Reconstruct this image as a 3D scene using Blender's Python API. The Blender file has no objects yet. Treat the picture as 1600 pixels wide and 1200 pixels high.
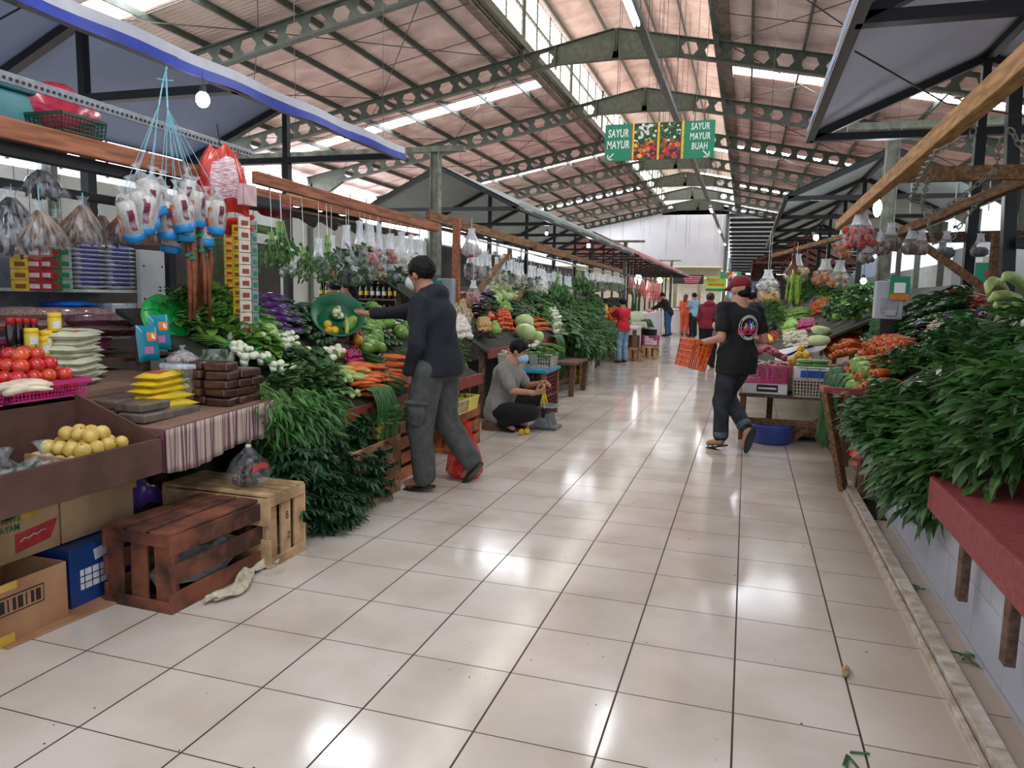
import bpy, math, random
import numpy as np
from mathutils import Vector, Matrix, Euler
S = bpy.context.scene
COL = S.collection
PI = math.pi
random.seed(7)
rnd = random.uniform

# ---------------------------------------------------------------- camera
CAM_H, FPX, YAW, PIT, ROL = 1.406, 1154.9, .303626, -.1199357, .0218759
_f = Vector((-math.sin(YAW)*math.cos(PIT), math.cos(YAW)*math.cos(PIT), math.sin(PIT)))
_r = Vector((math.cos(YAW), math.sin(YAW), 0)); _u = _r.cross(_f)
CR = _r*math.cos(ROL)+_u*math.sin(ROL); CU = -_r*math.sin(ROL)+_u*math.cos(ROL); CF = _f
cd = bpy.data.cameras.new('camera'); cam = bpy.data.objects.new('camera', cd); COL.objects.link(cam)
cd.sensor_fit = 'HORIZONTAL'; cd.sensor_width = 36; cd.lens = 36*FPX/1600; cd.clip_end = 300; cd.clip_start = .05
cam.matrix_world = Matrix(((CR.x, CU.x, -CF.x, 0), (CR.y, CU.y, -CF.y, 0), (CR.z, CU.z, -CF.z, CAM_H), (0, 0, 0, 1)))
S.camera = cam

def hexc(h, k=1.0):
    h = h.lstrip('#'); o = []
    for i in (0, 2, 4):
        c = int(h[i:i+2], 16)/255
        c = c/12.92 if c <= .04045 else ((c+.055)/1.055)**2.4
        o.append(min(1, c*k))
    return (*o, 1)

# ---------------------------------------------------------------- world, light, exposure
w = bpy.data.worlds.new('overcast_sky'); S.world = w; w.use_nodes = True
w.node_tree.nodes['Background'].inputs[0].default_value = hexc('#dfe7f2')
w.node_tree.nodes['Background'].inputs[1].default_value = 1.0
S.view_settings.view_transform = 'Standard'; S.view_settings.look = 'None'
S.view_settings.gamma = 1; S.view_settings.exposure = .55
try: S.view_settings.use_curve_mapping = False
except Exception: pass
SKY_E, CLER_E, TUBE_E, BULB_E = 15.0, 5.0, 40.0, 60.0
S.cycles.max_bounces = 6; S.cycles.diffuse_bounces = 4; S.cycles.glossy_bounces = 3
S.cycles.transparent_max_bounces = 12; S.cycles.transmission_bounces = 4

# ---------------------------------------------------------------- where a line of sight meets a plane of the place
def _ray(px, py): return CF*FPX + CR*(px-800) - CU*(py-600)
def aX(px, py, x): d = _ray(px, py); return Vector((0, 0, CAM_H)) + d*(x/d.x)
def aY(px, py, y): d = _ray(px, py); return Vector((0, 0, CAM_H)) + d*(y/d.y)
def aZ(px, py, z=0): d = _ray(px, py); return Vector((0, 0, CAM_H)) + d*((z-CAM_H)/d.z)
def aP(px, py, pl):                       # plane z = a + b*x + c*y
    a, b, c = pl; d = _ray(px, py)
    t = (a-CAM_H)/(d.z-b*d.x-c*d.y); return Vector((0, 0, CAM_H)) + d*t

# ---------------------------------------------------------------- materials
MATS = {}
def mat(name, hx, rough=.6, var=.12, scale=12, bump=0, metal=0, rnd_v=0, rnd_h=0, hx2=None, coord='Object', spec=.5, alpha=1, trans=0,
        coat=0, sss=0, emit=0, stretch=None, dist=0, transl=0):
    if name in MATS: return MATS[name]
    m = bpy.data.materials.new(name); m.use_nodes = True; nt = m.node_tree; N = nt.nodes; L = nt.links
    b = N['Principled BSDF']; MATS[name] = m
    c1 = hexc(hx)
    c2 = hexc(hx2) if hx2 else tuple(min(1, v*(1-var*2)) for v in c1[:3])+(1,)
    c0 = tuple(min(1, v*(1+var)) for v in c1[:3])+(1,)
    tc = N.new('ShaderNodeTexCoord'); mp = N.new('ShaderNodeMapping'); L.new(tc.outputs[coord], mp.inputs[0])
    if stretch: mp.inputs['Scale'].default_value = stretch
    nz = N.new('ShaderNodeTexNoise'); nz.inputs['Scale'].default_value = scale; nz.inputs['Detail'].default_value = 3
    nz.inputs['Distortion'].default_value = dist
    L.new(mp.outputs[0], nz.inputs['Vector'])
    cr = N.new('ShaderNodeValToRGB'); cr.color_ramp.elements[0].position = .35; cr.color_ramp.elements[1].position = .68
    cr.color_ramp.elements[0].color = c2; cr.color_ramp.elements[1].color = c0
    L.new(nz.outputs[0], cr.inputs[0]); out = cr.outputs[0]
    if rnd_v or rnd_h:
        oi = N.new('ShaderNodeObjectInfo'); hs = N.new('ShaderNodeHueSaturation')
        mr = N.new('ShaderNodeMapRange'); mr.inputs[3].default_value = 1-rnd_v; mr.inputs[4].default_value = 1+rnd_v
        L.new(oi.outputs['Random'], mr.inputs[0]); L.new(mr.outputs[0], hs.inputs['Value'])
        mh = N.new('ShaderNodeMapRange'); mh.inputs[3].default_value = .5-rnd_h; mh.inputs[4].default_value = .5+rnd_h
        L.new(oi.outputs['Random'], mh.inputs[0]); L.new(mh.outputs[0], hs.inputs['Hue'])
        L.new(out, hs.inputs['Color']); out = hs.outputs[0]
    L.new(out, b.inputs['Base Color'])
    b.inputs['Roughness'].default_value = rough; b.inputs['Metallic'].default_value = metal
    b.inputs['Specular IOR Level'].default_value = spec
    if coat: b.inputs['Coat Weight'].default_value = coat; b.inputs['Coat Roughness'].default_value = .1
    if sss: b.inputs['Subsurface Weight'].default_value = sss; b.inputs['Subsurface Scale'].default_value = .02
    if trans: b.inputs['Transmission Weight'].default_value = trans
    if alpha < 1: b.inputs['Alpha'].default_value = alpha
    if bump:
        bp = N.new('ShaderNodeBump'); bp.inputs['Strength'].default_value = bump; bp.inputs['Distance'].default_value = .01
        L.new(nz.outputs[0], bp.inputs['Height']); L.new(bp.outputs[0], b.inputs['Normal'])
    if emit: b.inputs['Emission Color'].default_value = c1; b.inputs['Emission Strength'].default_value = emit
    if transl:
        tl = N.new('ShaderNodeBsdfTranslucent'); L.new(out, tl.inputs[0]); mx = N.new('ShaderNodeMixShader'); mx.inputs[0].default_value = transl
        L.new(b.outputs[0], mx.inputs[1]); L.new(tl.outputs[0], mx.inputs[2]); L.new(mx.outputs[0], N['Material Output'].inputs[0])
    return m
def emis(name, hx, s):
    if name in MATS: return MATS[name]
    m = bpy.data.materials.new(name); m.use_nodes = True; nt = m.node_tree; nt.nodes.remove(nt.nodes['Principled BSDF'])
    e = nt.nodes.new('ShaderNodeEmission'); e.inputs[0].default_value = hexc(hx); e.inputs[1].default_value = s
    nt.links.new(e.outputs[0], nt.nodes['Material Output'].inputs[0]); MATS[name] = m; return m
def film(name, hx='#e8edf0', clear=.7, rough=.22):
    """thin crinkled plastic film: part clear, part milky with a wet-looking sheen"""
    if name in MATS: return MATS[name]
    m = bpy.data.materials.new(name); m.use_nodes = True; nt = m.node_tree; N = nt.nodes; L = nt.links
    b = N['Principled BSDF']; b.inputs['Base Color'].default_value = hexc(hx); b.inputs['Roughness'].default_value = rough
    b.inputs['Specular IOR Level'].default_value = .6
    tr = N.new('ShaderNodeBsdfTransparent'); mx = N.new('ShaderNodeMixShader')
    tc = N.new('ShaderNodeTexCoord'); mp = N.new('ShaderNodeMapping'); mp.inputs['Scale'].default_value = (1, 1, .35)
    nz = N.new('ShaderNodeTexNoise'); nz.inputs['Scale'].default_value = 34; nz.inputs['Detail'].default_value = 2; nz.inputs['Distortion'].default_value = .6
    L.new(tc.outputs['Object'], mp.inputs[0]); L.new(mp.outputs[0], nz.inputs[0])
    mr = N.new('ShaderNodeMapRange'); mr.inputs[1].default_value = .38; mr.inputs[2].default_value = .68
    mr.inputs[3].default_value = 1-min(.97, clear+.24); mr.inputs[4].default_value = 1-max(.0, clear-.12)
    L.new(nz.outputs[0], mr.inputs[0]); L.new(mr.outputs[0], mx.inputs[0]); L.new(tr.outputs[0], mx.inputs[1]); L.new(b.outputs[0], mx.inputs[2])
    bp = N.new('ShaderNodeBump'); bp.inputs['Strength'].default_value = .5; bp.inputs['Distance'].default_value = .006
    L.new(nz.outputs[0], bp.inputs['Height']); L.new(bp.outputs[0], b.inputs['Normal'])
    L.new(mx.outputs[0], N['Material Output'].inputs[0]); MATS[name] = m; return m

# ---------------------------------------------------------------- mesh building
class MB:
    def __init__(s): s.v = []; s.f = []; s.mi = []; s.m = 0
    def quadmesh(s, pts, faces):
        o = len(s.v); s.v += [tuple(p) for p in pts]; s.f += [tuple(i+o for i in f) for f in faces]; s.mi += [s.m]*len(faces); return s
    def box(s, c, d, R=None, taper=1):
        hx, hy, hz = d[0]/2, d[1]/2, d[2]/2; P = []
        for sz in (-1, 1):
            k = taper if sz < 0 else 1
            for sx, sy in ((-1, -1), (1, -1), (1, 1), (-1, 1)):
                p = Vector((sx*hx*k, sy*hy*k, sz*hz)); P.append((R @ p if R else p) + Vector(c))
        return s.quadmesh(P, [(3, 2, 1, 0), (4, 5, 6, 7), (0, 1, 5, 4), (1, 2, 6, 5), (2, 3, 7, 6), (3, 0, 4, 7)])
    def lo(s, a, b):   # box from corner to corner
        return s.box([(a[i]+b[i])/2 for i in range(3)], [abs(b[i]-a[i]) for i in range(3)])
    def bar(s, a, b, w, h=None, up=(0, 0, 1)):
        a = Vector(a); b = Vector(b); d = b-a; L = d.length
        if L < 1e-6: return s
        z = d/L; u = Vector(up)
        if abs(z.dot(u)) > .98: u = Vector((0, 1, 0))
        x = u.cross(z).normalized(); y = z.cross(x); R = Matrix((x, y, z)).transposed()
        return s.box((a+b)/2, (w, h or w, L), R)
    def tube(s, pts, r, n=8, cap=True, flat=None):
        pts = [Vector(p) for p in pts]; rs = r if isinstance(r, (list, tuple)) else [r]*len(pts)
        V = []; F = []; x = None
        for i, p in enumerate(pts):
            d = (pts[min(i+1, len(pts)-1)]-pts[max(i-1, 0)])
            d = d.normalized() if d.length > 1e-9 else Vector((0, 0, 1))
            if x is None:
                x = d.cross(Vector((0, 0, 1)) if abs(d.z) < .9 else Vector((1, 0, 0))).normalized()
            x = (x - d*x.dot(d)).normalized(); y = d.cross(x)
            for k in range(n):
                a = 2*PI*k/n; V.append(p + x*math.cos(a)*rs[i] + y*math.sin(a)*rs[i]*(flat or 1))
            if i:
                for k in range(n): F.append(((i-1)*n+k, (i-1)*n+(k+1) % n, i*n+(k+1) % n, i*n+k))
        if cap: F.append(tuple(range(n))[::-1]); F.append(tuple((len(pts)-1)*n+k for k in range(n)))
        return s.quadmesh(V, F)
    def lathe(s, prof, n=20, c=(0, 0, 0), R=None, wob=None, close=True):
        V = []; F = []
        for i, (r, z) in enumerate(prof):
            for k in range(n):
                a = 2*PI*k/n; rr = r*(wob(a, i/(len(prof)-1)) if wob else 1)
                p = Vector((rr*math.cos(a), rr*math.sin(a), z)); V.append((R @ p if R else p)+Vector(c))
            if i:
                for k in range(n): F.append(((i-1)*n+k, (i-1)*n+(k+1) % n, i*n+(k+1) % n, i*n+k))
        if close: F.append(tuple(range(n))[::-1]); F.append(tuple((len(prof)-1)*n+k for k in range(n)))
        return s.quadmesh(V, F)
    def ell(s, c, r, R=None, nu=12, nv=8, wob=None):
        V = []; F = []; r = r if isinstance(r, (list, tuple)) else (r, r, r)
        for j in range(nv+1):
            t = PI*j/nv
            for k in range(nu):
                a = 2*PI*k/nu; q = wob(a, t) if wob else 1
                p = Vector((r[0]*math.sin(t)*math.cos(a)*q, r[1]*math.sin(t)*math.sin(a)*q, r[2]*math.cos(t)*(q if wob else 1)))
                V.append((R @ p if R else p)+Vector(c))
            if j:
                for k in range(nu): F.append(((j-1)*nu+k, j*nu+k, j*nu+(k+1) % nu, (j-1)*nu+(k+1) % nu))
        return s.quadmesh(V, F)
    def leaf(s, base, d, nrm, L, W, bend=.3, shape='lance', fold=.15):
        """one leaf blade along d, bending towards -nrm"""
        d = Vector(d).normalized(); nrm = Vector(nrm); sd = d.cross(nrm)
        if sd.length < 1e-4: sd = d.cross(Vector((.3, .5, .8)))
        sd.normalize(); nn = sd.cross(d).normalized()
        prof = {'lance': ((0, .06), (.2, .75), (.45, 1), (.75, .62), (1, .02)), 'round': ((0, .15), (.2, .9), (.5, 1.05), (.82, .8), (1, .15)),
                'blade': ((0, .5), (.33, 1), (.66, .8), (1, .05)), 'arrow': ((0, .9), (.12, 1.0), (.4, .6), (.75, .32), (1, .02))}[shape]
        V = []; F = []
        for i, (t, wd) in enumerate(prof):
            p = Vector(base)+d*(L*t)-nn*(bend*L*t*t)
            V += [p+sd*(W/2*wd)+nn*(fold*W*wd), p, p-sd*(W/2*wd)+nn*(fold*W*wd)]
            if i: a = (i-1)*3; F += [(a, a+1, a+4, a+3), (a+1, a+2, a+5, a+4)]
        return s.quadmesh(V, F)
    def sheet(s, fn, nu, nv):
        V = [fn(i/nu, j/nv) for j in range(nv+1) for i in range(nu+1)]
        return s.quadmesh(V, [(j*(nu+1)+i, j*(nu+1)+i+1, (j+1)*(nu+1)+i+1, (j+1)*(nu+1)+i) for j in range(nv) for i in range(nu)])
    def mesh(s, name, mats, smooth=False):
        me = bpy.data.meshes.new(name); me.from_pydata([tuple(v) for v in s.v], [], s.f)
        for m in (mats if isinstance(mats, (list, tuple)) else [mats]): me.materials.append(m)
        if len(me.materials) > 1: me.polygons.foreach_set('material_index', s.mi)
        if smooth: me.polygons.foreach_set('use_smooth', [True]*len(me.polygons))
        me.update(); return me
    def build(s, name, mats, parent=None, smooth=False, loc=None, bev=0, label=None):
        o = bpy.data.objects.new(name, s.mesh(name, mats, smooth)); COL.objects.link(o)
        if parent is not None: o.parent = parent
        if loc is not None: o.location = loc
        if bev:
            b = o.modifiers.new('bevel', 'BEVEL'); b.width = bev; b.segments = 2; b.limit_method = 'ANGLE'
        if label: o['label'] = label
        return o
def tag(o, label, cat, group=None, kind=None):
    o['label'] = label; o['category'] = cat
    if group: o['group'] = group
    if kind: o['kind'] = kind
    return o
def thing(name, label, cat, loc=(0, 0, 0), rz=0, group=None, rot=None):
    o = bpy.data.objects.new(name, None); COL.objects.link(o); o.location = loc; o.rotation_euler = rot or (0, 0, rz); o.empty_display_size = .05
    return tag(o, label, cat, group)
def struct(o, label=None):
    o['kind'] = 'structure'
    if label: o['label'] = label
    return o
def dup(src, loc=None, rot=None, scale=None, label=None, group=None):
    r = src.copy(); COL.objects.link(r)
    if loc is not None: r.location = loc
    if rot is not None: r.rotation_euler = rot
    if scale is not None: r.scale = scale if isinstance(scale, (tuple, list)) else (scale,)*3
    if label: r['label'] = label
    if group: r['group'] = group
    for ch in KIDS.get(src.name, ()) or [c for c in src.children]:
        c = ch.copy(); COL.objects.link(c); c.parent = r
        for g in list(ch.children):
            d = g.copy(); COL.objects.link(d); d.parent = c
    return r
KIDS = {}
def text(s, parent, mtl, size, loc, rot, name='lettering', ext=.001, bold=.0, align='CENTER', sx=1, shear=0):
    cu = bpy.data.curves.new(name, 'FONT'); cu.body = s; cu.size = size; cu.extrude = ext; cu.offset = bold; cu.align_x = align; cu.align_y = 'CENTER'
    cu.shear = shear; cu.space_character = 1.08; cu.materials.append(mtl); cu.resolution_u = 3
    tmp = bpy.data.objects.new('tmp', cu); COL.objects.link(tmp); dg = bpy.context.evaluated_depsgraph_get(); dg.update()
    me = bpy.data.meshes.new_from_object(tmp.evaluated_get(dg)); me.name = name; bpy.data.objects.remove(tmp)
    o = bpy.data.objects.new(name, me); COL.objects.link(o); o.parent = parent; o.location = loc; o.rotation_euler = rot; o.scale = (sx, 1, 1)
    if not len(me.materials): me.materials.append(mtl)
    return o
def RZ(a): return Matrix.Rotation(a, 3, 'Z')
def RX(a): return Matrix.Rotation(a, 3, 'X')
def RY(a): return Matrix.Rotation(a, 3, 'Y')
def rrot(t=PI): return Euler((rnd(-t, t), rnd(-t, t), rnd(-PI, PI))).to_matrix()

# ---------------------------------------------------------------- smooth solids from distance fields (bodies, cloth)
class Field:
    def __init__(s, lo, hi, h):
        s.lo = np.array(lo, float); s.h = h; s.n = np.ceil((np.array(hi)-s.lo)/h).astype(int)+1
        s.F = np.full(s.n, 9.0)
        s.ax = [s.lo[i]+h*np.arange(s.n[i]) for i in range(3)]
    def _sl(s, lo, hi, m):
        a = np.clip(np.floor((np.array(lo)-m-s.lo)/s.h).astype(int), 0, s.n-1); b = np.clip(np.ceil((np.array(hi)+m-s.lo)/s.h).astype(int)+1, 1, s.n)
        sl = tuple(slice(a[i], b[i]) for i in range(3))
        return sl, s.ax[0][sl[0]][:, None, None], s.ax[1][sl[1]][None, :, None], s.ax[2][sl[2]][None, None, :]
    def _put(s, sl, d, k, cut=False):
        f = s.F[sl]
        if cut: s.F[sl] = np.maximum(f, -d); return
        if k <= 0: s.F[sl] = np.minimum(f, d); return
        h = np.clip(.5+.5*(f-d)/k, 0, 1); s.F[sl] = np.where(f > 5, np.minimum(f, d), f*(1-h)+d*h-k*h*(1-h))
    def cone(s, a, b, r1, r2, k=.02, cut=False, sq=None):
        a = np.array(a, float); b = np.array(b, float); R = max(r1, r2)
        sl, X, Y, Z = s._sl(np.minimum(a, b)-R, np.maximum(a, b)+R, k+.05)
        ab = b-a; L2 = max(1e-9, ab@ab)
        t = np.clip(((X-a[0])*ab[0]+(Y-a[1])*ab[1]+(Z-a[2])*ab[2])/L2, 0, 1)
        dx, dy, dz = X-a[0]-t*ab[0], Y-a[1]-t*ab[1], Z-a[2]-t*ab[2]
        if sq: dx, dy, dz = dx/sq[0], dy/sq[1], dz/sq[2]
        s._put(sl, np.sqrt(dx*dx+dy*dy+dz*dz)-(r1+(r2-r1)*t), k, cut); return s
    def ell(s, c, r, k=.02, R=None, cut=False):
        c = np.array(c, float); m = max(r)
        sl, X, Y, Z = s._sl(c-m, c+m, k+.05)
        X, Y, Z = X-c[0], Y-c[1], Z-c[2]
        if R is not None:
            M = np.array(R.transposed()); X, Y, Z = M[0, 0]*X+M[0, 1]*Y+M[0, 2]*Z, M[1, 0]*X+M[1, 1]*Y+M[1, 2]*Z, M[2, 0]*X+M[2, 1]*Y+M[2, 2]*Z
        q = np.sqrt((X/r[0])**2+(Y/r[1])**2+(Z/r[2])**2)
        s._put(sl, (q-1)*min(r), k, cut); return s
    def chain(s, pts, rs, k=.02, sq=None):
        for i in range(len(pts)-1): s.cone(pts[i], pts[i+1], rs[i], rs[i+1], k, sq=sq)
        return s
    def below(s, z):  s.F = np.maximum(s.F, s.ax[2][None, None, :]-z); return s
    def above(s, z):  s.F = np.maximum(s.F, z-s.ax[2][None, None, :]); return s
    def wrinkle(s, amp, f, dirs=3, seed=1):
        r = np.random.RandomState(seed); X, Y, Z = s.ax[0][:, None, None], s.ax[1][None, :, None], s.ax[2][None, None, :]; w = 0
        for i in range(dirs):
            d = r.normal(size=3)*f; d[2] *= .9; ph = r.rand()*6; d2 = r.normal(size=3)*f*.4
            w = w + np.sin(X*d[0]+Y*d[1]+Z*d[2]+ph+1.5*np.sin(X*d2[0]+Y*d2[1]+Z*d2[2]))
        s.F = s.F + amp*w/dirs; return s
    def mesh(s):
        F = s.F; ins = F < 0; n = s.n
        c = ins[:-1, :-1, :-1].astype(np.int8)
        for i in (0, 1):
            for j in (0, 1):
                for k in (0, 1):
                    if i+j+k: c = c + ins[i:n[0]-1+i, j:n[1]-1+j, k:n[2]-1+k]
        act = (c > 0) & (c < 8); idx = np.argwhere(act); ID = -np.ones(act.shape, int); ID[act] = np.arange(len(idx))
        acc = np.zeros((len(idx), 3)); cnt = np.zeros(len(idx))
        cs = [(i, j, k) for i in (0, 1) for j in (0, 1) for k in (0, 1)]
        val = {q: F[idx[:, 0]+q[0], idx[:, 1]+q[1], idx[:, 2]+q[2]] for q in cs}
        for a in cs:
            for ax in range(3):
                if a[ax] == 0:
                    b = list(a); b[ax] = 1; b = tuple(b); va, vb = val[a], val[b]; x = (va < 0) != (vb < 0)
                    t = np.where(x, va/np.where(x, va-vb, 1), 0); P = np.zeros((len(idx), 3)); P[:] = a; P[:, ax] += t
                    acc[x] += P[x]; cnt[x] += 1
        V = s.lo + (idx + acc/cnt[:, None])*s.h; Q = []
        for ax in range(3):
            o1, o2 = [q for q in range(3) if q != ax]
            sl0 = [slice(None)]*3; sl1 = [slice(None)]*3; sl0[ax] = slice(0, n[ax]-1); sl1[ax] = slice(1, n[ax])
            A = ins[tuple(sl0)]; B = ins[tuple(sl1)]; e = np.argwhere(A != B)
            e = e[(e[:, o1] > 0) & (e[:, o2] > 0) & (e[:, o1] < n[o1]-1) & (e[:, o2] < n[o2]-1)]
            if not len(e): continue
            def g(d1, d2): q = e.copy(); q[:, o1] -= d1; q[:, o2] -= d2; return ID[q[:, 0], q[:, 1], q[:, 2]]
            q = np.stack([g(1, 1), g(0, 1), g(0, 0), g(1, 0)], 1)
            fl = A[e[:, 0], e[:, 1], e[:, 2]]
            if ax == 1: fl = ~fl
            q[~fl] = q[~fl][:, ::-1]; Q.append(q)
        return V, np.concatenate(Q)
    def build(s, name, m, parent=None, extra=None):
        V, Q = s.mesh(); V = [tuple(v) for v in V]; Q = [tuple(int(i) for i in q) for q in Q if min(q) >= 0]
        if extra:
            for (v2, q2) in extra: o = len(V); V += [tuple(v) for v in v2]; Q += [tuple(int(i)+o for i in q) for q in q2 if min(q) >= 0]
        me = bpy.data.meshes.new(name); me.from_pydata(V, [], Q); me.materials.append(m)
        me.polygons.foreach_set('use_smooth', [True]*len(Q)); me.update()
        o = bpy.data.objects.new(name, me); COL.objects.link(o)
        if parent is not None: o.parent = parent
        return o
# ================================================================ THE SETTING
def floor_mat():
    m = bpy.data.materials.new('cream_floor_tile'); m.use_nodes = True; N = m.node_tree.nodes; L = m.node_tree.links; b = N['Principled BSDF']
    g = N.new('ShaderNodeNewGeometry'); sx = N.new('ShaderNodeSeparateXYZ'); L.new(g.outputs['Position'], sx.inputs[0])
    def mth(op, a, bb=None, c=None):
        n = N.new('ShaderNodeMath'); n.operation = op
        for i, v in enumerate((a, bb, c)):
            if v is None: continue
            if isinstance(v, (int, float)): n.inputs[i].default_value = v
            else: L.new(v, n.inputs[i])
        return n.outputs[0]
    X, Y = sx.outputs[0], sx.outputs[1]
    u = mth('DIVIDE', mth('SUBTRACT', X, .0338), .4); v0 = mth('DIVIDE', mth('SUBTRACT', Y, 2.508), .4)
    right = mth('GREATER_THAN', u, 1.0)                              # the last strip before the kerb is laid off the bond
    v = mth('ADD', v0, mth('MULTIPLY', right, .12))
    def edge(t):
        fr = mth('FRACT', t); return mth('MINIMUM', fr, mth('SUBTRACT', 1.0, fr))
    dx = edge(u); dy = edge(v)
    gx = mth('LESS_THAN', dx, .009); gy = mth('LESS_THAN', dy, .0062)
    gr = mth('MAXIMUM', gx, gy)
    cb = N.new('ShaderNodeCombineXYZ'); L.new(mth('FLOOR', u), cb.inputs[0]); L.new(mth('FLOOR', v), cb.inputs[1])
    wn = N.new('ShaderNodeTexWhiteNoise'); wn.noise_dimensions = '2D'; L.new(cb.outputs[0], wn.inputs['Vector'])
    nz = N.new('ShaderNodeTexNoise'); nz.inputs['Scale'].default_value = 2.2; nz.inputs['Detail'].default_value = 5; L.new(g.outputs['Position'], nz.inputs[0])
    nf = N.new('ShaderNodeTexNoise'); nf.inputs['Scale'].default_value = 60; nf.inputs['Detail'].default_value = 2; L.new(g.outputs['Position'], nf.inputs[0])
    cr = N.new('ShaderNodeValToRGB'); E = cr.color_ramp.elements; E[0].position = .32; E[0].color = hexc('#c3b6a8'); E[1].position = .62; E[1].color = hexc('#d6ccc3')
    L.new(nz.outputs[0], cr.inputs[0])
    hs = N.new('ShaderNodeHueSaturation'); L.new(cr.outputs[0], hs.inputs['Color'])
    L.new(mth('ADD', .95, mth('MULTIPLY', wn.outputs[0], .1)), hs.inputs['Value'])
    # specks of dirt
    sp = N.new('ShaderNodeTexNoise'); sp.inputs['Scale'].default_value = 34; sp.inputs['Detail'].default_value = 1; L.new(g.outputs['Position'], sp.inputs[0])
    spm = mth('GREATER_THAN', sp.outputs[0], .795)
    stn = N.new('ShaderNodeMapRange'); stn.inputs[1].default_value = .52; stn.inputs[2].default_value = .8; L.new(nz.outputs[0], stn.inputs[0])
    kerb = mth('MULTIPLY', mth('SMOOTH_MIN', mth('MAXIMUM', mth('MULTIPLY', mth('SUBTRACT', X, .42), 2.2), 0), 1.0, .1), nz.outputs[0])
    m1 = N.new('ShaderNodeMixRGB'); L.new(mth('MINIMUM', mth('MAXIMUM', kerb, 0), .75), m1.inputs[0]); L.new(hs.outputs[0], m1.inputs[1]); m1.inputs[2].default_value = hexc('#8a6a48')
    m2 = N.new('ShaderNodeMixRGB'); L.new(spm, m2.inputs[0]); L.new(m1.outputs[0], m2.inputs[1]); m2.inputs[2].default_value = hexc('#5d4f42')
    m3 = N.new('ShaderNodeMixRGB'); L.new(gr, m3.inputs[0]); L.new(m2.outputs[0], m3.inputs[1]); m3.inputs[2].default_value = hexc('#39271e')
    L.new(m3.outputs[0], b.inputs['Base Color'])
    rg = mth('ADD', .06, mth('MULTIPLY', nz.outputs[0], .13)); rg2 = mth('ADD', rg, mth('MULTIPLY', gr, .5)); L.new(rg2, b.inputs['Roughness'])
    b.inputs['Specular IOR Level'].default_value = .55
    bp = N.new('ShaderNodeBump'); bp.inputs['Strength'].default_value = .25; bp.inputs['Distance'].default_value = .004
    hgt = mth('SUBTRACT', mth('MULTIPLY', nz.outputs[0], .1), gr); L.new(hgt, bp.inputs['Height']); L.new(bp.outputs[0], b.inputs['Normal'])
    return m
FLOOR = floor_mat()
KX = .78                                   # kerb line beside the gutter
b = MB(); b.lo((-24, -3, -.2), (KX, 90, 0)); b.lo((KX, 5.9, -.2), (14, 90, 0)); b.lo((KX, -3, -.2), (14, 5.9, -.03))
struct(b.build('floor', FLOOR), 'glossy cream square floor tiles with dark joints')

M_STEEL = mat('grey_green_steel', '#444a3f', .55, .15, 6)
M_DARK = mat('black_painted_steel', '#16181c', .45, .1, 8)
M_ROOFB = mat('dusty_pink_roof_lining', '#d9bfb6', .75, .06, 1.1, hx2='#bd9d96', coord='Object', dist=.6)
def lining():
    m = MATS['dusty_pink_roof_lining']; N = m.node_tree.nodes; L = m.node_tree.links; b = N['Principled BSDF']
    wv = N.new('ShaderNodeTexWave'); wv.wave_type = 'BANDS'; wv.bands_direction = 'Y'; wv.inputs['Scale'].default_value = 2.2; wv.inputs['Distortion'].default_value = .4
    g = N.new('ShaderNodeNewGeometry'); L.new(g.outputs['Position'], wv.inputs[0])
    bp = N.new('ShaderNodeBump'); bp.inputs['Strength'].default_value = .6; bp.inputs['Distance'].default_value = .05
    L.new(wv.outputs[0], bp.inputs['Height']); L.new(bp.outputs[0], b.inputs['Normal'])
    # the lining near the entrance is greyer than the pink one deeper in
    sx = N.new('ShaderNodeSeparateXYZ'); L.new(g.outputs['Position'], sx.inputs[0])
    mr = N.new('ShaderNodeMapRange'); mr.inputs[1].default_value = 12; mr.inputs[2].default_value = 19; L.new(sx.outputs[1], mr.inputs[0])
    mr2 = N.new('ShaderNodeMapRange'); mr2.inputs[1].default_value = 34; mr2.inputs[2].default_value = 42; mr2.inputs[3].default_value = 1; mr2.inputs[4].default_value = .25; L.new(sx.outputs[1], mr2.inputs[0])
    mm = N.new('ShaderNodeMath'); mm.operation = 'MULTIPLY'; L.new(mr.outputs[0], mm.inputs[0]); L.new(mr2.outputs[0], mm.inputs[1])
    mx = N.new('ShaderNodeMixRGB'); src = b.inputs['Base Color'].links[0].from_socket
    L.new(mm.outputs[0], mx.inputs[0]); mx.inputs[1].default_value = hexc('#b5a89f'); L.new(src, mx.inputs[2]); L.new(mx.outputs[0], b.inputs['Base Color'])
lining()
M_SKYL = emis('daylit_translucent_sheet', '#f4f8ff', SKY_E)
M_CLER = emis('daylit_clerestory_mesh', '#fff6ea', CLER_E)
RX0, RZ0, SL = -3.85, 8.95, .2             # ridge x, roof height at the ridge, slope
def zr(x): return RZ0-SL*abs(x-RX0)
XL, XR, MO = -17.5, 9.8, 2.7               # walls, half width of the raised monitor
YW = 61.0
SKYS = [(.4, 1.4), (12.4, 13.4), (24, 24.9), (36, 37), (48, 49), (58.6, 59.6)]
def slope_strips(xa, xb, y0, y1, dz=0):
    """roof sheeting between two x lines, left open at the skylight strips"""
    b = MB(); y = y0
    for (a, c) in [s for s in SKYS if y0 < s[0] < y1] + [(y1, y1)]:
        for z in (0, .04):
            P = [(xa, y, zr(xa)+dz+z), (xb, y, zr(xb)+dz+z), (xb, a, zr(xb)+dz+z), (xa, a, zr(xa)+dz+z)]
            b.quadmesh(P, [(0, 1, 2, 3)])
        y = c
    return b
b = MB()
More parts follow.
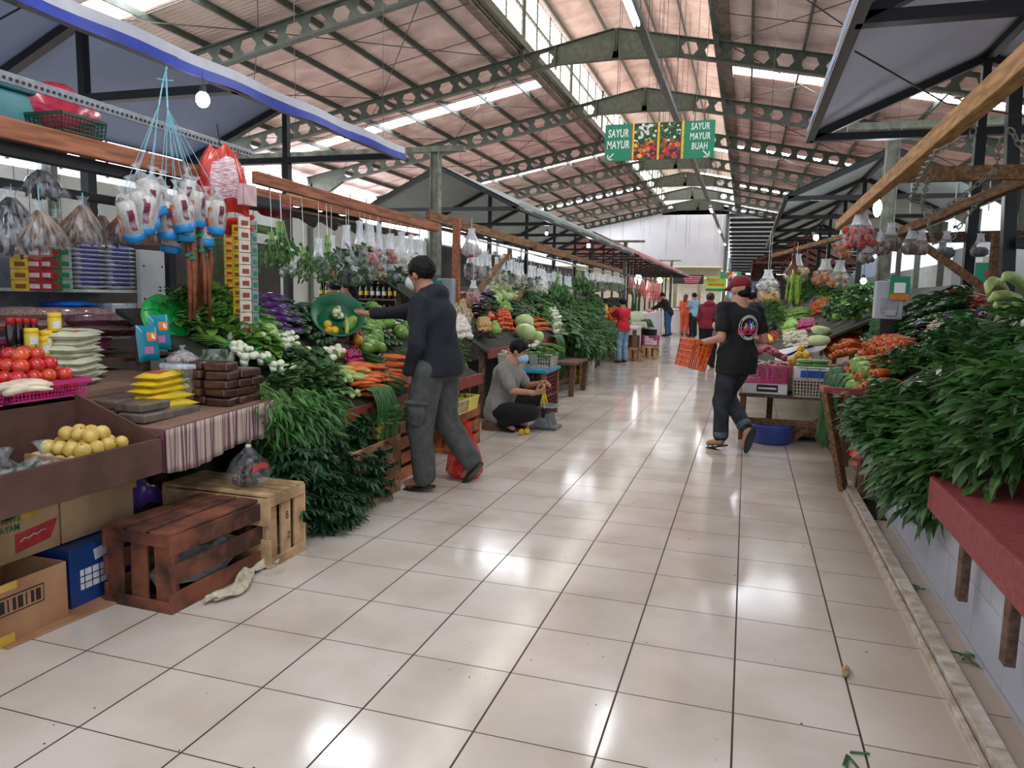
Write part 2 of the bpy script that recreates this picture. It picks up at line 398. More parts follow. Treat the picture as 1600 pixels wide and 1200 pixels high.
for xa, xb, dz in ((XL-.6, RX0-MO, 0), (RX0+MO, XR+.6, 0), (RX0-MO-.5, RX0, 1.9), (RX0, RX0+MO+.5, 1.9)):
    s = slope_strips(xa, xb, -2, YW, dz); b.quadmesh(s.v, s.f)
struct(b.build('ceiling', M_ROOFB), 'pinkish lined roof slopes of the market hall')
k = 0
for (a, c) in SKYS:
    for xa, xb, dz in ((XL-.6, RX0-MO-.25, 0), (RX0+MO+.25, XR+.6, 0)) + (((RX0-MO-.5, RX0+MO+.5, 1.9),) if a > 45 else ()):
        k += 1; b = MB()
        if dz: b.quadmesh([(xa, a, zr(xa)+dz+.05), (RX0, a, zr(RX0)+dz+.05), (RX0, c, zr(RX0)+dz+.05), (xa, c, zr(xa)+dz+.05), (xb, a, zr(xb)+dz+.05), (xb, c, zr(xb)+dz+.05)], [(0, 1, 2, 3), (1, 4, 5, 2)])
        else: b.quadmesh([(xa, a, zr(xa)+.05), (xb, a, zr(xb)+.05), (xb, c, zr(xb)+.05), (xa, c, zr(xa)+.05)], [(0, 1, 2, 3)])
        struct(b.build('window_%d' % k, M_SKYL), 'bright translucent skylight strip across the roof')
# opaque caps over the monitor where there is no skylight
b = MB()
for (a, c) in SKYS:
    if a < 45:
        for xa, xb in ((RX0-MO-.5, RX0), (RX0, RX0+MO+.5)): b.quadmesh([(xa, a, zr(xa)+1.9), (xb, a, zr(xb)+1.9), (xb, c, zr(xb)+1.9), (xa, c, zr(xa)+1.9)], [(0, 1, 2, 3)])
struct(b.build('ceiling_ridge', M_ROOFB))
# clerestory bands of the monitor
for sgn in (-1, 1):
    k += 1; x = RX0+sgn*(MO+.02); b = MB()
    b.quadmesh([(x, -2, zr(x)+.25), (x, YW, zr(x)+.25), (x, YW, zr(x)+1.85), (x, -2, zr(x)+1.85)], [(0, 1, 2, 3)])
    p = struct(b.build('window_%d' % k, M_CLER), 'daylit mesh clerestory band of the raised ridge')
    b = MB()
    xg = x-sgn*.04
    y = -2
    while y < YW:
        b.bar((xg, y, zr(x)+.2), (xg, y, zr(x)+1.85), .012 if int(round(y/.3)) % 5 else .05); y += .3
    for q in range(9): b.bar((xg, -2, zr(x)+.3+q*.19), (xg, YW, zr(x)+.3+q*.19), .012)
    b.bar((xg, -2, zr(x)+1.05), (xg, YW, zr(x)+1.05), .07); b.bar((xg, -2, zr(x)+.1), (xg, YW, zr(x)+.1), .22, .22)
    q = b.build('window_frame', M_STEEL, p); q['kind'] = 'structure'
M_GUT = mat('rusty_gutter', '#6b5a50', .7, .2, 5)
for sgn in (-1, 1):
    x = RX0+sgn*(MO+.1); b = MB(); b.box((x+sgn*.12, 29.5, zr(x)-.02), (.24, 63, .2)); b.box((x-sgn*.04, 29.5, zr(x)+.1), (.05, 63, .3))
    struct(b.build('trim_%d' % (1 if sgn < 0 else 2), M_GUT), 'long steel edge beam below the clerestory')
# portal frames: castellated rafters with hexagonal holes
def castellated(b, a, c, h, y, t=.012, pitch=.62, fl=.2, hole=True):
    a = Vector(a); c = Vector(c); d = c-a; Ln = d.length; d.normalize(); up = Vector((-d.z, 0, d.x))
    if up.z < 0: up = -up
    n = int(Ln/pitch); pt = Ln/n; hh = h*.31
    def P(s_, v): q = a+d*s_+up*v; return (q.x, y, q.z)
    for i in range(n):
        s0 = i*pt; s1 = s0+pt; m = s0+pt/2; w1, w2 = pt*.36, pt*.2
        O = [P(s0, -h/2), P(s1, -h/2), P(s1, h/2), P(s0, h/2)]; H = [P(m-w2, -hh), P(m+w2, -hh), P(m+w1, 0), P(m+w2, hh), P(m-w2, hh), P(m-w1, 0)]
        L_, R_ = P(s0, 0), P(s1, 0)
        b.quadmesh(O+H+[L_, R_], [(0, 1, 5, 4), (1, 11, 6, 5), (11, 2, 7, 6), (2, 3, 8, 7), (3, 10, 9, 8), (10, 0, 4, 9)])
    for s_ in (-1, 1):
        A = a+up*(s_*h/2); B = c+up*(s_*h/2); b.bar((A.x, y, A.z), (B.x, y, B.z), fl, .02, up=(0, 1, 0)) if False else b.bar((A.x, y, A.z), (B.x, y, B.z), .02, fl, up=(0, 1, 0))
def solid(b, a, c, h1, h2, y, fl=.2):
    a = Vector(a); c = Vector(c); d = (c-a).normalized(); up = Vector((-d.z, 0, d.x))
    if up.z < 0: up = -up
    T = [a+up*.25, c+up*.25, c+up*(.25-h2), a+up*(.25-h1)]
    for yy in (y-.006, y+.006): b.quadmesh([(p.x, yy, p.z) for p in T], [(0, 1, 2, 3)])
    b.bar((T[0].x, y, T[0].z), (T[1].x, y, T[1].z), .02, fl, up=(0, 1, 0)); b.bar((T[3].x, y, T[3].z), (T[2].x, y, T[2].z), .02, fl, up=(0, 1, 0))
H0 = .5
fr = []
for i in range(9):
    y = 9.2+6*i; b = MB()
    zc = lambda x: zr(x)-.16-.3
    for s in (-1, 1):
        xe = XL if s < 0 else XR
        xs = RX0+s*1.7; xh = xe-s*1.6
        castellated(b, (xs, 0, zc(xs)), (xh, 0, zc(xh)), H0, y)
        solid(b, (xs, 0, zc(xs)), (RX0, 0, zc(RX0)), .5, .8, y)
        solid(b, (xh, 0, zc(xh)), (xe, 0, zc(xe)), .5, 1.1, y)
        b.box((xe, y, zc(xe)/2-.2), (.3, .2, zc(xe)+.4))
        xm = RX0+s*MO; b.box((xm, y, zr(xm)+.75), (.12, .16, 2.3))
        for xr_ in (xs, RX0+s*.02): b.box((xr_, y, zc(xr_)-.05), (.02, .2, .62))
    fr.append(b)
for i, b in enumerate(fr):
    struct(b.build('trim_%d' % (10+i), M_STEEL), 'grey green castellated roof frame with hexagonal holes')
# purlins along the slopes, sag rods across, wires hanging
b = MB()
for s in (-1, 1):
    x = RX0+s*(MO+.9)
    while (x > XL if s < 0 else x < XR):
        b.bar((x, -2, zr(x)-.08), (x, YW, zr(x)-.08), .06, .15); x += s*1.28
    for q in (.25, 1.3, 2.5): x = RX0+s*q; b.bar((x, -2, zr(x)+1.82), (x, YW, zr(x)+1.82), .05, .13)
struct(b.build('trim_30', M_STEEL), 'purlins running the length of the roof slopes')
b = MB(); M_WIRE = mat('dark_wire', '#3a3432', .6)
for i in range(8):
    y0 = 9.2+6*i
    for s in (-1, 1):
        for (xa, xb) in ((RX0+s*2.9, RX0+s*7.2), (RX0+s*7.2, RX0+s*12)):
            for p, q in (((xa, y0), (xb, y0+6)), ((xb, y0), (xa, y0+6))): b.bar((p[0], p[1], zr(p[0])-.22), (q[0], q[1], zr(q[0])-.22), .02)
        for yy in (y0+2, y0+4): b.bar((RX0+s*2.8, yy, zr(RX0+s*2.8)-.17), (XL if s < 0 else XR, yy, zr(XL if s < 0 else XR)-.17), .016)
struct(b.build('trim_31', M_WIRE), 'thin bracing rods under the roof sheets')
b = MB(); random.seed(3)
for i in range(46):
    y = rnd(13, 50); x = rnd(-10, 3.5); b.bar((x, y, zr(x)), (x, y, rnd(3.4, 5.2)), .008)
for i in range(14): x = rnd(-3.2, -1.4); y = rnd(12, 45); b.bar((x, y, zr(x)), (x, y, 5.5), .008)
struct(b.build('trim_32', M_WIRE), 'thin wires hanging down from the roof')
# walls
M_WHITEW = mat('dull_white_plaster', '#a9a9ac', .8, .05, .5)
M_BEIGE = mat('beige_painted_wall', '#cdc6ae', .8, .05, 2)
b = MB(); P = []
b.quadmesh([(XL, YW, 4.0), (-1.7, YW, 4.0), (-1.7, YW, zr(-1.7)), (RX0, YW, zr(RX0)), (XL, YW, zr(XL))], [(0, 1, 2, 3, 4)])
b.quadmesh([(XL, YW+.3, 4.0), (-1.7, YW+.3, 4.0), (-1.7, YW, 4.0), (XL, YW, 4.0)], [(0, 1, 2, 3)]); b.box((-1.75, YW+.1, 5.9), (.25, .3, 4))
b.quadmesh([(RX0-3, YW, 8), (RX0+3, YW, 8), (RX0+3, YW, zr(RX0+3)+2), (RX0, YW, zr(RX0)+2), (RX0-3, YW, zr(RX0-3)+2)], [(0, 1, 2, 3, 4)])
struct(b.build('wall_back', M_WHITEW), 'large plain white end wall above the far shops')
b = MB(); b.lo((-17.5, 64, 0), (-2.2, 64.2, 4)); b.lo((-17.5, YW, 3.9), (-1.7, 64, 4))
struct(b.build('wall_back_lower', M_BEIGE), 'beige shop fronts under the white end wall')
b = MB(); b.lo((-2.2, 86, 0), (14, 86.3, 6)); struct(b.build('wall_far', mat('grey_far_wall', '#8d939b', .8, .05, 1)))
b = MB(); b.lo((XL-.15, 5, 0), (XL, YW, 4.3)); b.lo((XR+2, 5, 0), (XR+2.15, 86, 4)); struct(b.build('wall_left', mat('pale_side_wall', '#8d918e', .8, .06, 1)))
b = MB(); b.lo((XL, 5, 4.5), (XL+.02, YW, 5.75)); o = b.build('window_20', emis('daylit_side_glass', '#f4f8ff', 9)); struct(o, 'bright band of side windows high on the wall')
b = MB(); y = 5
while y < YW: b.box((XL+.04, y, 5.1), (.05, .07, 1.3)); y += 1.5
b.box((XL+.04, 33, 5.1), (.05, 56, .06)); b.build('window_frame', M_STEEL, o)['kind'] = 'structure'
# lower roof beyond the opening at right: corrugated sheets on dark purlins
M_CORR = mat('glowing_corrugated_sheet', '#a9abae', .5, .2, 3, emit=.3)  # weak emission stands in for daylight coming through the sheets
b = MB(); N_ = 60
for i in range(N_):
    x = -1.6+i*.2
    for q in (0, 1): b.quadmesh([(x+q*.1, 60, 8.0+.04*q), (x+.1+q*.1, 60, 8.04-.04*q), (x+.1+q*.1, 86, 4.24-.04*q), (x+q*.1, 86, 4.2+.04*q)], [(0, 1, 2, 3)])
struct(b.build('ceiling_far', M_CORR), 'corrugated lower roof beyond the hall')
b = MB()
for i in range(17): y = 60.3+i*1.55; z = 8-(y-60)*.1462-.1; b.box((4.2, y, z), (12, .12, .24))
b.box((4, 85, 3.9), (12, .3, .9)); b.box((1.2, 70, 6), (.05, 20, .05)); struct(b.build('trim_33', M_DARK))
for i, x in enumerate((-1.8, 4.5)): b = MB(); b.box((x, 61, 4), (.25, .3, 8)); struct(b.build('trim_%d' % (40+i), M_STEEL))
# ================================================================ HALL FITTINGS: columns, canopies, timbers, lamps, sign
random.seed(11)
M_COL = mat('mottled_grey_green_column', '#7d8072', .8, .2, 7, hx2='#5c6055')
M_WOODR = mat('reddish_sawn_timber', '#a5694a', .75, .2, 5, stretch=(8, .7, 8), hx2='#7b4a33')
M_WOODB = mat('brown_weathered_timber', '#84603f', .8, .2, 5, stretch=(8, 1, 8), hx2='#5a3f29')
M_WOODG = mat('greyish_brown_timber', '#6d5140', .85, .2, 6, stretch=(6, 1, 6), hx2='#4a372c')
M_WOODY = mat('yellow_brown_timber', '#b58a58', .75, .15, 5, stretch=(8, 1, 8), hx2='#8d6539')
M_BLUE = mat('royal_blue_tarpaulin', '#2a3fa8', .45, .1, 6, bump=.3)
M_TARPW = mat('white_tarpaulin', '#c9cad2', .6, .05, 6)
M_LINEL = mat('slate_blue_canopy_lining', '#9cadd0', .7, .06, 1.2)
M_LINER = mat('pale_blue_canopy_lining', '#c2cae0', .7, .05, 1)
M_LING = mat('grey_green_canopy_lining', '#9aa6a2', .7, .08, 1)
M_LINGW = mat('pale_aqua_canopy_lining', '#b4c4c8', .7, .06, 1)
M_PINK = mat('faded_red_canopy_sheet', '#c98a88', .6, .12, 1.5, transl=.4)
M_GALV = mat('galvanised_angle_iron', '#9ba0a3', .5, .1, 25, metal=.3)

def column(x, y, h, name, label, arm):
    t = thing(name, label, 'column', (x, y, 0))
    b = MB(); b.box((0, 0, h/2), (.13, .02, h)); b.box((-.07, 0, h/2), (.015, .13, h)); b.box((.07, 0, h/2), (.015, .13, h)); b.build('shaft', M_COL, t)
    b = MB(); b.box((0, 0, .85), (.165, .165, 1.7)); b.build('lower_sleeve', mat('dark_slate_paint', '#3c4650', .6), t)
    b = MB(); b.box(((arm[0]+arm[1])/2, 0, h+.04), (arm[1]-arm[0], .12, .09)); b.build('top_arm', M_COL, t)
column(-4.95, 11.4, 3.68, 'support_column', 'grey-green steel column rising behind the shopper in the dark hoodie', (-4.2, .5))
column(1.66, 10.7, 3.6, 'support_column', 'grey-green steel column behind the meter box stall on the right', (-.55, 2.2))
column(-5.0, 31.5, 3.7, 'support_column', 'grey-green column between the green-edged and pink canopies', (-1.2, .8))
column(-5.0, 51.5, 3.9, 'support_column', 'farthest grey-green column, standing out of the pink canopy', (-1.4, .6))

def canopy(name, label, xa, xb, y0, y1, ze, zp, trusses, lin, frame, edge=None, post=1.7, side=-1, cat='canopy', fr=.07, pz=0):
    """gabled canopy over a row of stalls; xa is the eave on the aisle side"""
    xm = (xa+xb)/2; t = thing(name, label, cat, (xm, y0, 0))
    X = lambda x: x-xm; Yy = lambda y: y-y0
    b = MB(); th = .012
    for (p, q) in ((xa, xm), (xm, xb)):
        z1, z2 = (ze, zp) if p == xa else (zp, ze)
        for d in (0, th): b.quadmesh([(X(p), Yy(y0), z1+d+.05), (X(q), Yy(y0), z2+d+.05), (X(q), Yy(y1), z2+d+.05), (X(p), Yy(y1), z1+d+.05)], [(0, 1, 2, 3)])
    b.build('roof_sheet', lin, t)
    if edge:
        for nm, m, dz, dx, w in edge:
            b = MB()
            def fn(u, v, dz=dz, dx=dx, w=w):
                y = y0+(y1-y0)*u; return (X(xa)+dx+.012*math.sin(u*40)*v, Yy(y), ze+dz-v*w+.008*math.sin(u*57))
            b.sheet(fn, 60, 3); o = b.build(nm, m, t); mo = o.modifiers.new('thick', 'SOLIDIFY'); mo.thickness = .008
    b = MB()
    for x, z in ((xa, ze), (xb, ze), (xm, zp)): b.bar((X(x), Yy(y0), z), (X(x), Yy(y1), z), fr, fr)
    b.build('purlin_frame', frame, t)
    for y in trusses:
        b = MB(); Yq = Yy(y)
        b.bar((X(xa), Yq, ze), (X(xb), Yq, ze), fr, fr*1.3, up=(0, 1, 0)); b.bar((X(xa), Yq, ze), (0, Yq, zp), fr, fr*1.3, up=(0, 1, 0)); b.bar((X(xb), Yq, ze), (0, Yq, zp), fr, fr*1.3, up=(0, 1, 0))
        b.bar((0, Yq, ze), (0, Yq, zp), fr)
        b.build('truss', frame, t)
        b = MB(); b.bar((0, Yq, pz), (0, Yq, ze), fr*1.25); b.build('post', frame, t)
    return t
canopy('stall_canopy', 'blue-edged canopy with slate-blue underside over the grocery stall', -4.0, -7.1, -1.5, 8.2, 3.0, 3.66, (-1.4, 1.9, 5.2, 8.15), M_LINEL, M_DARK,
       (('blue_edge', M_BLUE, .03, .04, .07), ('white_edge', M_TARPW, .11, .03, .08)))
canopy('stall_canopy', 'canopy with pale blue underside over the near right vegetable counter', .5, 3.45, -1.5, 8.1, 3.0, 3.66, (-1.4, 1.6, 4.8, 8.05), M_LINER, M_DARK,
       (('edge_strip', mat('pale_blue_edge', '#8d9ac4', .6), .1, -.03, .1),))
canopy('stall_canopy', 'canopy with green-grey edge and grey underside beyond the blue-edged one', -4.0, -7.1, 12.9, 27.0, 2.95, 3.7, (12.95, 15.8, 18.7, 21.6, 24.4, 26.9), M_LING, M_DARK,
       (('edge_strip', mat('pale_green_edge', '#8fa197', .6), .1, .02, .1),))
canopy('stall_canopy', 'canopy with pale aqua underside behind the right grey-green column', .48, 3.4, 12.4, 24.0, 2.98, 3.66, (12.45, 15.2, 18, 21, 23.9), M_LINGW, M_DARK,
       (('edge_strip', mat('dark_edge', '#3b4246', .6), .08, -.02, .08),))
canopy('stall_canopy', 'long faded pink canopy on black lattice over the far butcher stalls', -4.0, -7.6, 28.5, 56, 2.95, 3.85, tuple(28.6+2.28*i for i in range(13)), M_PINK, M_DARK,
       (('edge_strip', mat('pink_edge', '#c9808a', .6), .08, .02, .1),))
canopy('stall_canopy', 'dark red canopy frame at the far end of the right row', .1, 3.6, 27, 47, 2.7, 3.6, tuple(27.1+2.8*i for i in range(8)), mat('dark_red_sheet', '#70403c', .6, .2, 2), mat('rust_red_steel', '#4a211e', .6),
       (('edge_strip', mat('red_edge', '#8c3a34', .6), .08, -.02, .1),))
for px, py, X0 in ((1, 1, 0),): pass

def beam(name, label, pts, w, h, m, cat='beam', nails=True):
    b = MB()
    for a, c in zip(pts[:-1], pts[1:]): b.bar(a, c, w, h)
    return tag(b.build(name, m, bev=.006), label, cat)
# timbers and bars over the left row
beam('timber_beam', 'orange-brown plank beam overhead above the grocery stall hooks', [(-3.45, .4, 2.16), (-3.4, 4.45, 2.13)], .05, .1, M_WOODR)
beam('steel_rail', 'dark steel rail running just below the orange-brown plank beam', [(-3.5, .4, 2.07), (-3.47, 5.0, 2.05)], .05, .07, M_DARK, 'rail')
beam('steel_rail', 'dark steel hanging rail over the dried fish packets', [(-3.65, .4, 1.93), (-3.6, 4.3, 1.9)], .04, .05, M_DARK, 'rail')
o = beam('angle_iron_bar', 'perforated galvanised angle bar under the blue canopy edge', [(-3.6, .6, 2.46), (-3.6, 4.84, 2.41)], .012, .06, M_GALV, 'bar')
b = MB()
for i in range(120): b.box((-3.59, .65+.035*i, 2.455-.0118*.035*i), (.004, .014, .014))
b.build('slot_pattern', M_DARK, o)['kind'] = 'stuff'
beam('timber_beam', 'upper reddish batten that holds the clear produce bags', [(-3.4, 4.6, 2.2), (-3.42, 7.95, 2.15)], .05, .09, M_WOODR)
beam('timber_beam', 'lower reddish batten behind the one that holds the produce bags', [(-3.9, 4.9, 2.18), (-3.75, 8.5, 2.2)], .04, .08, M_WOODR)
beam('timber_beam', 'long weathered batten beyond the grey-green column on the left', [(-3.7, 8.3, 2.33), (-3.4, 14.5, 2.2)], .06, .12, M_WOODB)
beam('timber_beam', 'far weathered batten above the hanging bags of the leaf stall', [(-3.4, 12.0, 2.2), (-3.5, 21.5, 2.15)], .06, .1, M_WOODB)
beam('steel_rail', 'thin grey rail from which rows of clear vegetable bags hang', [(-3.35, 8.6, 2.1), (-3.35, 15.5, 2.02)], .025, .025, M_GALV, 'rail')
beam('steel_rail', 'second thin grey rail farther down the hanging bag row', [(-3.3, 14.3, 2.0), (-3.3, 20.5, 2.0)], .025, .025, M_GALV, 'rail')
beam('timber_post', 'short wooden post with orange edge behind the dark-hooded shopper', [(-3.35, 8.35, .5), (-3.35, 8.35, 2.3)], .09, .06, M_WOODR, 'post')
beam('timber_brace', 'slanting brown brace beside the grey meter box', [(-3.3, 8.6, 1.25), (-3.3, 10.1, 1.95)], .06, .07, M_WOODB, 'brace')
beam('timber_post', 'short brown post in the middle of the hanging vegetable bags', [(-3.5, 10.9, .7), (-3.5, 10.9, 2.1)], .07, .07, M_WOODB, 'post')
beam('timber_brace', 'slanting brown brace right of the short brown post', [(-3.4, 10.9, 1.3), (-3.4, 12.2, 1.8)], .06, .06, M_WOODB, 'brace')
# white shelf board and dark post at the grocery stall
b = MB(); b.box((-4.25, 4.5, 1.05), (.04, .24, 1.25))
o = tag(b.build('white_shelf_board', mat('scuffed_white_board', '#bfc3c4', .6, .06, 4), bev=.004), 'scuffed white upright board of the grocery shelf beside the green dish', 'board')
b = MB()
for i in range(5):
    for j in (-.09, .09): b.box((-4.227, 4.5+j, .6+.24*i), (.006, .012, .012))
b.build('screw_hole', M_DARK, o)
beam('steel_post', 'black steel post behind the scuffed white shelf board', [(-4.4, 4.85, 0), (-4.4, 4.85, 2.1)], .08, .08, M_DARK, 'post')
# right side timbers
beam('timber_beam', 'long yellow-brown beam wrapped by a chain on the right', [(.93, 2.2, 2.31), (.97, 9.5, 2.29)], .075, .1, M_WOODY)
beam('timber_beam', 'brown crosspiece meeting the yellow-brown beam', [(.95, 5.9, 2.3), (3.4, 5.9, 2.3)], .06, .1, M_WOODB)
beam('timber_beam', 'brown crosspiece above the hanging bags of flour', [(.96, 8.4, 2.05), (2.55, 8.0, 2.05)], .08, .1, M_WOODG)
beam('timber_brace', 'slanting brown brace between the two crosspieces', [(1.4, 8.2, 2.1), (1.85, 6.0, 2.3)], .07, .08, M_WOODB, 'brace')
beam('timber_brace', 'diagonal brown brace propping the crosspiece over the bags', [(1.45, 8.0, 2.05), (2.15, 7.6, 1.45)], .06, .07, M_WOODB, 'brace')
beam('timber_post', 'brown wooden post beside the black post on the right', [(2.1, 7.7, 0), (2.1, 7.7, 2.05)], .08, .09, M_WOODB, 'post')
beam('timber_brace', 'orange-brown strut in the upper right corner under the chain', [(1.85, 6.2, 2.2), (2.3, 6.0, 1.95)], .09, .09, M_WOODY, 'brace')
beam('steel_post', 'thick black post that carries the near right canopy', [(2.2, 7.4, 0), (2.02, 7.4, 3.5)], .1, .1, M_DARK, 'post')
beam('steel_rail', 'thick black pipe sloping up from the black post', [(2.15, 7.3, 1.93), (3.3, 6.2, 2.05)], .1, .1, M_DARK, 'rail')
beam('timber_beam', 'brown pole above the hanging long beans', [(.3, 11.0, 2.02), (1.1, 8.5, 2.14)], .05, .05, M_WOODB)
# chain on the beam
M_CHAIN = mat('dull_steel_chain', '#8b8a80', .45, .1, 30, metal=.6)
t = thing('chain', 'dull steel chain looped over the yellow-brown beam and crosspiece', 'chain', (.95, 5.0, 2.3))
def chain(pts, parent, link=.05):
    P = [Vector(p) for p in pts]; b = MB(); k = 0
    for a, c in zip(P[:-1], P[1:]):
        n = max(1, int((c-a).length/(link*.72)))
        for i in range(n):
            m = a.lerp(c, (i+.5)/n); d = (c-a).normalized(); s = d.cross(Vector((.3, .4, .85))).normalized()
            if k % 2: s = d.cross(s)
            k += 1; R = []
            for q in range(9):
                an = 2*PI*q/8; R.append(m+d*(link*.5*math.cos(an))+s*(link*.28*math.sin(an)))
            b.tube(R, link*.085, 5, cap=False)
    b.build('links', M_CHAIN, parent)
o3 = Vector((.95, 5.0, 2.3))
chain([Vector(p)-o3 for p in ((.88, 4.05, 2.37), (1.0, 4.2, 2.38), (1.02, 4.3, 2.24), (.9, 4.5, 2.2), (.9, 4.9, 2.1), (.93, 5.2, 2.04), (1.1, 5.3, 1.98), (1.22, 5.3, 2.06), (1.35, 5.1, 2.2), (1.3, 4.9, 2.33))], t)
chain([Vector(p)-o3 for p in ((1.02, 5.2, 2.2), (1.05, 5.5, 2.05), (1.13, 5.6, 1.9), (1.2, 5.8, 1.82), (1.32, 5.85, 1.85), (1.4, 5.9, 2.0), (1.44, 5.7, 2.1))], t)
chain([Vector(p)-o3 for p in ((1.15, 4.2, 2.25), (1.25, 4.3, 2.15), (1.4, 4.4, 2.1))], t)

# lamps
M_BULB = emis('lit_bulb', '#f4f7ff', BULB_E); M_WARM = emis('warm_lit_bulb', '#ffd9a0', 30.0)
def lamp(x, y, z, top, label, m=None, r=.035, tall=1.0):
    t = thing('hanging_bulb', label, 'lamp', (x, y, z))
    MB().ell((0, 0, 0), (r, r, r*1.15*tall), nu=14, nv=10).build('bulb', m or M_BULB, t, True)
    b = MB(); b.tube([(0, 0, r*tall), (0, 0, r*tall+.05)], r*.55, 10); b.build('socket', M_DARK, t)
    b = MB(); b.tube([(0, 0, r*tall+.05), (.01, 0, (top-z)/2), (0, 0, top-z)], .003, 5); b.build('cable', M_DARK, t)
lamp(-3.95, 4.75, 2.8, 3.0, 'lit round bulb under the blue-edged canopy', r=.05)
lamp(-4.4, 16.4, 2.8, 3.1, 'lit bulb under the near part of the green-edged canopy')
lamp(-4.2, 20.1, 2.78, 3.0, 'lit bulb under the far part of the green-edged canopy', r=.05)
p = aY(997, 437, 24); lamp(p.x, p.y, p.z, 2.9, 'very bright lit bulb at the near end of the pink canopy', r=.12, tall=1.2)
p = aY(1031, 438, 30); lamp(p.x, p.y, p.z, 3.0, 'warm orange lit bulb over the hanging meat', M_WARM, r=.1)
p = aY(1371, 325, 9.6); lamp(p.x, p.y, p.z, 3.0, 'bright tall lit bulb by the right grey-green column', r=.045, tall=2)
p = aY(1275, 371, 14); lamp(p.x, p.y, p.z, 2.9, 'lit bulb under the aqua canopy above the long beans', r=.045)
p = aY(1349, 439, 12); lamp(p.x, p.y, p.z, 2.3, 'small lit bulb low behind the meter box', r=.04)
p = aY(1492, 363, 12.8); lamp(p.x, p.y, p.z, 3.2, 'small lit bulb seen right of the brown post', r=.05)

# long tray with tube lights down the aisle
t = thing('light_tray', 'long grey cable tray hanging high along the aisle', 'cable tray', (-1.82, 10, 5.6))
b = MB(); b.box((0, 27, 0), (.13, 60, .1)); b.build('tray', M_STEEL, t)
b = MB()
for y in range(0, 54, 6): b.tube([(0, y+2, 0), (0, y+2, zr(-1.82)-5.6)], .008, 4)
b.build('hanger_wire', M_WIRE, t)
M_TUBE = emis('lit_tube', '#fbfdff', TUBE_E)
for i, y in enumerate((11.0, 24.2, 36, 47, 58, 67)):
    if i == 1: continue
    nm = ['nearest', '', 'second', 'third', 'fourth', 'farthest'][i]
    t = thing('tube_light', '%s visible lit tube light on the cable tray over the aisle' % nm, 'lamp', (-1.82, y, 5.5))
    b = MB(); b.box((0, 0, .01), (.1, 1.4, .04)); b.build('housing', M_TARPW, t)
    b = MB()
    for q in (-.03, .03): b.tube([(q, -.68, -.03), (q, .68, -.03)], .018, 8)
    b.build('tube', M_TUBE, t)

# hanging direction sign
SY = 13.0
c1, c2, c3 = aY(946, 195, SY), aY(1118, 190, SY), aY(946, 252, SY)
sw = (c2-c1).length; sh = abs(c1.z-c3.z)+.0
ctr = Vector(((c1.x+c2.x)/2, SY, (c1.z+c3.z)/2))
SGN = thing('direction_sign', 'green hanging market sign with vegetable photographs and white arrows', 'sign', ctr)
M_GRN = mat('sign_green', '#0e8560', .5, .03, 2); M_WH = mat('sign_white', '#e8ece8', .5, .02, 3)
b = MB(); b.box((0, .02, 0), (sw, .03, sh)); b.build('board', M_GRN, SGN)
M_SY, M_SR, M_SO = mat('sign_yellow', '#e8cf30', .5), mat('sign_red', '#c23a2a', .5), mat('sign_orange', '#e07a20', .5)
b = MB()
xs = [-.235, .0, .205]
for x0 in (-.36, .0, .34):
    b.m = 1; b.box((x0*sw*.62 if False else x0*sw*.64, 0, 0), (.035, .006, sh)); b.m = 0; b.box((x0*sw*.64-.03, 0, 0), (.02, .006, sh))
b.build('stripe', [M_SR, M_SY], SGN)
for (a0, a1, sd) in ((-.225, -.015, 1), (.012, .2, 2)):   # photo panels: a crowd of fruit and greens
    x0, x1 = a0*sw, a1*sw
    b = MB(); b.box(((x0+x1)/2, 0, 0), (x1-x0, .008, sh*.98)); b.build('photo_panel', mat('dark_green_photo', '#1f3a1c', .5, .3, 18), SGN)
    rs = random.Random(sd)
    cols = [mat('photo_'+n, h, .5) for n, h in (('leaf', '#3f7a2c'), ('leaf_dark', '#1d4a1d'), ('white', '#e6e8dc'), ('orange', '#e2711d'), ('red', '#c8202a'), ('yellow', '#e8b83a'), ('grape', '#4a1c3a'))]
    pc = MB()
    for i in range(130):
        u, v = rs.uniform(.04, .96), rs.uniform(.05, .95)
        pc.m = (rs.choice((0, 1, 1, 0, 2)) if v > .5 else rs.choice((3, 4, 4, 5, 0, 3, 6))); r = rs.uniform(.012, .03)*(1.5 if v < .4 else 1)
        if sd == 1 and u > .3 and u < .65 and v > .6: pc.m = 2
        cx, cz = x0+(x1-x0)*u, -sh/2+sh*v; cx = min(max(cx, x0+r), x1-r); cz = min(max(cz, -sh/2+r), sh/2-r)
        y = -.0052-.0001*i; n = 9
        pc.quadmesh([(cx+r*math.cos(2*PI*k/n), y, cz+r*math.sin(2*PI*k/n)) for k in range(n)], [tuple(range(n))])
    pc.build('printed_produce', cols, SGN)
RT = (PI/2, 0, 0)
def words(lines, cx, top, size, step, parent, m, sx=.72, y=.0035, bold=.004):
    for i, l in enumerate(lines): text(l, parent, m, size, (cx, y, top-i*step), RT, sx=sx, bold=bold, shear=.08)
words(['SAYUR', 'MAYUR'], -.375*sw, .24*sh, .30*sh, .31*sh, SGN, M_WH, bold=.0045, sx=.6)
words(['SAYUR', 'MAYUR', 'BUAH'], .37*sw, .34*sh, .25*sh, .26*sh, SGN, M_WH, bold=.003, sx=.62)
